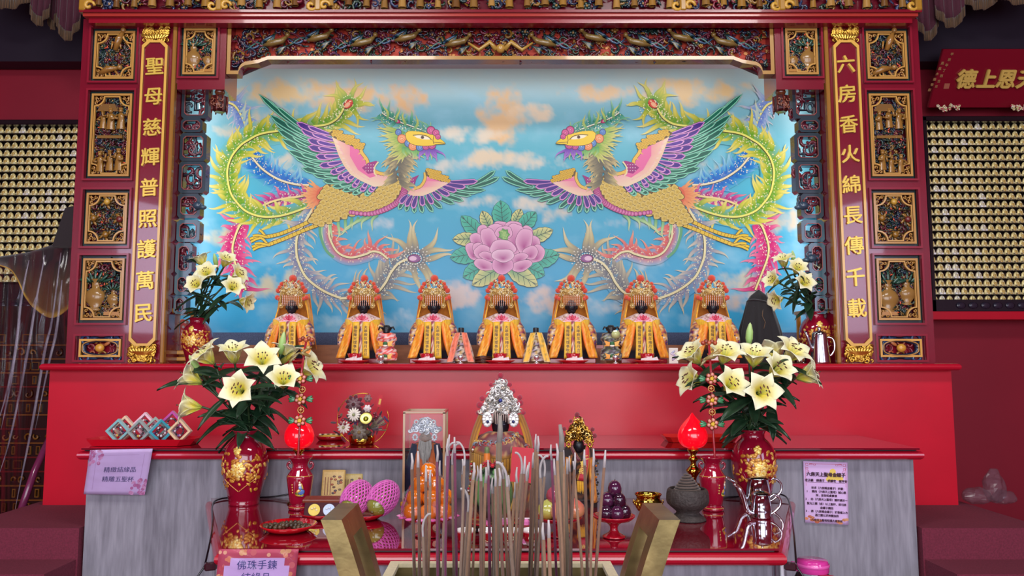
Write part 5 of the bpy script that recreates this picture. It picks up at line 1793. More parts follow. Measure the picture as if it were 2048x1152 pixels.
# ------------------------------------------------------------------ red offering bowls and dishes before them
bw = None
for u, w in ((573, 'leftmost statue, half behind lilies'), (708, 'second statue from the left'), (853, 'third statue from the left'), (1000, 'middle statue'), (1147, 'third statue from the right'), (1296, 'second statue from the right'), (1432, 'rightmost statue')):
    p = PY(u, 718, 3.42)
    lab = 'red bowl of folded paper on a red dish before the ' + w
    at = (p.x, 3.42, ZL)
    if bw is None:
        bw = thing('offering_bowl', at, lab, 'bowl', 'red bowls along the ledge', local=True)
        m = MB()
        m.lathe([(.05, .004), (.068, .012), (.066, .014), (.05, .007), (0, .007)], 24, (0, 0, 0), 'c01420')
        m.lathe([(0, 0), (.05, 0), (.05, .004)], 24, (0, 0, 0), 'a01020')
        build(m, 'dish', 'glaze', bw)
        m = MB()
        m.lathe([(.02, .008), (.026, .02), (.033, .044), (.031, .044), (.022, .016), (0, .012)], 20, (.0, .02, 0), 'b81828')
        build(m, 'bowl', 'glaze', bw)
        m = MB()
        rng = random.Random(2)
        for k in range(5):
            x, y = -.02 + .012 * k, -.022 - .004 * (k % 2)
            m.add([(x - .016, y, .012), (x + .014, y - .008, .011), (x + .010, y + .01, .026 + .004 * (k % 3)), (x - .012, y + .012, .022)], [(0, 1, 2, 3), (3, 2, 1, 0)], rng.choice(['f0d8d8', 'e8e0e8', 'e0a8b0']))
        build(m, 'folded_paper', 'paint', bw)
    else:
        dup(bw, at, lab)
gb = None
for u, w in ((762, 'red-robed doll'), (921, 'pink-sashed headless doll'), (1073, 'yellow-sashed headless doll'), (1231, 'dark patchwork doll')):
    p = PY(u, 718, 3.40)
    at, lab = (p.x, 3.40, ZL), 'tiny silver goblet before the ' + w
    if gb is None:
        m = MB()
        m.lathe([(0, 0), (.014, 0), (.013, .002), (.004, .006), (.0035, .014), (.010, .018), (.0135, .026), (.0135, .036), (.012, .036), (.011, .026), (0, .02)], 18, (0, 0, 0))
        gb = build(m, 'silver_goblet', 'silver', None)
        gb.location = at
        tag(gb, lab, 'goblet', 'goblets along the ledge')
    else:
        dup(gb, at, lab)
# ------------------------------------------------------------------ small dressed dolls
def doll(u, label, kind):
    p = PY(u, 718, 3.47)
    t = thing('dressed_doll', (p.x, 3.47, ZL), label, 'doll', None, local=True)
    b = MB()
    if kind in ('red', 'dark'):
        pal = ['e8502e', 'f0d8d0', 'd84a5a', 'f2b8b8', '7a2030'] if kind == 'red' else ['3a3a34', '6a6a4a', '8a8e96', '4a2c40', 'b8b48a', '2a2a2a']
        def f(i, j):
            a = 2 * pi * i
            r = [.048, .050, .046, .034, .038, .046, .040, .018][min(7, int(j * 7.01))]
            return (r * cos(a), .75 * r * sin(a), .014 + .125 * j)
        b.grid(f, 28, 21, cfn=lambda i, j: pal[int(abs(noise.noise(Vector(f(i, j)) * 70) + .8 * noise.noise(Vector(f(i, j)) * 25 + Vector((0, 0, 5)))) * 9) % len(pal)])
        build(b, 'robe', 'satin', t)
        for z, w_ in ((.088, .05), (.032, .046)):         # bat-shaped ornaments
            b = MB()
            for s in (-1, 1):
                b.add([(s * .010, -.044, z + .006), (s * w_ * .7, -.040, z + .014), (s * w_ * .55, -.042, z - .004), (s * w_ * .72, -.038, z - .012), (s * .012, -.044, z - .012)], [(0, 1, 2), (0, 2, 4), (2, 3, 4)], 'f0a03c' if s < 0 else 'f4b85c')
            b.ball((0, -.045, z), (.011, .004, .009), 8, 5, '2e6a3a')
            b.ball((0, -.046, z - .010), (.012, .003, .005), 8, 4, 'f4ecd8')
            build(b, 'apron_ornament', 'paint', t)
        b = MB()
        b.ball((0, -.014, .142), (.016, .016, .019), 12, 8, '18161e')
        b.lathe([(.02, .146), (.022, .156), (.012, .170), (0, .172)], 12, (0, -.006, 0), '101014')
        for s in (-1, 1):
            b.tube([(s * .016, -.012, .156), (s * .030, -.012, .162), (s * .036, -.01, .150)], [.006, .005, .003], 6, '101014')
        build(b, 'head', 'black_face', t)
        if kind == 'dark':
            b = MB()
            b.lathe([(0, 0), (.018, 0), (.020, .003), (0, .006)], 18, (.018, -.034, .128), 'c8cc8a', R=Rx(pi / 2))
            build(b, 'round_mirror', 'glaze', t)
    else:
        c1, c2 = ('f07858', 'f6c0a8') if kind == 'pink' else ('f4b838', 'f0e0b0')
        pal = ['e8dcc4', '2a2030', 'c8a040', '7a2a3a', 'd0c0d8', 'f0e8d8']
        def f(i, j):
            a = 2 * pi * i
            r = .058 * (1 - .6 * j ** 1.4)
            return (r * 1.05 * cos(a), .7 * r * sin(a) + .01, .01 + .125 * j)
        b.grid(f, 28, 18, cfn=lambda i, j: pal[int(abs(noise.noise(Vector(f(i, j)) * 80)) * 17) % 6])
        build(b, 'robe', 'satin', t)
        b = MB()
        b.lathe([(.013, .13), (.013, .158), (.0115, .160), (0, .160)], 12, (0, 0, 0), '12141c')
        build(b, 'head_peg', 'black_face', t)
        for s in (-1, 1):
            b = MB()
            pt = brocade(c1, c1, mix(c1, 'a04030' if kind == 'pink' else '6a6a4a', .6), 110)
            sheet(b, [(s * .002, -.026, .138), (s * .012, -.048, .09), (s * .022, -.056, .045), (s * .034, -.06, .006)], [(s * .026, -.016, .136), (s * .040, -.042, .09), (s * .050, -.05, .045), (s * .062, -.056, .005)], 6, 14, lambda p, i, j: c2 if i < .14 or i > .86 or j > .95 else pt(p))
            build(b, 'sash', 'satin', t)
    return t
doll(773, 'little red and white robed doll with a black cap', 'red')
doll(922, 'little headless figure with a coral pink sash', 'pink')
doll(1072, 'little headless figure with a yellow embroidered sash', 'yellow')
doll(1222, 'little dark patchwork doll with orange bat ornaments', 'dark')
# ------------------------------------------------------------------ black shrouded figure
p = PY(1522, 728, 3.62)
sh = thing('shrouded_statue', (p.x, 3.62, ZL), 'tall statue draped in a black cloth behind the right lilies', 'statue', local=True)
b = MB()
def shroud(i, j):
    a = 2 * pi * i
    prof = [.112, .112, .110, .106, .102, .096, .089, .081, .073, .066, .058, .040, .004]
    x = j * 12
    k = min(int(x), 11)
    r = prof[k] + (prof[k + 1] - prof[k]) * (x - k)
    q = 1 + (.09 * sin(a * 7 + 2 * j) + .05 * sin(a * 13)) * (1 - j) ** .5
    return (r * q * cos(a), .62 * r * q * sin(a), .345 * j ** .97)
b.grid(shroud, 72, 36, '141014')
build(b, 'shroud', 'cloth', sh)
b = MB()
for z, a0 in ((.255, 0), (.29, .4)):
    b.tube([(.056 * cos(w) * 1.0, .62 * .058 * sin(w) - .002, z + .006 * sin(w * 2)) for w in [2 * pi * i / 20 for i in range(21)]], .004, 5, '1e161a')
b.tube([(.004, -.040, .25), (-.004, -.05, .22), (.008, -.054, .19), (-.002, -.060, .16)], [.0016] * 4, 4, '6a4a2a')
build(b, 'tie_cord', 'cloth', sh)
# ------------------------------------------------------------------ cards, boxes and vessels on the ledge
p = PY(1347, 718, 3.40)
m = MB()
m.box((p.x, 3.40, ZL + .034), (.040, .006, .068), 'e8e0d4', bev=.001)
for k in range(4):
    leafy(m, p.x + .006 * sin(k * 2), ZL + .02 + .01 * k, .011, .005, .8 + k, 3.3965, ['c8b8d8', 'b8b0d0', 'd8c8dc', 'c0c0d8'][k])
tag(build(m, 'greeting_card', 'paint', None, (p.x, 3.40, ZL)), 'small cream card standing on the ledge right of the bowls', 'card')
for u, h, c_, lab in ((1201, .085, 'b4765a', 'brown carton behind the dark patchwork doll'), (966, .03, '6a3a28', 'low pile of dark carved wood between the pink doll and the middle statue')):
    p = PY(u, 718, 3.62 if h > .05 else 3.5)
    m = MB()
    if h > .05:
        m.box((p.x, 3.62, ZL + h / 2), (.05, .05, h), c_, bev=.002)
        m.box((p.x, 3.594, ZL + h * .9), (.046, .002, .014), 'e0a0a0')
        tag(build(m, 'carton', 'paint', None, (p.x, 3.62, ZL)), lab, 'box')
    else:
        for k in range(6):
            m.tube([(p.x - .035, 3.5 - .006 * k, ZL + .004 + .0045 * k), (p.x, 3.497 - .006 * k, ZL + .007 + .005 * k), (p.x + .04, 3.5 - .004 * k, ZL + .005 + .0042 * k)], .0036, 5, ['5a2c20', '8a5a40', '4a2418'][k % 3])
        tag(build(m, 'wooden_ornament', 'lacquer', None, (p.x, 3.5, ZL)), lab, 'ornament')
# ------------------------------------------------------------------ vases
mat('gold_leaf', vcol=True, rough=.3, metal=.25)
VP = [(28.5, 0), (29.5, .02), (29, .06), (31, .12), (36, .25), (42, .40), (43.5, .52), (42, .64), (38, .75), (30, .84), (23.5, .885), (22, .92), (22.5, .955), (25, .99), (25.2, 1.0), (23, .998), (20.5, .95), (20, .88)]
def vase(at, H, W, label, seed, name='flower_vase', group=None):
    t = thing(name, at, label, 'vase', group, local=True)
    rr = [(r * W / 43.5, z * H) for r, z in VP]
    prof = spline(rr, 3)
    m = MB()
    m.lathe([(0, 0.001)] + prof, 40, (0, 0, 0), '8a0c28')
    rng = random.Random(seed)
    outer = [q for q in prof[:45]]
    def surf(a, zf):
        z = zf * H
        for (r0, z0), (r1, z1) in zip(outer, outer[1:]):
            if z0 <= z <= z1:
                r = r0 + (r1 - r0) * ((z - z0) / max(1e-6, z1 - z0))
                return Vector((r * sin(a), -r * cos(a), z)), r
        return Vector((.9 * W * sin(a), -.9 * W * cos(a), z)), W
    def motif(a, zf, l, w, ang, col):
        p, r = surf(a, zf)
        R = Rz(a) @ Ry(-ang)
        m.ball(p, (l, .0022, w), 8, 5, col, R, 1)
    for k in range(120):                                # gilt leaves wreathing a great blossom
        a, zf = rng.gauss(0, .75), rng.gauss(.5, .13)
        if .22 < zf < .72:
            motif(a, zf, W * rng.uniform(.08, .15), W * rng.uniform(.05, .09), rng.uniform(0, 6.3), rng.choice(['d8983c', 'c8862e', 'e8b860', 'b8702c']))
    for k in range(26):
        w = k * 2.4
        q = W * .05 * math.sqrt(k)
        motif(q * cos(w) / W, .5 + q * sin(w) / H, W * .14, W * .09, w, ['f4d070', 'e8b850', 'f8e098'][k % 3])
    for k in range(12):
        w = k * 2.4
        q = W * .035 * math.sqrt(k)
        motif(-.1 + q * cos(w) / W, .745 + q * sin(w) / H, W * .12, W * .08, w, ['f4d878', 'e0b048'][k % 2])
    for s in (-1, 1):
        for k in range(9):
            motif(s * (.75 - .085 * k), .36 - .018 * k, W * .07, W * .018, s * .7, 'd8a050')
    build(m, 'vase_body', ['glaze', 'gold_leaf'], t)
    return t
pL, pR = PY(393, 722, 3.50), PY(1641, 722, 3.52)
VAS = {}
VAS['ul'] = vase((pL.x, 3.50, ZL), PY(393, 636, 3.5).z - ZL, .068, 'red vase with gilt flowers at the left end of the ledge', 1, group=None)
VAS['ur'] = vase((pR.x, 3.56, ZL), PY(1641, 624, 3.56).z - ZL, .074, 'red vase with gilt flowers behind the steel jug on the ledge', 2)
qL, qR = PZ(497, 1003, ZT), PZ(1501, 1001, ZT)
VAS['ll'] = vase((qL.x, qL.y - .05, ZT), .262, .080, 'large red vase with gilt blossoms at the left of the offering table', 3)
VAS['lr'] = vase((qR.x, qR.y - .05, ZT), .262, .080, 'large red vase with gilt blossoms behind the metal teapots', 4)
VT = {'ul': (pL.x, 3.50, PY(393, 636, 3.5).z), 'ur': (pR.x, 3.56, PY(1641, 624, 3.56).z), 'll': (qL.x, qL.y - .05, ZT + .262), 'lr': (qR.x, qR.y - .05, ZT + .262)}
# steel jug, red-capped bottle, glass jar on the ledge
p = PY(1641, 722, 3.42)
t = thing('steel_jug', (p.x, 3.42, ZL), 'tall polished steel jug with a lid at the right end of the ledge', 'jug', local=True)
m = MB()
m.lathe([(0, .001), (.043, .001), (.043, .006), (.031, .125), (.030, .133), (.026, .138), (.010, .143), (.005, .146), (.009, .153), (.006, .160), (0, .161)], 32, (0, 0, 0))
build(m, 'jug_body', 'chrome', t)
m = MB()
m.tube([(-.032, 0, .055), (-.045, -.004, .075), (-.058, -.008, .12), (-.066, -.01, .142)], [.011, .009, .007, .006], 10)
build(m, 'spout', 'chrome', t)
m = MB()
m.tube(spline([(.033, 0, .115), (.052, -.004, .112), (.062, -.006, .09), (.060, -.006, .06), (.048, -.004, .038), (.040, 0, .034)], 4), .005, 8)
build(m, 'jug_handle', 'chrome', t)
gm = bpy.data.materials.new('thin_glass')
gm.use_nodes = True
nt = gm.node_tree
out = nt.nodes['Material Output']
nt.nodes.remove(nt.nodes['Principled BSDF'])
tr, gl, mx, lw = nt.nodes.new('ShaderNodeBsdfTransparent'), nt.nodes.new('ShaderNodeBsdfGlossy'), nt.nodes.new('ShaderNodeMixShader'), nt.nodes.new('ShaderNodeFresnel')
tr.inputs[0].default_value = (.95, .97, .97, 1)
gl.inputs['Roughness'].default_value = .03
lw.inputs['IOR'].default_value = 1.45
nt.links.new(lw.outputs[0], mx.inputs[0])
nt.links.new(tr.outputs[0], mx.inputs[1])
nt.links.new(gl.outputs[0], mx.inputs[2])
nt.links.new(mx.outputs[0], out.inputs['Surface'])
M['thin_glass'] = gm
p = PY(1582, 722, 3.48)
t = thing('glass_bottle', (p.x, 3.48, ZL), 'clear glass bottle with a red cap beside the steel jug', 'bottle', local=True)
m = MB()
m.lathe([(0, .002), (.024, .002), (.025, .008), (.025, .06), (.02, .078), (.011, .088), (.010, .098)], 20, (0, 0, 0))
build(m, 'bottle_glass', 'thin_glass', t)
m = MB()
m.lathe([(.012, .094), (.012, .112), (.010, .115), (0, .115)], 16, (0, 0, 0), 'd83050')
build(m, 'cap', 'glaze', t)
p = PY(1601, 722, 3.44)
t = thing('glass_jar', (p.x, 3.44, ZL), 'short clear glass jar with dark marks between bottle and steel jug', 'jar', local=True)
m = MB()
m.lathe([(0, .002), (.024, .002), (.025, .01), (.025, .075), (.023, .08), (.023, .086)], 20, (0, 0, 0))
build(m, 'jar_glass', 'thin_glass', t)
m = MB()
write(m, '巨', (.008, -.027, .05), (1, 0, 0), (0, 0, 1), .028, '22242a', 0, .01)
m.box((-.008, -.024, .04), (.012, .002, .05), 'b04a48')
build(m, 'jar_label', 'paint', t)
# wooden lantern cases at the ends of the niche
for s in (-1, 1):
    X = s * 1.515
    t = thing('lantern_case', (X, 3.66, ZL), 'orange wooden glass case with red contents behind the ' + ('left' if s < 0 else 'right') + ' ledge vase', 'display case')
    m = MB()
    for dx in (-.075, .075):
        for dy in (-.06, .06):
            m.box((X + dx, 3.66 + dy, ZL + .13), (.018, .018, .24), 'c88428', bev=.003)
    for z in (.02, .05, .24):
        m.box((X, 3.66, ZL + z), (.18, .15, .018), 'd0902e', bev=.003)
    for q in (-1, 1):
        m.prism([(X + q * .08, ZL), (X + q * .045, ZL), (X + q * .06, ZL + .012), (X + q * .08, ZL + .014)][::q], front(3.59), .02, 'b87424')
    build(m, 'case_frame', 'lacquer', t)
    m = MB()
    m.lathe([(0, .055), (.035, .06), (.04, .1), (.034, .16), (.03, .2), (0, .21)], 16, (X, 3.67, ZL), 'd8281c')
    rng = random.Random(5)
    for k in range(30):
        m.ball((X + rng.uniform(-.06, .06), 3.62 + rng.uniform(0, .03), ZL + rng.uniform(.06, .2)), .007, 5, 4, rng.choice(['e0d0d0', 'c83028', 'a01c20', 'e8a050']))
    build(m, 'red_ornament', 'glaze', t)
    m = MB()
    m.add([(X - .07, 3.602, ZL + .06), (X + .07, 3.602, ZL + .06), (X + .07, 3.602, ZL + .23), (X - .07, 3.602, ZL + .23)], [(0, 1, 2, 3)])
    build(m, 'case_glass', 'thin_glass', t)
# ================================================================== lilies
def lily_at(c, d, L, name, label, group, root, seed, nleaf=3, opened=1.0, bud=False, lsize=.1):
    """one cut lily: blossom at c opening along d, stem down to root"""
    rng = random.Random(seed)
    c, root, d = Vector(c), Vector(root), Vector(d).normalized()
    t = thing(name, root, label, 'flower', group)
    q = d.to_track_quat('Z', 'Y').to_matrix()
    spin = rng.uniform(0, 6)
    if not bud:
        m = MB()
        for k in range(6):
            a = spin + k * pi / 3
            inner = k % 2
            wmax = L * (.33 if inner else .25)
            def pt(i, j):
                s = j
                x = L * (.05 + .26 * s + opened * .46 * s ** 2.4)
                z = L * (1.04 * s - opened * .46 * s ** 3.6) + L * .02 * inner
                w = wmax * (sin(pi * min(1, .12 + .80 * s)) ** .9) * (1 - .55 * max(0, s - .72) / .28) * (1 if s < .995 else .1)
                e = (i - .5) * 2
                zz = z + .10 * L * (abs(e) ** 2) * (1 - s * .9) + L * .02 * sin(9 * s + k) * abs(e)
                xx = x - .05 * L * e * e * (1 - s)
                v = Vector((xx, e * w, zz))
                v = Rz(a) @ v
                return q @ v + c
            def pc(i, j):
                e = abs(i - .5) * 2
                base = mix('c0c840', 'ecd84a', min(1, j * 3)) if j < .34 else mix('ecd84a', 'f0efca', min(1, (j - .34) / .5))
                return mix(base, 'f0f0d4', max(0, e - .45) * .8 * (1 if j > .2 else .2))
            m.grid(pt, 6, 10, cfn=pc, thick=L * .012)
        build(m, 'blossom', 'petal', t)
        m = MB()
        for k in range(7):
            a = spin + k * .9
            r = .16 * L if k < 6 else .02 * L
            e = q @ Vector((r * cos(a), r * sin(a), L * (.72 if k < 6 else .86))) + c
            m.tube([c + d * L * .1, c + d * L * .4 + (e - c - d * L * .72) * .4, e], L * .010, 4, 'c8d47a')
            if k < 6:
                m.ball(e, (L * .025, L * .025, L * .075), 6, 5, '5a2414', q @ Rx(1.1) @ Rz(a))
            else:
                m.ball(e, L * .03, 6, 4, '3a3a2a')
        build(m, 'stamens', 'petal', t)
    else:
        m = MB()
        m.lathe([(0, 0), (.09 * L, .1 * L), (.16 * L, .4 * L), (.15 * L, .7 * L), (.07 * L, 1.0 * L), (0, 1.1 * L)], 9, c, cols=['7a9a4a', '8ab05a', '9cc46a', 'a8cc78', 'b8d48a', 'c0d890'], R=q)
        build(m, 'flower_bud', 'petal', t)
    m = MB()
    mid = root * .45 + c * .55 + Vector((rng.uniform(-.01, .01), rng.uniform(-.01, .02), -.25 * (c - root).length * 0)) + Vector((0, 0, .04 * (c - root).length))
    st = [Vector(p) for p in spline([tuple(root - Vector((0, 0, .05))), tuple(root), tuple(mid), tuple(c - d * L * .10), tuple(c + d * L * .06)], 5)]
    m.tube(st, [.0042] * (len(st) - 3) + [.004, .006, .008], 6, '31472a')
    build(m, 'stem', 'leaf', t)
    for k in range(nleaf):
        f = rng.uniform(.22, .85)
        b = st[int(f * (len(st) - 4)) + 2]
        a = rng.uniform(0, 2 * pi)
        dirn = Vector((cos(a) * .9, -abs(sin(a)) * .5 if rng.random() < .7 else .3, rng.uniform(-.4, .75))).normalized()
        ll, ww = lsize * rng.uniform(.75, 1.2), lsize * rng.uniform(.12, .19)
        sd = dirn.cross(Vector((0, -.5, 1))).normalized()
        up = sd.cross(dirn)
        m = MB()
        def lf(i, j):
            w = ww * sin(pi * (.06 + .94 * j)) ** .8 * (1 if j < .99 else .1)
            return b + dirn * ll * j + sd * (i - .5) * 2 * w + up * (.05 * ll * abs(i - .5) * 2) - Vector((0, 0, .35 * ll * j * j))
        sh_ = rng.uniform(0, 1)
        m.grid(lf, 4, 8, cfn=lambda i, j: mix('16301e', '2c4a30', sh_ * (.5 + abs(i - .5))), thick=.0008)
        build(m, 'leaf', 'leaf', t)
    return t
BQ = {
    'll': ('left table vase', .098, .13, [(488, 785, (-.05, -1, .25), -.16), (524, 735, (.25, -.8, .65), -.06), (470, 728, (0, -.45, 1), 0.0), (428, 728, (-.55, -.45, .75), -.04), (404, 768, (-.8, -.2, .45), -.02), (404, 815, (-1, -.3, .15), -.04), (566, 775, (.25, -.8, .65), -.08), (600, 748, (.85, -.25, .45), .0), (566, 728, (.2, .1, 1), .03)], [(404, 752, (-.5, -.4, 1)), (560, 712, (.15, 0, 1))]),
    'lr': ('right table vase', .100, .13, [(1512, 788, (.1, -1, .2), -.16), (1506, 735, (0, -.5, 1), -.08), (1572, 722, (.35, -.65, .75), -.04), (1540, 752, (.3, -.8, .5), -.12), (1592, 758, (.85, -.45, .3), -.02), (1444, 728, (.1, -.6, .85), -.08), (1400, 728, (-.6, -.3, .7), .0), (1404, 768, (-.9, -.3, .3), -.02), (1450, 780, (.2, -.85, .45), -.12), (1545, 728, (.2, .3, .9), .04)], [(1497, 695, (.1, 0, 1))]),
    'ul': ('left ledge vase', .080, .10, [(401, 576, (-.15, -1, .35), -.08), (417, 556, (.05, -.85, .6), -.06), (447, 534, (.45, -.5, .8), -.02), (408, 534, (-.35, -.2, .9), .02), (462, 582, (.45, -.75, .4), -.06), (464, 556, (.8, -.3, .4), .0), (478, 600, (1, -.3, -.25), .0)], [(434, 538, (-.15, -.2, 1))]),
    'ur': ('right ledge vase', .080, .10, [(1570, 535, (-.3, -.4, .9), .0), (1600, 572, (.15, -.95, .35), -.08), (1558, 566, (-.8, -.4, .3), -.02), (1590, 548, (.0, -.8, .6), -.05), (1566, 596, (-.85, -.35, -.25), .0), (1612, 548, (.4, -.3, .9), .02)], [(1589, 532, (-.1, 0, 1))]),
}
for key, (vn, L, ls, fl, buds) in BQ.items():
    vx, vy, vz = VT[key]
    order = sorted(range(len(fl)), key=lambda i: fl[i][0])
    words_ = ['leftmost', 'second from the left', 'third from the left', 'fourth from the left', 'fifth from the left', 'sixth from the left', 'seventh from the left', 'eighth from the left', 'ninth from the left', 'rightmost']
    for r, i in enumerate(order):
        u, v, d, dy = fl[i]
        w = 'rightmost' if r == len(fl) - 1 else words_[r]
        face = 'facing the viewer' if -d[1] > .7 else ('opening upward' if d[2] > .7 else ('turned left' if d[0] < 0 else 'turned right'))
        c = PY(u, v, vy + dy)
        lily_at(c, d, L, 'lily', 'cream lily %s, %s of the %s' % (face, w, vn), 'lilies in the ' + vn, (vx + .018 * sin(r * 2.1), vy + .014 * cos(r * 2.1), vz), 100 + r * 7 + len(fl), 7 if key[0] == 'l' else 5, .7 + .25 * (r % 3) / 2, False, ls)
    for i, (u, v, d) in enumerate(buds):
        c = PY(u, v, vy)
        lily_at(c, d, L * .85, 'lily_bud', 'closed green lily bud %s in the %s' % (('pointing up' if i == 0 else 'above the right blossoms'), vn), None, (vx, vy, vz), 300 + i, 3, 1, True, ls)
# ================================================================== statues on the offering table
def crowned(name, u, vb, Y, label, pal):
    """statue with a tall pointed filigree crown; sizes in photo pixels at its distance"""
    p0 = PY(u, vb, Y)
    k = (PY(u + 50, 900, Y).x - PY(u - 50, 900, Y).x) / 100
    t = thing(name, (p0.x, Y, ZT), label, 'statue', None, local=True)
    H = (PY(u, pal['top'], Y).z - ZT)
    S = H / (vb - pal['top'])
    Z = lambda v: (vb - v) * S
    X = lambda x: x * k
    return t, X, Z
def filigree(m, X, Z, v0, v1, half, cols, seed, n=150, y=-.05):
    """pointed crown of scrollwork between heights v0 (bottom) and v1 (top)"""
    rng = random.Random(seed)
    N = 16
    for q in range(N + 1):
        f = q / N
        v = v0 + (v1 - v0) * f
        w = half * (1 - f) ** .8
    m.prism([(X(-half), Z(v0)), (X(half), Z(v0)), (X(half * .8), Z(v0 + (v1 - v0) * .35)), (X(half * .3), Z(v0 + (v1 - v0) * .8)), (0, Z(v1)), (X(-half * .3), Z(v0 + (v1 - v0) * .8)), (X(-half * .8), Z(v0 + (v1 - v0) * .35))], front(y + .012), .006, cols[-1])
    for q in range(n):
        f = rng.random() ** 1.3
        w = half * (1.04 - f) ** .75
        x = rng.uniform(-w, w)
        scroll(m, X(x), Z(v0 + (v1 - v0) * f), abs(X(rng.uniform(3.5, 7))), rng.uniform(0, 6), 1.0, .0030, y - rng.uniform(0, .016), rng.choice(cols), rng.choice((-1, 1)), 8, 5)
    for q in range(n // 3):
        f = rng.random()
        w = half * (1.04 - f) ** .75
        leafy(m, X(rng.uniform(-w, w)), Z(v0 + (v1 - v0) * f), .007, .003, rng.uniform(0, 6), y - .016, rng.choice(cols))
def discs(t, X, Z, pts, col, y=-.05):
    for x, v, r in pts:
        m = MB()
        m.lathe([(0, -.003), (X(r) * .9, -.003), (X(r), 0), (X(r) * .9, .003), (0, .003)], 18, (X(x), y, Z(v)), col, R=Rx(pi / 2))
        build(m, 'pompom', 'pompom', t)
# ---- large one with the silver crown
t, X, Z = crowned('deity_statue', 1001, 1016, 2.72, 'large dark-faced statue in a silver crown with crimson discs, centre of the table', {'top': 745})
br = brocade('7a5a48', 'c88a3a', '8a3038', 60)
b = MB()
def robe(i, j):
    a = 2 * pi * i
    r = X([60, 61, 62, 60, 52, 36][min(5, int(j * 5.01))])
    return (r * (1 + .03 * sin(a * 11)) * cos(a), .55 * r * sin(a) + .01, Z(1016) + (Z(868) - Z(1016)) * j)
b.grid(robe, 60, 20, cfn=lambda i, j: br(robe(i, j)))
build(b, 'robe', 'cloth', t)
b = MB()
b.ball((0, -.03, Z(845)), (X(18), X(18), X(27)), 16, 12, '15151f')
b.ball((0, -.03 - X(18), Z(852)), (X(3), X(3.4), X(4)), 6, 5, '1c1c28')
for s in (-1, 1):
    b.ball((s * X(7), -.03 - X(16), Z(846)), (X(3.2), X(2), X(1.4)), 6, 4, '3c3c50')
build(b, 'head', 'black_face', t)
b = MB()
def co(i, j):
    a = -pi * .1 + pi * 1.2 * i
    r = X(18) + X(42) * j ** .8
    return (-r * cos(a), -.03 - r * .62 * sin(a), Z(862) - (Z(862) - Z(898)) * j ** 1.5 - .022 * math.exp(-((i - .5) / .2) ** 2) * j)
cb = brocade('6a3038', '9a4a3c', 'b08a58', 70)
b.grid(co, 44, 8, cfn=lambda i, j: 'b8863a' if j > .93 or j < .06 else cb(co(i, j)), thick=.004)
for q in range(46):
    i_, j_ = rng.random() if False else (q * .618) % 1, .25 + .6 * ((q * .377) % 1)
    pp = Vector(co(i_, j_))
    if pp.y < -.02:
        scroll(b, pp.x, pp.z, .009, q, 1.0, .0022, pp.y - .005, ['8a98a8', 'c8a050', 'b83a3a', '7a8a9a', 'd8b868'][q % 5], 1 if q % 2 else -1, 7, 4)
build(b, 'collar', 'satin', t)
b = MB()
ed = [co(i / 40, 1) for i in range(41)]
fringe(b, [(p[0], p[1] - .002, p[2]) for p in ed], .050, 'b8841e', '8a5e18', 110, .0022)
build(b, 'collar_fringe', 'satin', t)
for s in (-1, 1):
    b = MB()
    x = s * X(26)
    b.lathe([(0, .012), (.008, .008), (.009, -.008), (.011, -.012), (.012, -.06), (.010, -.075), (0, -.075)], 12, (x, -.108, Z(892)), cols=['6a7a4a', '6a7a4a', '5a6a3a', 'e07a1c', 'e8842a', 'd8701c', 'd8701c'])
    build(b, 'tassel', 'satin', t)
    b = MB()
    sheet(b, [(s * X(10), -.076, Z(915)), (s * X(14), -.08, Z(1010))], [(s * X(34), -.068, Z(905)), (s * X(40), -.072, Z(1008))], 8, 12, lambda p, i, j: brocade('b8923e', 'd8b860', '8a5a28', 110)(p))
    build(b, 'brocade_sash', 'satin', t)
    b = MB()
    def ve(i, j):
        return (s * (X(30) + X(20) * math.sin(j * 1.5) + X(14) * i), -.045 + .05 * i, Z(828) + (Z(900) - Z(828)) * j)
    b.grid(ve, 6, 8, cfn=lambda i, j: ['c88420', 'd89828', 'a86a18'][int(i * 8) % 3], thick=.003)
    build(b, 'veil', 'cloth', t)
    b = MB()
    for q in range(24):
        j = q / 23
        b.ball((s * (X(52) + X(10) * j + .003 * sin(q)), -.06 - .01 * sin(q), Z(890 + 90 * j)), .004, 6, 4, ['c83038', 'e8dcd0', '7a4a28', 'b89a48'][q % 4])
    build(b, 'bead_trim', 'paint', t)
SIL = ['f0eee8', 'd8d6d2', 'ffffff', 'b8b4b0', '8a8680', 'c8b8a8']
b = MB()
filigree(b, X, Z, 823, 760, 40, SIL, 3, 190)
for s in (-1, 1):
    for q in range(12):
        w = q * 2 * pi / 12
        b.ball((s * X(26) + X(8) * cos(w) * .8, -.064, Z(836) + X(11) * sin(w)), (X(4.5), .003, X(4.5)), 6, 4, SIL[q % 3])
    b.ball((s * X(26), -.062, Z(836)), (X(7), .004, X(10)), 10, 6, SIL[1])
    b.ball((s * X(25), -.069, Z(840)), X(3), 8, 5, '2a3468')
b.ball((X(0), -.070, Z(799)), X(4), 8, 6, '3a4490')
cr = build(b, 'crown', 'silver_paint' if 'silver_paint' in M else mat('silver_paint', vcol=True, rough=.3, metal=.4).name, t)
b = MB()
for q in range(8):
    x = X((q - 3.5) * 4.2)
    b.tube([(x, -.062, Z(818)), (x, -.064, Z(830)), (x + .001 * sin(q * 2), -.063, Z(842 + 3 * sin(q)))], .0022, 5, 'b8a49a')
build(b, 'bead_fringe', 'paint', cr)
discs(cr, X, Z, [(0, 750, 6), (-5, 759, 4), (5, 759, 4), (-19, 768, 4.2), (18, 768, 4.6), (-18, 781, 5), (24, 781, 5), (-36, 795, 5.4), (38, 793, 5), (-41, 808, 6.4), (39, 804, 6), (-44, 823, 4.6), (45, 823, 4.6)], 'b01038', -.058)
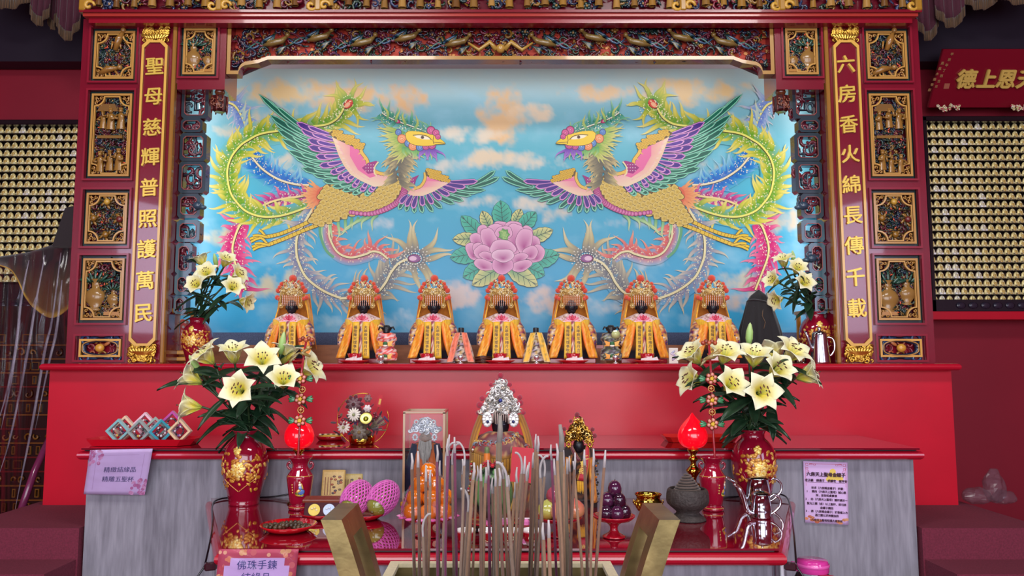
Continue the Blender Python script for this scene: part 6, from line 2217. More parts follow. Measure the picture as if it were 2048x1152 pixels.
# ---- small one with gilt crown and red sash
t, X, Z = crowned('deity_statue', 1157, 1004, 2.80, 'small statue in a gilt crown with a red sash, right of the large one', {'top': 824})
b = MB()
def robe(i, j):
    a = 2 * pi * i
    r = X([33, 34, 36, 36, 32, 20][min(5, int(j * 5.01))])
    return (r * (1 + .03 * sin(a * 9)) * cos(a), .6 * r * sin(a) + .01, Z(1004) + (Z(890) - Z(1004)) * j)
br2 = brocade('2a2224', '6a3a24', 'a8642a', 80)
b.grid(robe, 40, 18, cfn=lambda i, j: br2(robe(i, j)))
b.box((0, -.0, .012), (X(70), .07, .024), '2a1418')
build(b, 'robe', 'cloth', t)
b = MB()
b.ball((0, -.022, Z(888)), (X(11), X(11), X(15)), 12, 9, '15151c')
build(b, 'head', 'black_face', t)
for s in (-1, 1):
    b = MB()
    if s > 0:
        sheet(b, [(X(14), -.045, Z(886)), (X(5), -.062, Z(915)), (X(-6), -.066, Z(950))], [(X(19), -.045, Z(888)), (X(18), -.062, Z(915)), (X(12), -.066, Z(952))], 6, 10, lambda p, i, j: 'b8182c' if .12 < i < .88 else 'd8b050', wob=.0003)
        for q, ch in enumerate('上聖母'):
            write(b, ch, (X(10 - 3.6 * q), -.071, Z(906 + 13.5 * q)), (1, 0, .18), (-.18, 0, 1), X(12.5), 'f0cc5a', 0, .02)
        fringe(b, [(X(-6), -.067, Z(951)), (X(12), -.067, Z(953))], X(24), 'e8b428', 'c88e1c', 14)
    else:
        sheet(b, [(X(-19), -.045, Z(886)), (X(-14), -.058, Z(900)), (X(-5), -.064, Z(915))], [(X(-14), -.047, Z(886)), (X(-8), -.060, Z(898)), (X(2), -.066, Z(913))], 4, 6, lambda p, i, j: '6a2432' if .15 < i < .85 else 'a87a48', wob=.0003)
    build(b, 'red_sash' if s > 0 else 'collar_band', 'satin', t)
    b = MB()
    sheet(b, [(s * X(16), -.05, Z(910)), (s * X(20), -.058, Z(996))], [(s * X(27), -.042, Z(908)), (s * X(34), -.05, Z(992))], 6, 12, lambda p, i, j: brocade('c8741e', 'e09a30', '8a4418', 90)(p))
    build(b, 'brocade_sash', 'satin', t)
    b = MB()
    for q in range(16):
        b.ball((s * (X(34) + .004 * sin(q * 1.7)), -.04 - .006 * cos(q), Z(915 + 5.2 * q)), .0045, 6, 4, ['1c1820', '5a4a30', 'c06a28', '2a2030'][q % 4])
    build(b, 'bead_trim', 'paint', t)
b = MB()
filigree(b, X, Z, 878, 836, 30, ['d8a848', 'b8842a', 'f0d080', '7a5218', '4a3010'], 5, 110, -.03)
for s in (-1, 1):
    for q in range(7):
        w = q * pi / 3.5
        b.ball((s * X(21) + X(4) * cos(w), -.05, Z(884) + X(5) * sin(w)), (X(2.6), .003, X(2.6)), 6, 4, 'c89a40')
cr = build(b, 'crown', 'gilt', t)
discs(cr, X, Z, [(-3, 828, 5), (-16, 840, 3.6), (7, 838, 3.6), (-29, 855, 4), (27, 856, 4), (31, 868, 4.6), (-32, 870, 4)], '8a1028', -.038)
# ---- bearded one in a glass case
t, X, Z = crowned('bearded_statue', 851, 1004, 2.86, 'white-bearded statue in an orange robe inside a narrow glass case', {'top': 836})
b = MB()
def robe(i, j):
    a = 2 * pi * i
    r = X([30, 31, 31, 30, 27, 16][min(5, int(j * 5.01))])
    return (r * (1 + .05 * sin(a * 9)) * cos(a), .6 * r * sin(a), .03 + (Z(884) - .03) * j)
b.grid(robe, 40, 18, cfn=lambda i, j: 'e8702a' if .55 < i < .95 else '22284a')
for s in (-1, 1):
    b.tube([(s * X(20), -.01, Z(888)), (s * X(31), -.02, Z(930)), (s * X(33), -.02, Z(985))], [X(8), X(9), X(10)], 10, '23294c')
b.box((X(2), -.052, Z(955)), (X(9), .01, X(60)), '2a3a7a')
b.box((X(2), -.056, Z(962)), (X(10), .01, X(16)), '9aa4b8')
build(b, 'robe', 'cloth', t)
b = MB()
b.ball((0, -.02, Z(873)), (X(11), X(11), X(13)), 14, 10, '8a5a40')
b.ball((0, -.02 - X(11), Z(876)), (X(2.2), X(3), X(3)), 6, 5, '96644a')
for s in (-1, 1):
    b.ball((s * X(4.5), -.02 - X(10), Z(871)), (X(2), X(1.2), X(.9)), 6, 4, '2a1a14')
    b.ball((s * X(11), -.02, Z(874)), (X(2), X(2), X(4)), 6, 5, '8a5a40')
hd_ = build(b, 'head', 'paint', t)
b = MB()
rng = random.Random(3)
for q in range(90):
    x = rng.uniform(-1, 1)
    top = (X(11) * x, -.02 - X(9) * (1 - .5 * x * x), Z(883 - 4 * abs(x)))
    lnv = 925 - 16 * abs(x) + rng.uniform(-5, 5)
    b.tube([top, (X(13) * x, top[1] - .012, Z(895)), (X(9) * x + .003 * sin(q), top[1] - .012, Z(lnv))], [.003, .003, .0006], 4, rng.choice(['b8b0a8', '9a928a', 'c8c0b8', '857d76']), cap=False)
build(b, 'beard', 'cloth', hd_)
b = MB()
filigree(b, X, Z, 860, 838, 31, ['e8eaf4', 'c8ccdc', 'ffffff', '9a9eb0'], 9, 100, -.04)
for s in (-1, 1):
    for q in range(8):
        w = q * pi / 4
        b.ball((s * X(19) + X(4) * cos(w), -.05, Z(872) + X(5.5) * sin(w)), (X(2.6), .003, X(2.6)), 6, 4, 'e0e2ec')
        b.ball((s * X(17) + X(3.6) * cos(w), -.05, Z(842) + X(3.6) * sin(w)), (X(2), .003, X(2)), 6, 4, 'e8eaf0')
cr = build(b, 'crown', 'silver_paint', t)
discs(cr, X, Z, [(-17, 852, 3), (17, 852, 3), (-30, 862, 3.4)], 'a82850', -.036)
p0 = PY(851, 1004, 2.86)
case = thing('glass_case', (p0.x, 2.86, ZT), 'narrow wood-edged glass case around the bearded statue', 'display case', None, local=True)
hx, zt = X(39), Z(822)
m = MB()
for sx in (-1, 1):
    for sy in (-1, 1):
        m.box((sx * hx, sy * .075, zt / 2), (.008, .008, zt), 'a8805a')
for sy in (-1, 1):
    m.box((0, sy * .075, zt), (2 * hx + .008, .008, .008), 'a8805a')
for sx in (-1, 1):
    m.box((sx * hx, 0, zt), (.008, .15, .008), 'a8805a')
m.box((0, 0, .008), (2 * hx + .02, .17, .016), 'c08a30', bev=.003)
m.box((0, 0, .026), (2 * hx + .005, .16, .012), 'a8742a', bev=.003)
build(m, 'case_frame', 'lacquer', case)
m = MB()
g0, g1 = .035, zt - .006
a = hx - .003
for q in (((-a, -.075), (a, -.075)), ((-a, .07), (-a, -.07)), ((a, -.07), (a, .07))):
    m.add([(q[0][0], q[0][1], g0), (q[1][0], q[1][1], g0), (q[1][0], q[1][1], g1), (q[0][0], q[0][1], g1)], [(0, 1, 2, 3)])
build(m, 'case_glass', 'thin_glass', case)

# ================================================================== things on the offering table
def on(u, v, z=None):
    return PZ(u, v, ZT if z is None else z)
def pxs(u, Y):
    return (PY(u + 50, 1000, Y).x - PY(u - 50, 1000, Y).x) / 100
# ---- small red vases with picture, each holding a flower stick
SV = [(.36, 0), (.40, .02), (.40, .06), (.33, .10), (.36, .14), (.44, .4), (.49, .60), (.47, .65), (.36, .74), (.30, .80), (.29, .86), (.33, .93), (.44, .985), (.45, 1.0), (.42, .99), (.27, .86), (.26, .78)]
STICKS = {}
for s, u, vb, vt, rot, lab in ((-1, 594, 1022, 916, .25, 'small red vase with an old-man picture left of the coin box'), (1, 1431, 1024, 916, .9, 'small red vase with a side picture between clay burner and teapots')):
    p = on(u, vb)
    k = pxs(u, p.y)
    Hh = PY(u, vt, p.y).z - ZT
    t = thing('stick_vase', (p.x, p.y + .03, ZT), lab, 'vase', None, local=True)
    W = 54 * k
    m = MB()
    prof = spline([(r * W, z * Hh) for r, z in SV], 3)
    m.lathe([(0, .001)] + prof, 32, (0, 0, 0), '98102e')
    m.lathe([(.472 * W, .645 * Hh), (.480 * W, .652 * Hh), (.472 * W, .66 * Hh)], 32, (0, 0, 0), 'c89848')
    m.lathe([(.40 * W, .055 * Hh), (.408 * W, .06 * Hh), (.40 * W, .068 * Hh)], 32, (0, 0, 0), 'c89848')
    def dec(a, zf, l, w, ang, col):
        r = (.40 + .11 * (zf - .2) / .4) * W
        m.ball((r * sin(a), -r * cos(a), zf * Hh), (l, .0012, w), 7, 4, col, Rz(a) @ Ry(-ang))
    for (da, zf, l, w, an, c_) in ((0, .50, .006, .006, 0, 'f4e8d8'), (-.02, .545, .004, .004, 0, 'f0c8a0'), (.06, .45, .010, .007, 1.2, '8aa8d8'), (.14, .36, .012, .010, .4, '5a7ac0'), (-.1, .38, .010, .006, .8, 'd8a040'), (-.18, .34, .009, .006, 0, '4a6a2a'), (.02, .31, .014, .006, 0, 'c8b040'), (-.25, .32, .006, .006, 0, 'e07a30'), (.2, .3, .007, .005, 0, 'a8c0e8'), (.18, .47, .003, .012, .3, 'e0b050')):
        dec(rot + da, zf, l, w, an, c_)
    for q in range(4):
        a = rot - .62
        dec(a, .50 - .05 * q, .0028, .0028, .6, 'd8b058')
    build(m, 'vase_body', 'glaze', t)
    for e in (-1, 1):
        m = MB()
        m.tube(spline([(e * .36 * W, 0, .76 * Hh), (e * .46 * W, 0, .80 * Hh), (e * .48 * W, 0, .86 * Hh), (e * .40 * W, 0, .90 * Hh), (e * .36 * W, 0, .86 * Hh)], 4), .004, 8, '8a0e2a')
        build(m, 'vase_handle', 'glaze', t)
    STICKS[s] = (p.x, p.y + .03, ZT + Hh)
for s, lab in ((-1, 'red ornamental stick of three enamel flowers before the left lilies'), (1, 'red ornamental stick of three enamel flowers before the right lilies')):
    x, y, z = STICKS[s]
    y -= .0
    t = thing('flower_stick', (x, y, z - .08), lab, 'ornament')
    if s < 0:
        fl, co_, top, foot = [(601, 757), (601, 798), (600, 841)], [(605, 779), (602, 820)], (612, 684), (596, 918)
    else:
        fl, co_, top, foot = [(1423, 757), (1424, 800), (1425, 848)], [(1422, 777), (1424, 824)], (1418, 690), (1430, 918)
    P = lambda u, v, dy=0.0: PY(u, v, y + dy)
    m = MB()
    m.tube([Vector((x, y, z - .08)), P(*foot), P(*fl[2]), P(*fl[1]), P(*fl[0]), P(*top)], .0042, 8, 'a0202c')
    build(m, 'stick', 'lacquer', t)
    for u, v in fl:
        c = P(u, v, -.012)
        m = MB()
        for q in range(6):
            a = q * pi / 3 + .3
            d = Vector((cos(a), 0, sin(a)))
            m.ball(c + d * .0135, (.0095, .003, .0085), 9, 6, '8a1422', Ry(-a))
            m.ball(c + d * .0135 + Vector((0, -.003, 0)), (.0068, .002, .006), 9, 5, 'd8a060', Ry(-a))
            m.ball(c + d * .0140 + Vector((0, -.0045, 0)), (.0048, .0015, .004), 9, 5, 'e88a90', Ry(-a))
        b_ = build(m, 'blossom', 'lacquer', t)
        m = MB()
        for q in range(13):
            w = q * 2.4
            r = .0016 * math.sqrt(q)
            m.ball(c + Vector((r * cos(w), -.006, r * sin(w))), .0026, 6, 4, 'e8c038')
        build(m, 'blossom_centre', 'lacquer', b_)
        for e in (-1, 1):
            m = MB()
            for q, an in enumerate((-.5, 0, .5)):
                base = c + Vector((e * .018, .004, -.002))
                d = Vector((e * cos(an), 0, sin(an) * .8 + .1))
                m.ball(base + d * .013, (.014, .002, .0052), 8, 5, ['2e7a4a', '3a9058', '26683e'][q], Ry(-math.atan2(d.z, d.x)))
                m.tube([base, base + d * .024], .0008, 4, 'c8b060')
            build(m, 'leaf_pair', 'lacquer', t)
    for u, v in co_:
        c = P(u, v, -.012)
        m = MB()
        m.lathe([(0, -.002), (.0115, -.002), (.0115, .002), (0, .002)], 18, c, '8a1c1c', R=Rx(pi / 2))
        m.tube([c + Vector((.0105 * cos(w), -.003, .0105 * sin(w))) for w in [2 * pi * i / 18 for i in range(19)]], .0016, 5, 'd8a050')
        for a in (0, pi / 2):
            m.tube([c + Vector((-.006 * cos(a), -.003, -.006 * sin(a))), c + Vector((0, -.0035, .0)), c + Vector((.006 * cos(a), -.003, .006 * sin(a)))], .0015, 4, 'e0b060')
        build(m, 'coin', 'lacquer', t)
    m = MB()
    c = P(top[0] - 8 if s < 0 else top[0] + 8, top[1] + 22, -.006)
    m.tube([c + Vector((-.03 * -s * -1, 0, -.012)), c + Vector((0, 0, 0)), c + Vector((.022, 0, .016)), c + Vector((.034, 0, .020))], [.004, .011, .007, .002], 8, '9a8248')
    m.ball(c + Vector((.022, -.002, .018)), .008, 8, 6, 'b89a58')
    for q in range(4):
        leafy(m, c.x - .022 - .004 * q, c.z - .006 - .006 * q, .022, .004, .5 + .1 * q, c.y, ['8a7440', '6a5a30', 'a08848', '7a6638'][q])
    for q in range(5):
        m.ball(P(top[0] + (q - 2) * 6, top[1] - 4 - 3 * (q % 2), 0), .0085, 8, 6, ['a8442c', '8a3a28', 'c0603a', '9a4a30', 'b0502c'][q])
    build(m, 'bird', 'lacquer', t)
# ---- red peach lamps on brass stands
mat('peach_glow', 'e8081c', rough=.12, coat=.6, emit=('ff0a20', .62))
for u, vc, vb, lab in ((601, 871, 1003, 'glowing red peach-shaped lamp behind the left flower stick'), (1383, 868, 1006, 'glowing red peach-shaped lamp on a tall brass stand, right')):
    p = on(u, vb)
    y = p.y - .04
    t = thing('peach_lamp', (p.x, y, ZT), lab, 'lamp', None, local=True)
    k = pxs(u, y)
    zb = PY(u, 897, y).z - ZT
    R_ = 29.5 * k
    m = MB()
    prof = [(0, 0), (.35, .02), (.7, .16), (.93, .45), (1.0, .80), (.95, 1.15), (.78, 1.5), (.5, 1.85), (.22, 2.15), (.05, 2.38), (0, 2.42)]
    m.lathe(spline([(r * R_, zb + z * R_) for r, z in prof], 3), 32, (0, 0, 0))
    build(m, 'lamp_shade', 'peach_glow', t)
    m = MB()
    h = zb
    m.lathe(spline([(0, 0), (.034, 0), (.036, .006), (.022, .014), (.012, .03), (.010, h * .28), (.022, h * .33), (.024, h * .37), (.010, h * .41), (.012, h * .5), (.024, h * .58), (.026, h * .62), (.012, h * .69), (.010, h * .76), (.017, h * .80), (.017, h * .83), (.009, h * .88), (.018, h * .95), (.020, h * .995), (0, h)], 2), 24, (0, 0, 0))
    build(m, 'lamp_stand', 'brass', t)
# ---- coin box on plate
p = on(643, 1043)
k = pxs(643, p.y)
def plate(name, u, v, w, label, col='c01424', H=.018, cat='plate'):
    q = on(u, v)
    r = w * pxs(u, q.y) / 2
    m = MB()
    m.lathe([(0, .001), (r * .62, .001), (r * .72, .004), (r, H), (r * .985, H + .002), (r * .70, .007), (r * .6, .005), (0, .005)], 40, (0, 0, 0), col)
    o = build(m, name, 'glaze', None)
    o.location = q
    return tag(o, label, cat), q
plate('red_plate', 645, 1036, 92, 'flat red plate under the coin box')
p = on(643, 1040)
t = thing('coin_box', (p.x, p.y + .01, ZT + .006), 'brown case showing a gold coin and a silver coin', 'coin box', None, local=True)
m = MB()
tilt = Rx(-.35)
m.box((0, .0, .024), (.115, .02, .046), '4a2028', tilt, bev=.002)
m.box((0, .03, .024), (.12, .03, .044), '5a2a28', bev=.002)
m.box((0, .022, .054), (.132, .05, .010), '7a3c2c', Rx(.12), bev=.002)
build(m, 'case', 'lacquer', t)
for dx, c_ in ((-.024, 'e8d060'), (.024, 'c8d8f0')):
    m = MB()
    c = Vector((dx, -.012, .026))
    m.lathe([(0, -.0015), (.0185, -.0015), (.0195, 0), (.0185, .0025), (.017, .0018), (0, .0018)], 28, c, c_, R=Rx(pi / 2 - .35))
    for q in range(5):
        a = q * 1.26
        m.ball(c + Vector((.008 * cos(a), -.0028 - .003 * sin(a) * .3, .008 * sin(a))), (.004, .001, .003), 6, 4, mix(c_, 'ffffff', .4))
    build(m, 'gold_coin' if dx < 0 else 'silver_coin', 'paint', t)
# ---- dish of dark beads
plate('red_dish', 577, 1062, 112, 'shallow red dish holding dark bead bracelets', 'c81420', .020, 'dish')
q = on(573, 1062)
rng = random.Random(4)
mat('bead', vcol=True, rough=.25, coat=.3)
for n_, (dx, dy, r, lab) in enumerate(((-.035, .0, .032, 'dark brown bead bracelet at the left of the red dish'), (.012, .005, .030, 'dark brown bead bracelet in the middle of the red dish'), (.045, -.006, .024, 'dark brown bead bracelet at the right of the red dish'))):
    m = MB()
    nb_ = 14 if n_ < 2 else 11
    for j in range(nb_):
        a = 2 * pi * j / nb_
        m.ball((q.x + dx + r * cos(a), q.y + dy + r * .75 * sin(a), ZT + .0135 + .005 * (n_ == 1) + .002 * rng.random()), .0072, 10, 7, rng.choice(['4a3626', '3a2a1c', '5a4430', '46382a']))
    for j in range(5):
        m.ball((q.x + dx + r * .4 * cos(j * 1.3), q.y + dy + r * .3 * sin(j * 1.3), ZT + .012 + .004), .0068, 10, 7, rng.choice(['54422e', '3e2e20']))
    tag(build(m, 'bead_bracelet', 'bead', None, (q.x + dx, q.y + dy, ZT + .006)), lab, 'bracelet', 'bead bracelets in the red dish')
# ---- gold packets
for u, v, w, h, c_, lab in ((664, 1003, 46, 58, 'c8a45a', 'gold picture packet in front, leaning by the coin box'), (703, 998, 40, 46, 'b8a058', 'gold picture packet behind, partly covered by netted fruit')):
    p = on(u, v)
    k = pxs(u, p.y)
    W, Hh = w * k, h * k
    m = MB()
    R = Rx(-.22)
    c = p + Vector((0, .02, Hh / 2 + .004))
    m.box(c, (W, .018, Hh), c_, R, bev=.002)
    m.box(c + R @ Vector((0, -.0095, Hh * .0)), (W * .86, .001, Hh * .84), mix(c_, 'f0d8a0', .3), R)
    rng = random.Random(int(u))
    for j in range(16):
        d = R @ Vector((rng.uniform(-.1, .38) * W, -.0106, rng.uniform(-.3, .3) * Hh))
        m.ball(c + d, (W * .07, .0008, W * .05), 6, 4, rng.choice(['5a4a5a', '7a5a4a', '8a7a6a', 'a85a3a']), R)
    for j in range(3):
        d = R @ Vector(((-.34 + .12 * j) * W, -.0106, -.05 * Hh))
        m.box(c + d, (W * .03, .001, Hh * .6), '8a4a34', R)
    tag(build(m, 'gold_packet', 'satin', None, (p.x, p.y + .02, ZT)), lab, 'packet', 'gold packets behind the coin box')
# ---- pink-netted fruit
pt_, _ = plate('red_plate', 728, 1038, 84, 'red plate under the two pink-netted fruits')
for u, v, ang, lab in ((713, 1003, .22, 'green fruit in pink foam net, left of the pair'), (766, 1000, -.30, 'green fruit in pink foam net, behind the left brass handle')):
    c = PY(u, v, on(u, 1040).y + .03)
    c.z = ZT + .064
    k = pxs(u, c.y)
    t = thing('netted_fruit', (c.x, c.y, ZT + .008), lab, 'fruit', 'netted fruit on the red plate')
    ax = Vector((-.35 + ang * .2, -.72, -.55)).normalized()
    Q = ax.to_track_quat('Z', 'Y').to_matrix()
    L, R_ = .066, .043
    m = MB()
    m.lathe([(0, -L), (R_ * .5, -L * .9), (R_ * .86, -L * .5), (R_, 0), (R_ * .93, L * .45), (R_ * .66, L * .82), (R_ * .3, L * .97), (0, L)], 26, c, '8c8c3c', R=Q)
    m.ball(c + ax * L * .98, .006, 7, 5, '5a4a24')
    build(m, 'fruit_body', 'glaze', t)
    m = MB()
    for j in range(24):                                 # crossing strands of the net
        for d in (-1, 1):
            pts = []
            for i in range(15):
                f = i / 14
                z = -L * .97 + f * L * 1.66
                r = R_ * math.sqrt(max(.02, 1 - (z / L) ** 2)) * 1.05 + .002
                a = 2 * pi * j / 24 + d * f * 1.3
                pts.append(c + Q @ Vector((r * cos(a), r * sin(a), z)))
            m.tube(pts, .0029, 5, 'e068c0' if (j + (d > 0)) % 2 else 'd04fae', cap=False)
    build(m, 'foam_net', 'cloth', t)
# ---- pedestal dishes
def pedestal(u, vrim, vfoot, w, label):
    f = on(u, vfoot)
    k = pxs(u, f.y)
    h = PY(u, vrim, f.y).z - ZT
    r = w * k / 2
    m = MB()
    m.lathe(spline([(0, .001), (r * .5, .001), (r * .52, .006), (r * .25, h * .25), (r * .18, h * .5), (r * .4, h * .72), (r * .8, h * .82), (r, h), (r * .98, h + .003), (r * .75, h * .9), (r * .3, h * .84), (0, h * .84)], 2), 40, (0, 0, 0), 'b01226')
    o = build(m, 'pedestal_dish', 'glaze', None)
    o.location = f
    tag(o, label, 'dish')
    return f, h, k
def fruit(kind, c, r, label, group, col, col2=None, seed=0):
    m = MB()
    if kind == 'orange':
        m.lathe([(0, -r * .9), (r * .4, -r * .86), (r * .8, -r * .58), (r, 0), (r * .82, r * .56), (r * .42, r * .86), (r * .1, r * .88), (0, r * .84)], 22, c, col)
        m.ball((c[0], c[1], c[2] + r * .86), r * .09, 6, 4, '4a5a24')
    elif kind == 'peach':
        R = Rz(seed)
        m.lathe([(0, -r * .85), (r * .5, -r * .8), (r * .92, -r * .35), (r, .05 * r), (r * .86, r * .5), (r * .5, r * .84), (r * .16, r * 1.02), (0, r * 1.1)], 24, c, cols=[col, col, col, mix(col, col2, .4), mix(col, col2, .7), col2, col2, col2], R=R)
    else:
        R = Rx(seed * .3)
        m.lathe([(0, -r), (r * .5, -r * .92), (r * .86, -r * .5), (r * .9, 0), (r * .72, r * .55), (r * .4, r * .9), (r * .12, r * .96), (0, r * .88)], 22, c, col, R=R)
        m.tube([(c[0], c[1], c[2] + r * .9), (c[0] + r * .05, c[1], c[2] + r * 1.12)], r * .06, 5, '4a2c30')
    o = build(m, kind if kind != 'wax' else 'plum', 'glaze', None, c)
    return tag(o, label, 'fruit', group)
f, h, k = pedestal(856, 1034, 1072, 100, 'red pedestal dish heaped with oranges')
R_ = .0275
zb = ZT + h * .9 + R_ * .86
orow = [(-.042, -.02, 0, 'front left of the bottom layer'), (.002, -.036, 0, 'front middle of the bottom layer'), (.046, -.018, 0, 'right of the bottom layer'), (-.03, .03, 0, 'back left of the bottom layer'), (.03, .03, 0, 'back right of the bottom layer'),
        (-.036, -.008, 1, 'left of the second layer'), (.010, -.022, 1, 'front of the second layer'), (.046, .006, 1, 'right of the second layer'), (.0, .03, 1, 'back of the second layer'), (-.022, .0, 2, 'left of the third layer'), (.022, -.006, 2, 'right of the third layer'), (.0, .0, 3, 'topmost of the heap')]
for dx, dy, lv, w in orow:
    fruit('orange', (f.x + dx * 1.06, f.y + dy * .95, zb + lv * R_ * 1.4), R_ * (1 if lv < 3 else .95), 'orange on the pedestal heap, ' + w, 'oranges on the pedestal dish', 'e8781a')
m = MB()
def wrap(i, j):
    a = 2 * pi * i
    r = .084 * (1 - .74 * j ** 1.6) + .004 * noise.noise(Vector((a * 3, j * 8, 2)))
    return (f.x + r * cos(a), f.y + r * .9 * sin(a), ZT + h * .96 + .145 * j + .004 * sin(a * 7))
m.grid(wrap, 60, 18)
tag(build(m, 'plastic_wrap', 'clear_film', None, (f.x, f.y, ZT + h)), 'clear crinkled plastic wrapped over the orange heap', 'wrap')
m = MB()
for j in range(14):
    a = j * .45
    m.ball((f.x + .078 * cos(a), f.y + .07 * sin(a), ZT + h + .004), (.016, .012, .004), 7, 4, ['e060a8', 'f090c8', 'c84890'][j % 3], Rz(a))
tag(build(m, 'pink_ribbon', 'satin', None, (f.x, f.y, ZT + h)), 'pink foam ribbon around the foot of the orange heap', 'ribbon')
# watermelon on plate with bow and red paper
f, h, k = pedestal(985, 1042, 1060, 104, 'low red dish under the striped watermelon')
wm = bpy.data.materials.new('melon_rind')
wm.use_nodes = True
nt = wm.node_tree
bs = nt.nodes['Principled BSDF']
bs.inputs['Roughness'].default_value = .25
tc, wv, rp = nt.nodes.new('ShaderNodeTexCoord'), nt.nodes.new('ShaderNodeTexNoise'), nt.nodes.new('ShaderNodeValToRGB')
mp = nt.nodes.new('ShaderNodeMapping')
mp.inputs['Scale'].default_value = (34, 34, 7)
nt.links.new(tc.outputs['Object'], mp.inputs['Vector'])
nt.links.new(mp.outputs['Vector'], wv.inputs['Vector'])
wv.inputs['Scale'].default_value = 1.0
wv.inputs['Detail'].default_value = 3
nt.links.new(wv.outputs['Fac'], rp.inputs['Fac'])
rp.color_ramp.elements[0].position, rp.color_ramp.elements[1].position = .46, .56
rp.color_ramp.elements[0].color, rp.color_ramp.elements[1].color = C('16261e'), C('5c8a50')
nt.links.new(rp.outputs['Color'], bs.inputs['Base Color'])
M['melon_rind'] = wm
t = thing('watermelon', (f.x, f.y, ZT + h * .9), 'dark striped watermelon with a red bow behind the incense', 'fruit', None, local=True)
m = MB()
ry = 56 * k
m.ball((0, 0, ry), (41 * k, 41 * k, ry), 32, 20)
build(m, 'rind', 'melon_rind', t)
m = MB()
for j in range(12):
    a = j * pi / 6
    c = Vector((.022 * cos(a), -.02 + .012 * sin(a), 2 * ry + .004 + .012 * abs(sin(a * 2))))
    m.tube([(0, -.02, 2 * ry), c, c + Vector((.012 * cos(a), -.004, -.006)), (0, -.022, 2 * ry + .002)], [.002, .006, .006, .002], 6, 'd0182c' if j % 2 else 'b81026', flat=.4)
build(m, 'bow', 'satin', t)
m = MB()
c = PY(1044, 962, f.y - .02)
R = Ry(.08)
m.box((c.x, c.y, c.z + .048), (.066, .0015, .104), 'c82c3c', R)
m.tube([(c.x + .01, c.y + .004, c.z - .004), (c.x, c.y + .004, ZT + .02)], .002, 5, '8a2a2a')
m.box((c.x, c.y + .004, ZT + .01), (.05, .03, .02), '8a1c28', bev=.003)
tag(build(m, 'red_paper', 'paint', None, (c.x, c.y, ZT)), 'plain red paper card on a stand right of the watermelon', 'card')
# peaches and pear
f, h, k = pedestal(1118, 1034, 1072, 92, 'red pedestal dish with peaches and a pear')
zb = ZT + h * .88
fruit('peach', (f.x - .034, f.y - .012, zb + .028), .030, 'yellow-green pear at the left of the peach dish', 'fruit on the peach dish', 'c8bc5a', 'b8b860', .3)
fruit('peach', (f.x + .004, f.y - .034, zb + .028), .033, 'pale pink peach at the front of the peach dish', 'fruit on the peach dish', 'd8a070', 'c86a64', .0)
fruit('peach', (f.x + .046, f.y - .004, zb + .028), .031, 'orange-pink peach at the right of the peach dish', 'fruit on the peach dish', 'd89868', 'd0645a', 1.0)
fruit('peach', (f.x - .012, f.y + .034, zb + .028), .030, 'peach at the back of the peach dish', 'fruit on the peach dish', 'd8a070', 'c06058', 2.0)
fruit('peach', (f.x - .006, f.y - .004, zb + .068), .032, 'large dark pink dragon fruit on top of the peach dish', 'fruit on the peach dish', 'a83c54', 'b85068', .0)
# plums
f, h, k = pedestal(1228, 1032, 1075, 84, 'red pedestal dish heaped with dark purple plums')
zb = ZT + h * .88 + .020
for j, (dx, dy, lv, w) in enumerate(((-.028, -.012, 0, 'left of the bottom layer'), (.008, -.026, 0, 'front of the bottom layer'), (.036, -.004, 0, 'right of the bottom layer'), (-.006, .024, 0, 'back of the bottom layer'), (-.022, -.002, 1, 'left of the second layer'), (.018, -.012, 1, 'right of the second layer'), (.004, .016, 1, 'back of the second layer'), (.004, -.004, 2, 'topmost of the heap'))):
    fruit('wax', (f.x + dx * .85, f.y + dy * .85, zb + lv * .034), .0225, 'dark purple plum, ' + w, 'plums on the pedestal dish', ['3c1830', '4a1c3c', '341428'][j % 3], None, j % 3 - 1)
# brass bowl
p = on(1297, 1034)
k = pxs(1297, p.y)
R_ = 27 * k
m = MB()
m.lathe(spline([(0, .0), (R_ * .5, 0), (R_ * .55, .004), (R_ * .4, .010), (R_ * .8, .022), (R_ * 1.0, .04), (R_ * .98, .052), (R_ * .86, .060), (R_ * .9, .068), (R_ * 1.0, .074), (R_ * .94, .075), (R_ * .8, .062), (R_ * .9, .04), (0, .03)], 2), 36, (0, 0, 0))
for j in range(18):
    a = 2 * pi * j / 18
    m.ball((R_ * .99 * cos(a), R_ * .99 * sin(a), .044), (.005, .005, .006), 6, 4)
for s in (-1, 1):
    m.tube([(s * R_ * .97, 0, .05), (s * R_ * 1.1, 0, .056), (s * R_ * 1.12, 0, .046)], .002, 5)
o = build(m, 'brass_bowl', 'brass', None)
o.location = p
tag(o, 'small polished brass bowl between the plums and the clay burner', 'bowl')
# clay coil burner
p = on(1376, 1040)
k = pxs(1376, p.y)
R_ = 42 * k
t = thing('coil_burner', p, 'dark clay incense burner with a conical coil', 'incense burner', None, local=True)
mat('clay', '3c3432', rough=.7, var=.3, vscale=60, bump=.5, bscale=120)
m = MB()
m.lathe(spline([(0, 0), (R_ * .78, 0), (R_ * .8, .008), (R_ * .55, .022), (R_ * .6, .032), (R_ * .95, .052), (R_ * 1.0, .072), (R_ * .96, .092), (R_ * .88, .100), (R_ * .80, .100), (R_ * .84, .085), (R_ * .5, .075), (0, .07)], 2), 40, (0, 0, 0))
build(m, 'burner_bowl', 'clay', t)
m = MB()
pts = []
for i in range(150):
    f_ = i / 149
    a = f_ * 2 * pi * 6.5
    r = R_ * (.62 - .5 * f_ ** 1.2)
    pts.append((r * cos(a), r * sin(a), .092 + .052 * f_))
m.tube(pts, .0036, 6, '5a4a42')
build(m, 'incense_coil', 'cloth', t)
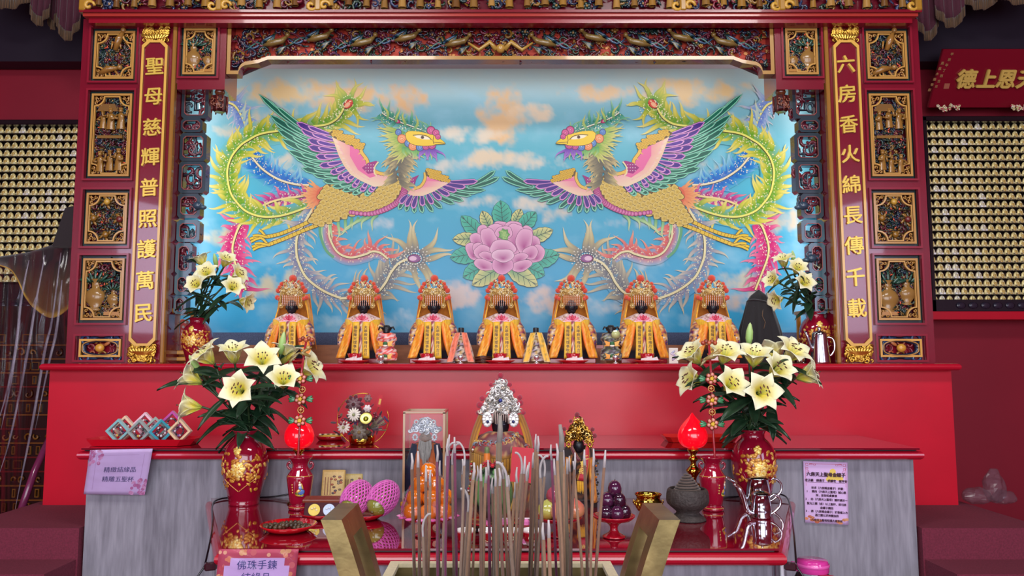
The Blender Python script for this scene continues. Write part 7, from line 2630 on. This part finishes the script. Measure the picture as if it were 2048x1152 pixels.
# teapots
def teapot(u, vb, vt, wpx, label, sp):
    p = on(u, vb)
    k = pxs(u, p.y)
    h = PY(u, vt, p.y).z - ZT
    r = wpx * k / 2
    t = thing('metal_teapot', p, label, 'teapot', 'metal teapots', local=True)
    m = MB()
    m.lathe([(0, .001), (r * .95, .001), (r * 1.02, .006), (r * .9, .012), (r * 1.04, h * .3), (r * 1.0, h * .5), (r * .92, h * .9), (r * 1.02, h * .92), (r * 1.0, h * .94)], 32, (0, 0, 0))
    build(m, 'pot_body', 'chrome', t)
    m = MB()
    m.lathe([(r * 1.0, h * .945), (r * .8, h * 1.02), (r * .3, h * 1.08), (.003, h * 1.09), (.005, h * 1.14), (0, h * 1.16)], 28, (0, 0, 0))
    build(m, 'lid', 'chrome', t)
    m = MB()
    m.tube(spline([(-r * .9, 0, h * sp[0]), (-r * 1.5, -.004, h * (sp[0] + .1)), (-r * 2.0, -.008, h * (sp[0] + sp[1]) * .62), (-r * 2.5, -.010, h * (sp[1] * .92)), (-r * 2.9, -.012, h * sp[1])], 4), [.009] * 5 + [.0075] * 6 + [.006] * 6, 10)
    build(m, 'spout', 'chrome', t)
    m = MB()
    m.tube(spline([(r * .9, 0, h * .8), (r * 1.4, 0, h * .92), (r * 2.0, 0, h * .75), (r * 2.0, 0, h * .5), (r * 1.5, 0, h * .28), (r * 1.0, 0, h * .16)], 5), .0042, 8)
    build(m, 'pot_handle', 'chrome', t)
    return t
teapot(1517, 1012, 952, 46, 'larger metal teapot at the back, before the right big vase', (.25, .98))
teapot(1523, 1036, 985, 38, 'smaller metal teapot in front of the larger one', (.2, 1.35))
# cups and sweets behind the incense
cu = None
for u, w in ((932, 'first'), (976, 'second'), (1020, 'third'), (1064, 'fourth')):
    p = on(u, 1092)
    lab = 'red tea cup with white rim at the table edge, %s from the left' % w
    if cu is None:
        m = MB()
        m.lathe([(0, .001), (.014, .001), (.015, .005), (.022, .018), (.027, .038), (.028, .046), (.0255, .046), (.020, .02), (0, .01)], 26, (0, 0, 0), cols=['b0121f', 'b0121f', 'c8c0b8', 'b81422', 'b81422', 'f4f0ee', 'f4f0ee', 'f0eaea', 'e8e0e0'])
        m.tube([(.010 * cos(a), -.0245 + .002 * sin(a), .026 + .008 * sin(a)) for a in [2 * pi * i / 14 for i in range(15)]], .0012, 5, 'e8d0a0')
        cu = build(m, 'tea_cup', 'glaze', None)
        cu.location = p
        tag(cu, lab, 'cup', 'red tea cups')
    else:
        dup(cu, p, lab)
p = on(1010, 1062)
m = MB()
m.box((p.x, p.y, ZT + .006), (.19, .05, .012), '141016', bev=.003)
tag(build(m, 'black_tray', 'lacquer', None, (p.x, p.y, ZT)), 'narrow black tray behind the red tea cups', 'tray')
for dx, w in ((-.06, 'left'), (-.0, 'middle'), (.058, 'right')):
    m = MB()
    m.box((p.x + dx, p.y, ZT + .024), (.032, .026, .022), 'e878b8', bev=.005)
    m.box((p.x + dx, p.y, ZT + .037), (.034, .006, .004), 'f4e0ec', bev=.001)
    tag(build(m, 'pink_cake', 'satin', None, (p.x + dx, p.y, ZT + .012)), 'pink wrapped cake on the black tray, ' + w + ' of three', 'cake', 'pink cakes')
# ================================================================== things on the grey counter
def onc(u, v):
    return PZ(u, v, ZG)
def tray(u0, u1, v, label, col='c01022', h=.026):
    c = onc((u0 + u1) / 2, v)
    k = (PY(u1, v, c.y).x - PY(u0, v, c.y).x)
    w, d = k / 2, .075
    t_ = MB()
    n = 8
    oc = lambda s: [(-w * s, -d * s * .6), (-w * s * .9, -d * s), (w * s * .8, -d * s), (w * s, -d * s * .5), (w * s, d * s * .6), (w * s * .9, d * s), (-w * s * .9, d * s), (-w * s, d * s * .6)]
    rings = [(.9, .001), (1.0, h), (.985, h), (.88, .004)]
    vs = [(x, y, z) for s, z in rings for x, y in oc(s)]
    fs = [(i * n + j, i * n + (j + 1) % n, (i + 1) * n + (j + 1) % n, (i + 1) * n + j) for i in range(3) for j in range(n)]
    fs += [tuple(range(n))[::-1], tuple(3 * n + j for j in range(n))]
    t_.add(vs, fs, col)
    o = build(t_, 'red_tray', 'glaze', None)
    o.location = c
    return tag(o, label, 'tray'), c
_, c = tray(182, 398, 889, 'long red tray of square jewellery frames on the left of the counter')
FR = [(237, 862, '7ab0b4', -.03, 0, 'light blue frame, leftmost of the tray'), (250, 856, 'e8c0a0', .012, 0, 'peach frame behind the leftmost blue frame'), (290, 849, 'e8b8c8', .02, 0, 'tall pale pink frame at the back of the tray'), (279, 866, '8c9a98', -.035, 0, 'grey frame in front of the pale pink frame'), (310, 858, '8a9a90', .0, .3, 'grey-green frame behind the turquoise frame'), (321, 864, '38a8bc', -.03, .75, 'turquoise frame turned sideways'), (345, 846, 'c040a0', .03, 0, 'magenta frame at the back right'), (360, 862, 'f0cca0', -.02, -.1, 'peach frame, rightmost of the tray')]
for i, (u, v, col, dy, rz, lab) in enumerate(FR):
    p = PY(u, v, c.y + dy)
    k = pxs(u, p.y)
    L = 35 * k
    zc = max(p.z, ZG + .006 + L * .70)
    t = thing('jewellery_frame', (p.x, p.y, ZG + .005), lab, 'jewellery frame', 'square frames on the red tray')
    Rm = Rz(rz) @ Rx(-.06)
    ctr_ = Vector((p.x, p.y, zc))
    sq = lambda a: [(-a * .7071, 0), (0, -a * .7071), (a * .7071, 0), (0, a * .7071)]
    m = MB()
    fn = lambda x, z, tt: ctr_ + Rm @ Vector((x, tt - .009, z))
    m.ring(sq(L), sq(L * .76), fn, .018, col, mix(col, 'ffffff', .25))
    build(m, 'frame_rim', 'satin', t)
    m = MB()
    m.add([fn(x, z, .009) for x, z in sq(L * .77)], [(0, 1, 2, 3), (3, 2, 1, 0)])
    build(m, 'film', 'clear_film', t)
    m = MB()
    for j in range(14):
        a = 2 * pi * j / 14
        m.ball(fn(L * .25 * cos(a), L * .25 * sin(a), .003), .0042, 8, 5, ['2a2430', '8a7a80', 'e8e0e8', '5a3a48'][(j + i) % 4])
    m.ball(fn(0, -L * .25, .001), .0055, 8, 5, ['c8a048', '7a3a8a', 'd8d0d8'][i % 3])
    build(m, 'bracelet', 'bead', t)
tray(1325, 1472, 882, 'empty red tray behind the right peach lamp', 'd02420', .022)
# dish with a gold fan behind the left lamp
c = onc(662, 880)
m = MB()
m.lathe([(0, .001), (.05, .001), (.062, .016), (.060, .017), (.045, .005), (0, .005)], 28, (0, 0, 0), 'b80f20', sx=1.0, sy=.7)
o = build(m, 'red_dish', 'glaze', None)
o.location = c
tag(o, 'small red dish with gilt paper left of the flower basket', 'dish')
m = MB()
m.lathe([(0, .0), (.048, .0), (.052, .010), (.046, .018), (0, .014)], 20, (0, 0, 0), 'e0b040', sy=.6)
for j in range(8):
    m.ball((-.04 + .011 * j, -.02, .018), (.006, .006, .004), 6, 4, ['f4e6c8', '5a3a30'][j % 2])
o = build(m, 'gilt_paper', 'satin', None)
o.location = c + Vector((0, 0, .006))
tag(o, 'yellow gilt paper cake lying in the small red dish', 'paper')
# flower basket with gold hoop
c = onc(724, 888)
k = pxs(724, c.y)
t = thing('flower_basket', c, 'dried flower arrangement with a gold hoop and gold bowl', 'flower arrangement', None, local=True)
m = MB()
m.lathe([(0, .001), (.046, .001), (.050, .01), (.052, .034), (.048, .036), (0, .03)], 32, (0, 0, 0))
build(m, 'gold_bowl', 'brass', t)
m = MB()
Rh = 52 * k
cz = (888 - 839) * k
m.tube([(Rh * cos(a), .01, cz + Rh * sin(a)) for a in [1.35 + (2 * pi - 1.0) * i / 60 for i in range(61)]], .0016, 6)
build(m, 'hoop', 'brass', t)
rng = random.Random(14)
def blossom(u, v, r, n, col, mid, y=-.03, name='dried_flower', layers=1, up=.0):
    cc = Vector(((u - 724) * k, y, (888 - v) * k))
    m = MB()
    for l in range(layers):
        for j in range(n):
            a = 2 * pi * (j + .5 * l) / n
            rr = r * (1 - .28 * l)
            m.ball(cc + Vector((rr * .6 * cos(a), -.003 * l - .2 * r * (l > 0), rr * .6 * sin(a))), (rr * .5, rr * .16, rr * (2.2 / n)), 7, 4, mix(col, 'ffffff' if l else '000000', .08 * l), Ry(-a) @ Rz(.3))
    m.ball(cc + Vector((0, -.005 - .004 * layers, 0)), r * .22, 8, 5, mid)
    build(m, name, 'cloth', t)
blossom(709, 808, .036, 9, '5a0c24', '4a0818', -.02, 'dark_rose', 4)
blossom(711, 828, .027, 14, 'ece4d8', '9aa070', -.045, 'white_daisy')
blossom(691, 853, .025, 12, 'e8dcd0', 'a8a070', -.045, 'white_daisy')
blossom(737, 816, .015, 6, 'f0e0e0', 'e8c8c8', -.04, 'white_rosebud', 3)
blossom(724, 862, .036, 8, '5c4a34', '7a6038', -.05, 'bronze_dahlia', 3)
blossom(735, 797, .016, 6, '8a5a58', '6a4040', -.01, 'dried_pod', 2)
m = MB()
m.lathe([(0, .0), (.020, .002), (.025, .008), (.022, .009), (0, .006)], 20, ((737 - 724) * k, -.06, (836 - 0 - 836 + 888 - 836) * k), 'b4a85c', R=Rx(1.1))
m.ball(((737 - 724) * k, -.066, (888 - 836) * k), .011, 10, 7, '9a9a2c')
build(m, 'gold_ingot', 'gilt', t)
m = MB()
for j in range(130):
    a, r = rng.uniform(0, 2 * pi), abs(rng.gauss(0, .034))
    cc = ((r * cos(a)) * 1.35 + .006, -.02 + rng.uniform(-.02, .02), (888 - 846) * k + r * sin(a) * .9)
    leafy(m, cc[0], cc[2], rng.uniform(.008, .018), rng.uniform(.003, .006), rng.uniform(0, 6.3), cc[1], rng.choice(['3a1428', '4a1830', '5a4a50', '2a2018', '6a5a48', '4a2a58', '7a2038']))
for j in range(24):
    a = rng.uniform(-.4, .9)
    L_ = rng.uniform(.03, .075)
    m.tube([(.03, -.02, (888 - 856) * k), (.03 + L_ * cos(a) * .6, -.03, (888 - 856) * k + L_ * sin(a) * .6), (.03 + L_ * cos(a), -.03, (888 - 856) * k + L_ * sin(a) + .006)], [.002, .0016, .003], 5, rng.choice(['6a5a40', '8a7a68', '5a3a48']))
build(m, 'dried_foliage', 'cloth', t)
for j, (u, v) in enumerate(((690, 838), (686, 846), (694, 846), (682, 832), (752, 826), (756, 832))):
    m = MB()
    m.ball(((u - 724) * k, -.05, (888 - v) * k), .0062, 9, 6, '7a0e28')
    build(m, 'red_berry', 'glaze', t)
m = MB()
R = Ry(.22)
m.box(((760 - 724) * k, -.02, (888 - 801) * k), (.016, .002, .046), 'c01226', R)
m.box(((760 - 724) * k + .001, -.0215, (888 - 803) * k), (.008, .001, .022), 'd8a850', R)
m.tube([((758 - 724) * k, -.02, (888 - 814) * k), (.028, -.01, .05)], .001, 4, '5a3a2a')
build(m, 'lucky_tag', 'paint', t)

# ================================================================== notices
def corner_sheet(q, Y, n=1):
    return [PY(u, v, y) for (u, v), y in zip(q, Y)]
def paper(name, quad, Ys, label, base, draw, mats='paint', wav=.004):
    """notice: quad px = TL, TR, BR, BL; draw(put, text) paints on it"""
    TL, TR, BR, BL = [PY(u, v, y) for (u, v), y in zip(quad, Ys)]
    m = MB()
    def f(i, j):
        a, b = TL.lerp(TR, i), BL.lerp(BR, i)
        p = a.lerp(b, j)
        return p + Vector((0, -wav * sin(i * 5 + j * 4) * sin(pi * i) * sin(pi * j) - wav * .4, 0))
    m.grid(f, 16, 12, base, thick=.001)
    o = build(m, name, mats, None, BL)
    ex, ey = (TR - TL).normalized(), (TL - BL).normalized()
    W, H = (TR - TL).length, (TL - BL).length
    g = MB()
    def put(i0, j0, i1, j1, col, lift=.0012):
        g.grid(lambda i, j: f(i0 + (i1 - i0) * i, j0 + (j1 - j0) * j) + Vector((0, -lift, 0)), 8, 6, col)
    def spot(i, j, r, col, lift=.0016, ry=None):
        pts = [f(max(0, min(1, i + r / W * cos(a))), max(0, min(1, j + (ry or r) / H * sin(a)))) + Vector((0, -lift, 0)) for a in [2 * pi * q / 10 for q in range(10)]]
        g.add([f(i, j) + Vector((0, -lift, 0))] + pts, [(0, q + 1, (q + 1) % 10 + 1) for q in range(10)], col)
    def text(s, i, j, size, col, bold=.02, lift=.0032, pitch=None):
        """centred on i; size and pitch as share of width"""
        n = len(s)
        pt = (pitch or size)
        for q, ch in enumerate(s):
            ii = i + (q - (n - 1) / 2) * pt
            p = f(ii, j)
            write(g, ch, p, ex, ey, size * W, col, 0, bold, lift=lift)
    draw(put, spot, text)
    o['label'] = label
    o['category'] = 'notice'
    build(g, 'printed_lettering', 'paint', o)
    return o
rng = random.Random(17)
def draw_a(put, spot, text):
    for q in range(60):
        cx, cy = ((.08, .12) if q % 2 else (.9, .86))
        spot(max(.02, min(.98, cx + rng.uniform(-.12, .14) * (1 if q % 2 else -1))), max(.02, min(.98, cy + rng.uniform(-.12, .2) * (1 if q % 2 else -1))), rng.uniform(.003, .008), rng.choice(['d890c0', 'c878b0', 'e0a8d0', 'c070a0']))
    put(.12, .12, .13, .9, 'c8a8d8')
    put(.88, .12, .89, .7, 'c8a8d8')
    put(.12, .12, .8, .13, 'c8a8d8')
    text('精緻結緣品', .53, .44, .105, '4a4a7c', .004)
    text('精雕五聖杯', .52, .65, .105, '4a4a7c', .004)
A = paper('paper_notice', [(181, 900), (306, 897), (290, 990), (168, 988)], (2.885, 2.885, 2.93, 2.93), 'lilac plastic-wrapped notice reading 精緻結緣品 on the grey counter left', 'dcc0ee', draw_a)
m = MB()
TL, TR, BR, BL = [PY(u, v, y) for (u, v), y in zip([(180, 899), (307, 896), (291, 991), (167, 989)], (2.879, 2.879, 2.924, 2.924))]
m.grid(lambda i, j: TL.lerp(TR, i).lerp(BL.lerp(BR, i), j) + Vector((0, -.004 + .003 * noise.noise(Vector((i * 7 + j * 3, j * 9, 1))), 0)), 40, 30)
build(m, 'plastic_sleeve', 'clear_film', A)
def draw_b(put, spot, text):
    for q in range(90):
        i, j = rng.uniform(.01, .99), rng.uniform(.01, .99)
        if (i - .5) ** 2 / .19 + (j - .62) ** 2 / .26 > .95:
            spot(i, j, rng.uniform(.004, .009), rng.choice(['e88a6a', 'd86a70', 'f0b090', 'c84a58', 'e8a878']), .0014)
    put(.16, .17, .84, 1.0, 'dcb8f0', .0020)
    put(.09, .32, .91, 1.0, 'dcb8f0', .0021)
    text('佛珠手鍊', .50, .30, .125, '3c4488', .006, .0044, .127)
    text('結緣品', .50, .55, .125, '3c4488', .006, .0044, .127)
qb = [(439, 1098), (598, 1098), (586, 1200), (428, 1200)]
Bp = paper('paper_notice', qb, (YT - .012, YT - .012, YT - .004, YT - .004), 'red-bordered notice reading 佛珠手鍊結緣品 at the table front edge', 'c44a64', draw_b)
m = MB()
TL, TR, BR, BL = [PY(u, v, y) for (u, v), y in zip(qb, (YT - .02, YT - .02, YT - .012, YT - .012))]
m.grid(lambda i, j: TL.lerp(TR, i).lerp(BL.lerp(BR, i), j) + Vector((0, -.003 + .003 * noise.noise(Vector((i * 6 - j * 7, j * 4, 4))), 0)), 40, 30)
build(m, 'plastic_sleeve', 'clear_film', Bp)
def draw_c(put, spot, text):
    ro = 'c03858'
    for (a, b) in ((.05, .95),):
        put(.14, .035, .86, .041, ro)
        put(.045, .08, .052, .40, ro)
        put(.948, .08, .955, .40, ro)
    for cx in (.08, .92):
        s = 1 if cx < .5 else -1
        for (dx, dy, w, h) in ((0, .035, .06, .04), (s * .09, .03, .07, .03), (s * .17, .035, .05, .025), (0, .10, .05, .035), (s * .02, .15, .05, .03)):
            x, y = cx + dx, dy + .015
            put(x - w / 2, y - h / 2, x + w / 2, y - h / 2 + .005, ro)
            put(x - w / 2, y + h / 2 - .005, x + w / 2, y + h / 2, ro)
            put(x - w / 2, y - h / 2, x - w / 2 + .008, y + h / 2, ro)
            put(x + w / 2 - .008, y - h / 2, x + w / 2, y + h / 2, ro)
    for q in range(14):
        spot(.70 + rng.uniform(-.14, .14), .24 + rng.uniform(-.03, .05), rng.uniform(.010, .016), 'f0d060', .0012, .008)
    spot(.66, .16, .012, 'f0d060', .0013)
    put(.05, .335, .93, .341, '5a1830')
    dk = '3a1030'
    text('六房天上聖母金罐子', .5, .205, .098, dk, .045)
    text('求子嗣 得貴子 求鎮宅 保平安', .5, .305, .064, dk, .04)
    for (s, i, j) in (('祈求（六房媽金罐子）步驟：', .55, .425), ('1.需向（六房天上聖母）誠心稟', .5, .485), ('拜，並告知虔事項', .5, .545), ('2.向（六房天上聖母）擲杯請示一', .5, .61), ('聖允三個（含）以上聖杯，即可將', .5, .68), ('金罐子請回', .5, .745), ('3.將（六房媽金罐子）於香爐上方', .5, .805), ('過三圈以求神靈加持', .5, .865), ('六房天上聖母祝福大家平安', .5, .945)):
        text(s, i, j, .060, dk, .03)
    for q in range(26):
        i = rng.random()
        if i < .36 or i > .66:
            spot(min(.97, max(.03, i)), .95 + .03 * rng.random() - (.06 if i < .2 or i > .85 else 0) * rng.random(), .009, rng.choice(['e08a5a', 'c8684a', 'd89a70']), .0011, .005)
paper('paper_notice', [(1606, 922), (1695, 925), (1697, 1050), (1610, 1045)], (2.940, 2.940, 2.944, 2.944), 'pink printed poster reading 六房天上聖母金罐子 on the grey counter right', 'e0bcec', draw_c, wav=.001)

# ================================================================== sockets, cables, jar
xf, xb = 0.775, 1.098
for s, u in ((-1, 434), (1, 1566)):
    y = 2.30
    x = s * (xf + (xb - xf) * (y - YT) / (2.948 - YT) - .02)
    p = PY(u, 1128, y)
    ang = math.atan2(xb - xf, 2.948 - YT)
    t = thing('wall_socket', (x, y, p.z), 'white socket plate with a dark plug on the %s flank of the table' % ('left' if s < 0 else 'right'), 'socket', None, local=True)
    m = MB()
    Rr = Rz(-s * ang)
    m.box((s * .006, 0, 0), (.010, .075, .115), 'dcdce4', Rr, bev=.003)
    build(m, 'socket_plate', 'glaze', t)
    m = MB()
    m.box((s * .028, -.005, -.005), (.034, .022, .022), '3a1420', Rr, bev=.004)
    build(m, 'plug', 'lacquer', t)
    pl_ = Vector((x + s * .045, y - .005, p.z - .005))
    if s < 0:
        L = [tuple(pl_), tuple(PY(424, 1060, 2.45)), tuple(PY(425, 1010, 2.80)), tuple(PY(440, 998, 2.90)), tuple(PY(470, 995, 2.93)), tuple(PY(540, 994, 2.93)), tuple(PY(590, 986, 2.93))]
    else:
        L = [tuple(pl_), tuple(PY(1588, 1070, 2.45)), tuple(PY(1580, 1010, 2.80)), tuple(PY(1566, 990, 2.92)), tuple(PY(1530, 990, 2.93)), tuple(PY(1440, 996, 2.93))]
    L = [(a, b, max(c_, ZT + .004) if abs(a) < 1.0 and b > 2.6 else c_) for a, b, c_ in L]
    m = MB()
    m.tube(spline(L, 6), .0030, 6, '16121a')
    tag(build(m, 'power_cable', 'lacquer', None, pl_), 'thin black cable running from the %s socket behind the vases' % ('left' if s < 0 else 'right'), 'cable')
    m = MB()
    m.tube(spline([tuple(pl_), (pl_.x + s * .03, pl_.y - .02, pl_.z - .08), (pl_.x + s * .02, pl_.y - .02, pl_.z - .3), (pl_.x + s * .05, pl_.y - .05, .01)], 6), .0030, 6, '16121a')
    tag(build(m, 'power_cable', 'lacquer', None, (pl_.x + s * .05, pl_.y - .05, 0)), 'thin black cable hanging down from the %s socket' % ('left' if s < 0 else 'right'), 'cable')
Yj = 2.42
p = PY(1626, 1160, Yj)
zs_ = PY(1626, 1235, Yj).z
t = thing('side_stool', (p.x + .045, Yj, 0), 'small dark stool under the pink-lidded jar', 'stool', None, local=True)
m = MB()
m.box((0, 0, zs_ - .012), (.19, .16, .024), '4a2a24', bev=.004)
build(m, 'seat', 'lacquer', t)
for sx in (-1, 1):
    for sy in (-1, 1):
        m = MB()
        m.box((sx * .07, sy * .06, (zs_ - .024) / 2), (.03, .03, zs_ - .024), '3a201c')
        build(m, 'leg', 'lacquer', t)
t = thing('plastic_jar', (p.x, Yj, zs_), 'clear plastic jar with a bright pink lid at the lower right', 'jar', None, local=True)
zl0, zl1 = PY(1626, 1140, Yj).z - zs_, PY(1626, 1119, Yj).z - zs_
m = MB()
m.lathe([(0, .002), (.052, .002), (.055, .01), (.055, zl0 * .8), (.044, zl0 * .97), (.044, zl0)], 30, (0, 0, 0))
build(m, 'jar_body', 'thin_glass', t)
m = MB()
m.lathe([(.046, zl0 - .004), (.048, zl0), (.048, zl1 - .012), (.045, zl1 - .004), (.043, zl1), (0, zl1 + .001)], 30, (0, 0, 0), 'd83c9c')
m.lathe([(.048, zl0 + .012), (.050, zl0 + .014), (.050, zl0 + .02), (.048, zl0 + .022)], 30, (0, 0, 0), 'e860b4')
m.tube([(-.046, 0, zl0 + .02), (-.062, 0, zl0 + .024), (-.064, .0, zl0 + .004), (-.048, 0, zl0)], .004, 6, 'e050a8')
build(m, 'lid', 'glaze', t)
m = MB()
q = PY(1652, 1152, Yj - .05)
m.box((q.x, q.y, zs_ + (q.z - zs_) / 2), (.05, .04, q.z - zs_), 'a83040', Ry(.1), bev=.004)
m.box((q.x - .004, q.y - .021, q.z - .02), (.024, .002, .03), 'd8b0a0', Ry(.1))
tag(build(m, 'red_carton', 'paint', None, (q.x, q.y, zs_)), 'small red carton in front of the pink-lidded jar', 'box')

# ================================================================== brass censer with incense
YA, YBk = 1.22, 1.62
zr = PY(1001, 1129, YBk).z
hxc = .222
cen = thing('brass_censer', (0, (YA + YBk) / 2, zr - .22), 'rectangular old brass censer with two tall slotted handles', 'censer', kind='thing')
m = MB()
ro = lambda e, z: [(-hxc + e, YA + e, z), (hxc - e, YA + e, z), (hxc - e, YBk - e, z), (-hxc + e, YBk - e, z)]
rings = [ro(.03, zr - .22), ro(.0, zr - .14), ro(.0, zr), ro(.014, zr), ro(.016, zr - .05), ro(.03, zr - .12)]
vs = [p for r_ in rings for p in r_]
fs = [(i * 4 + j, i * 4 + (j + 1) % 4, i * 4 + 4 + (j + 1) % 4, i * 4 + 4 + j) for i in range(5) for j in range(4)] + [(3, 2, 1, 0)]
m.add(vs, fs)
for sx in (-1, 1):
    for yy in (YA + .05, YBk - .05):
        m.box((sx * (hxc - .05), yy, zr - .25), (.05, .05, .06), bev=.01)
build(m, 'censer_body', 'old_brass', cen)
m = MB()
m.box((0, (YA + YBk) / 2, zr - .075), (2 * hxc - .032, YBk - YA - .032, .06), '2a2a2e')
m2 = MB()
m2.ring(ro(-.004, 0) if False else [(x, y) for x, y, z in ro(-.003, 0)], [(x, y) for x, y, z in ro(.016, 0)], lambda x, y, t_: (x, y, zr + .006 - t_), .008, 'd8cba4')
build(m2, 'censer_rim', 'satin', cen)
build(m, 'ash', mat('ash', vcol=True, rough=.95, bump=.6, bscale=200).name, cen)
for s in (-1, 1):
    m = MB()
    # slotted ear: outward-curving slab in the YZ plane
    def ear(yy, z, x_off):
        h = (z - (zr - .10)) / .30
        return (s * (hxc - .03 + .085 * max(0, h) ** 1.5 + x_off), yy, z)
    y0, y1 = 1.285, 1.435
    zt_ = PY(1001, 1022, 1.36).z + .0
    Z_ = [zr - .10 + (zt_ - zr + .10) * i / 10 for i in range(11)]
    w_ = .034
    def slab(ya, yb, za, zb, n=10):
        zz = [za + (zb - za) * i / n for i in range(n + 1)]
        V_, F_ = [], []
        for z in zz:
            V_ += [ear(ya, z, 0), ear(yb, z, 0), ear(yb, z, w_), ear(ya, z, w_)]
        for i in range(n):
            for j in range(4):
                f_ = (i * 4 + j, i * 4 + (j + 1) % 4, i * 4 + 4 + (j + 1) % 4, i * 4 + 4 + j)
                F_.append(f_ if s < 0 else f_[::-1])
        F_ += [(0, 1, 2, 3)[::-1] if s < 0 else (0, 1, 2, 3), tuple(n * 4 + j for j in range(4)) if s < 0 else tuple(n * 4 + j for j in range(4))[::-1]]
        m.add(V_, F_)
    e = .038
    slab(y0, y0 + e, Z_[0], zt_)
    slab(y1 - e, y1, Z_[0], zt_)
    slab(y0 + e, y1 - e, zt_ - .034, zt_, 3)
    slab(y0 + e, y1 - e, Z_[0], zr - .02, 3)
    build(m, 'censer_handle', 'old_brass', cen)
st = thing('censer_stand', (0, (YA + YBk) / 2, 0), 'dark stand carrying the brass censer below the photo', 'stand', local=True)
zst = zr - .28
m = MB()
m.box((0, 0, zst - .03), (.6, .5, .06), '4a1a20', bev=.006)
build(m, 'stand_top', 'lacquer', st)
for sx in (-1, 1):
    for sy in (-1, 1):
        m = MB()
        m.box((sx * .25, sy * .2, (zst - .06) / 2), (.05, .05, zst - .06), '4a1a20')
        build(m, 'leg', 'lacquer', st)
# each stick: tip px, base px at the lower edge, distance, colour kind
TIPS = [(823, 906, 829, 0), (836, 902, 838, 0), (852, 930, 852, 0), (861, 940, 855, 0), (874, 890, 876, 1), (880, 921, 879, 0), (892, 898, 886, 2), (896, 877, 892, 1), (899, 869, 889, 1), (909, 874, 913, 1), (904, 899, 908, 2), (930, 897, 920, 2), (925, 918, 925, 0), (948, 925, 934, 0), (955, 931, 946, 0), (962, 928, 962, 0), (972, 934, 966, 0), (976, 920, 979, 1), (985, 955, 985, 0), (990, 938, 996, 0),
        (998, 936, 1008, 0), (1000, 831, 992, 3), (1005, 925, 1016, 0), (1017, 950, 1019, 0), (1012, 938, 1027, 2), (1030, 964, 1020, 0), (1034, 934, 1032, 0), (1045, 917, 1026, 2), (1050, 912, 1034, 0), (1059, 924, 1030, 0), (1056, 930, 1037, 0), (1067, 905, 1060, 0), (1072, 868, 1062, 0), (1076, 872, 1070, 0), (1070, 880, 1072, 0), (1080, 924, 1086, 2), (1091, 922, 1075, 2), (1102, 889, 1113, 1), (1108, 917, 1122, 0), (1113, 887, 1124, 0),
        (1120, 849, 1135, 3), (1127, 900, 1130, 0), (1134, 917, 1137, 0), (1139, 912, 1142, 0), (1146, 922, 1164, 0), (1150, 905, 1140, 0), (1169, 899, 1174, 0), (1187, 897, 1183, 0), (1211, 900, 1191, 0), (845, 1040, 848, 2), (888, 1010, 893, 0), (938, 990, 930, 2), (943, 1000, 938, 0), (1097, 1040, 1100, 0), (1086, 1045, 1090, 0)]
rng = random.Random(33)
CN = ['brown', 'purple', 'brown', 'thick brown']
place = lambda u: 'at the left of the censer' if u < 900 else ('left of its middle' if u < 975 else ('at the middle of the censer' if u < 1040 else ('right of its middle' if u < 1110 else 'at the right of the censer')))
for ut, vt, ub, kind in TIPS:
    Yb = rng.uniform(1.34, 1.56)
    zb = zr - .05
    pb = PY(ub, 1152, Yb)
    ptip = PY(ut, vt, Yb + rng.uniform(-.02, .03))
    d = (pb - ptip)
    foot = ptip + d * ((ptip.z - zb) / max(1e-4, ptip.z - pb.z))
    r = .0058 if kind == 3 else rng.uniform(.0024, .0033)
    kindn = {0: 'plain brown incense stick with a short ash tip, ', 1: 'purple incense stick with a pale tip, ', 2: 'brown incense stick with a long curled ash tip, ', 3: 'thick tall brown incense stick, '}[kind]
    t = thing('incense_stick', foot, kindn + place(ut), 'incense stick', 'incense sticks in the brass censer, ' + kindn.split(' incense')[0] + (' curled' if kind == 2 else ''))
    col = {0: rng.choice(['74523f', '80604a', '644638', '8a6850']), 1: '6a2a48', 2: '7c6454', 3: '6a5a48'}[kind]
    up = (ptip - foot).normalized()
    a0 = ptip - up * (.03 if kind != 3 else .05)
    m = MB()
    m.tube([foot, foot.lerp(a0, .5) + Vector((rng.uniform(-.002, .002), 0, 0)), a0], r, 7, col)
    build(m, 'stick', 'cloth', t)
    m = MB()
    if kind == 2:
        s = rng.choice((-1, 1))
        pts = [a0, a0 + up * .016, a0 + up * .030 + Vector((s * .003, -.001, 0)), a0 + up * .040 + Vector((s * .010, -.002, 0)), a0 + up * .042 + Vector((s * .016, -.002, -.001))]
        m.tube(spline(pts, 4), r * .75, 6, 'b0a8a8')
    else:
        m.tube([a0, a0.lerp(ptip, .5) + Vector((rng.uniform(-.002, .002), 0, 0)), ptip], [r * .95, r * .85, r * .5], 6, 'b8aeae' if kind != 3 else '8a8078')
    build(m, 'ash_tip', 'cloth', t)
done_writing()
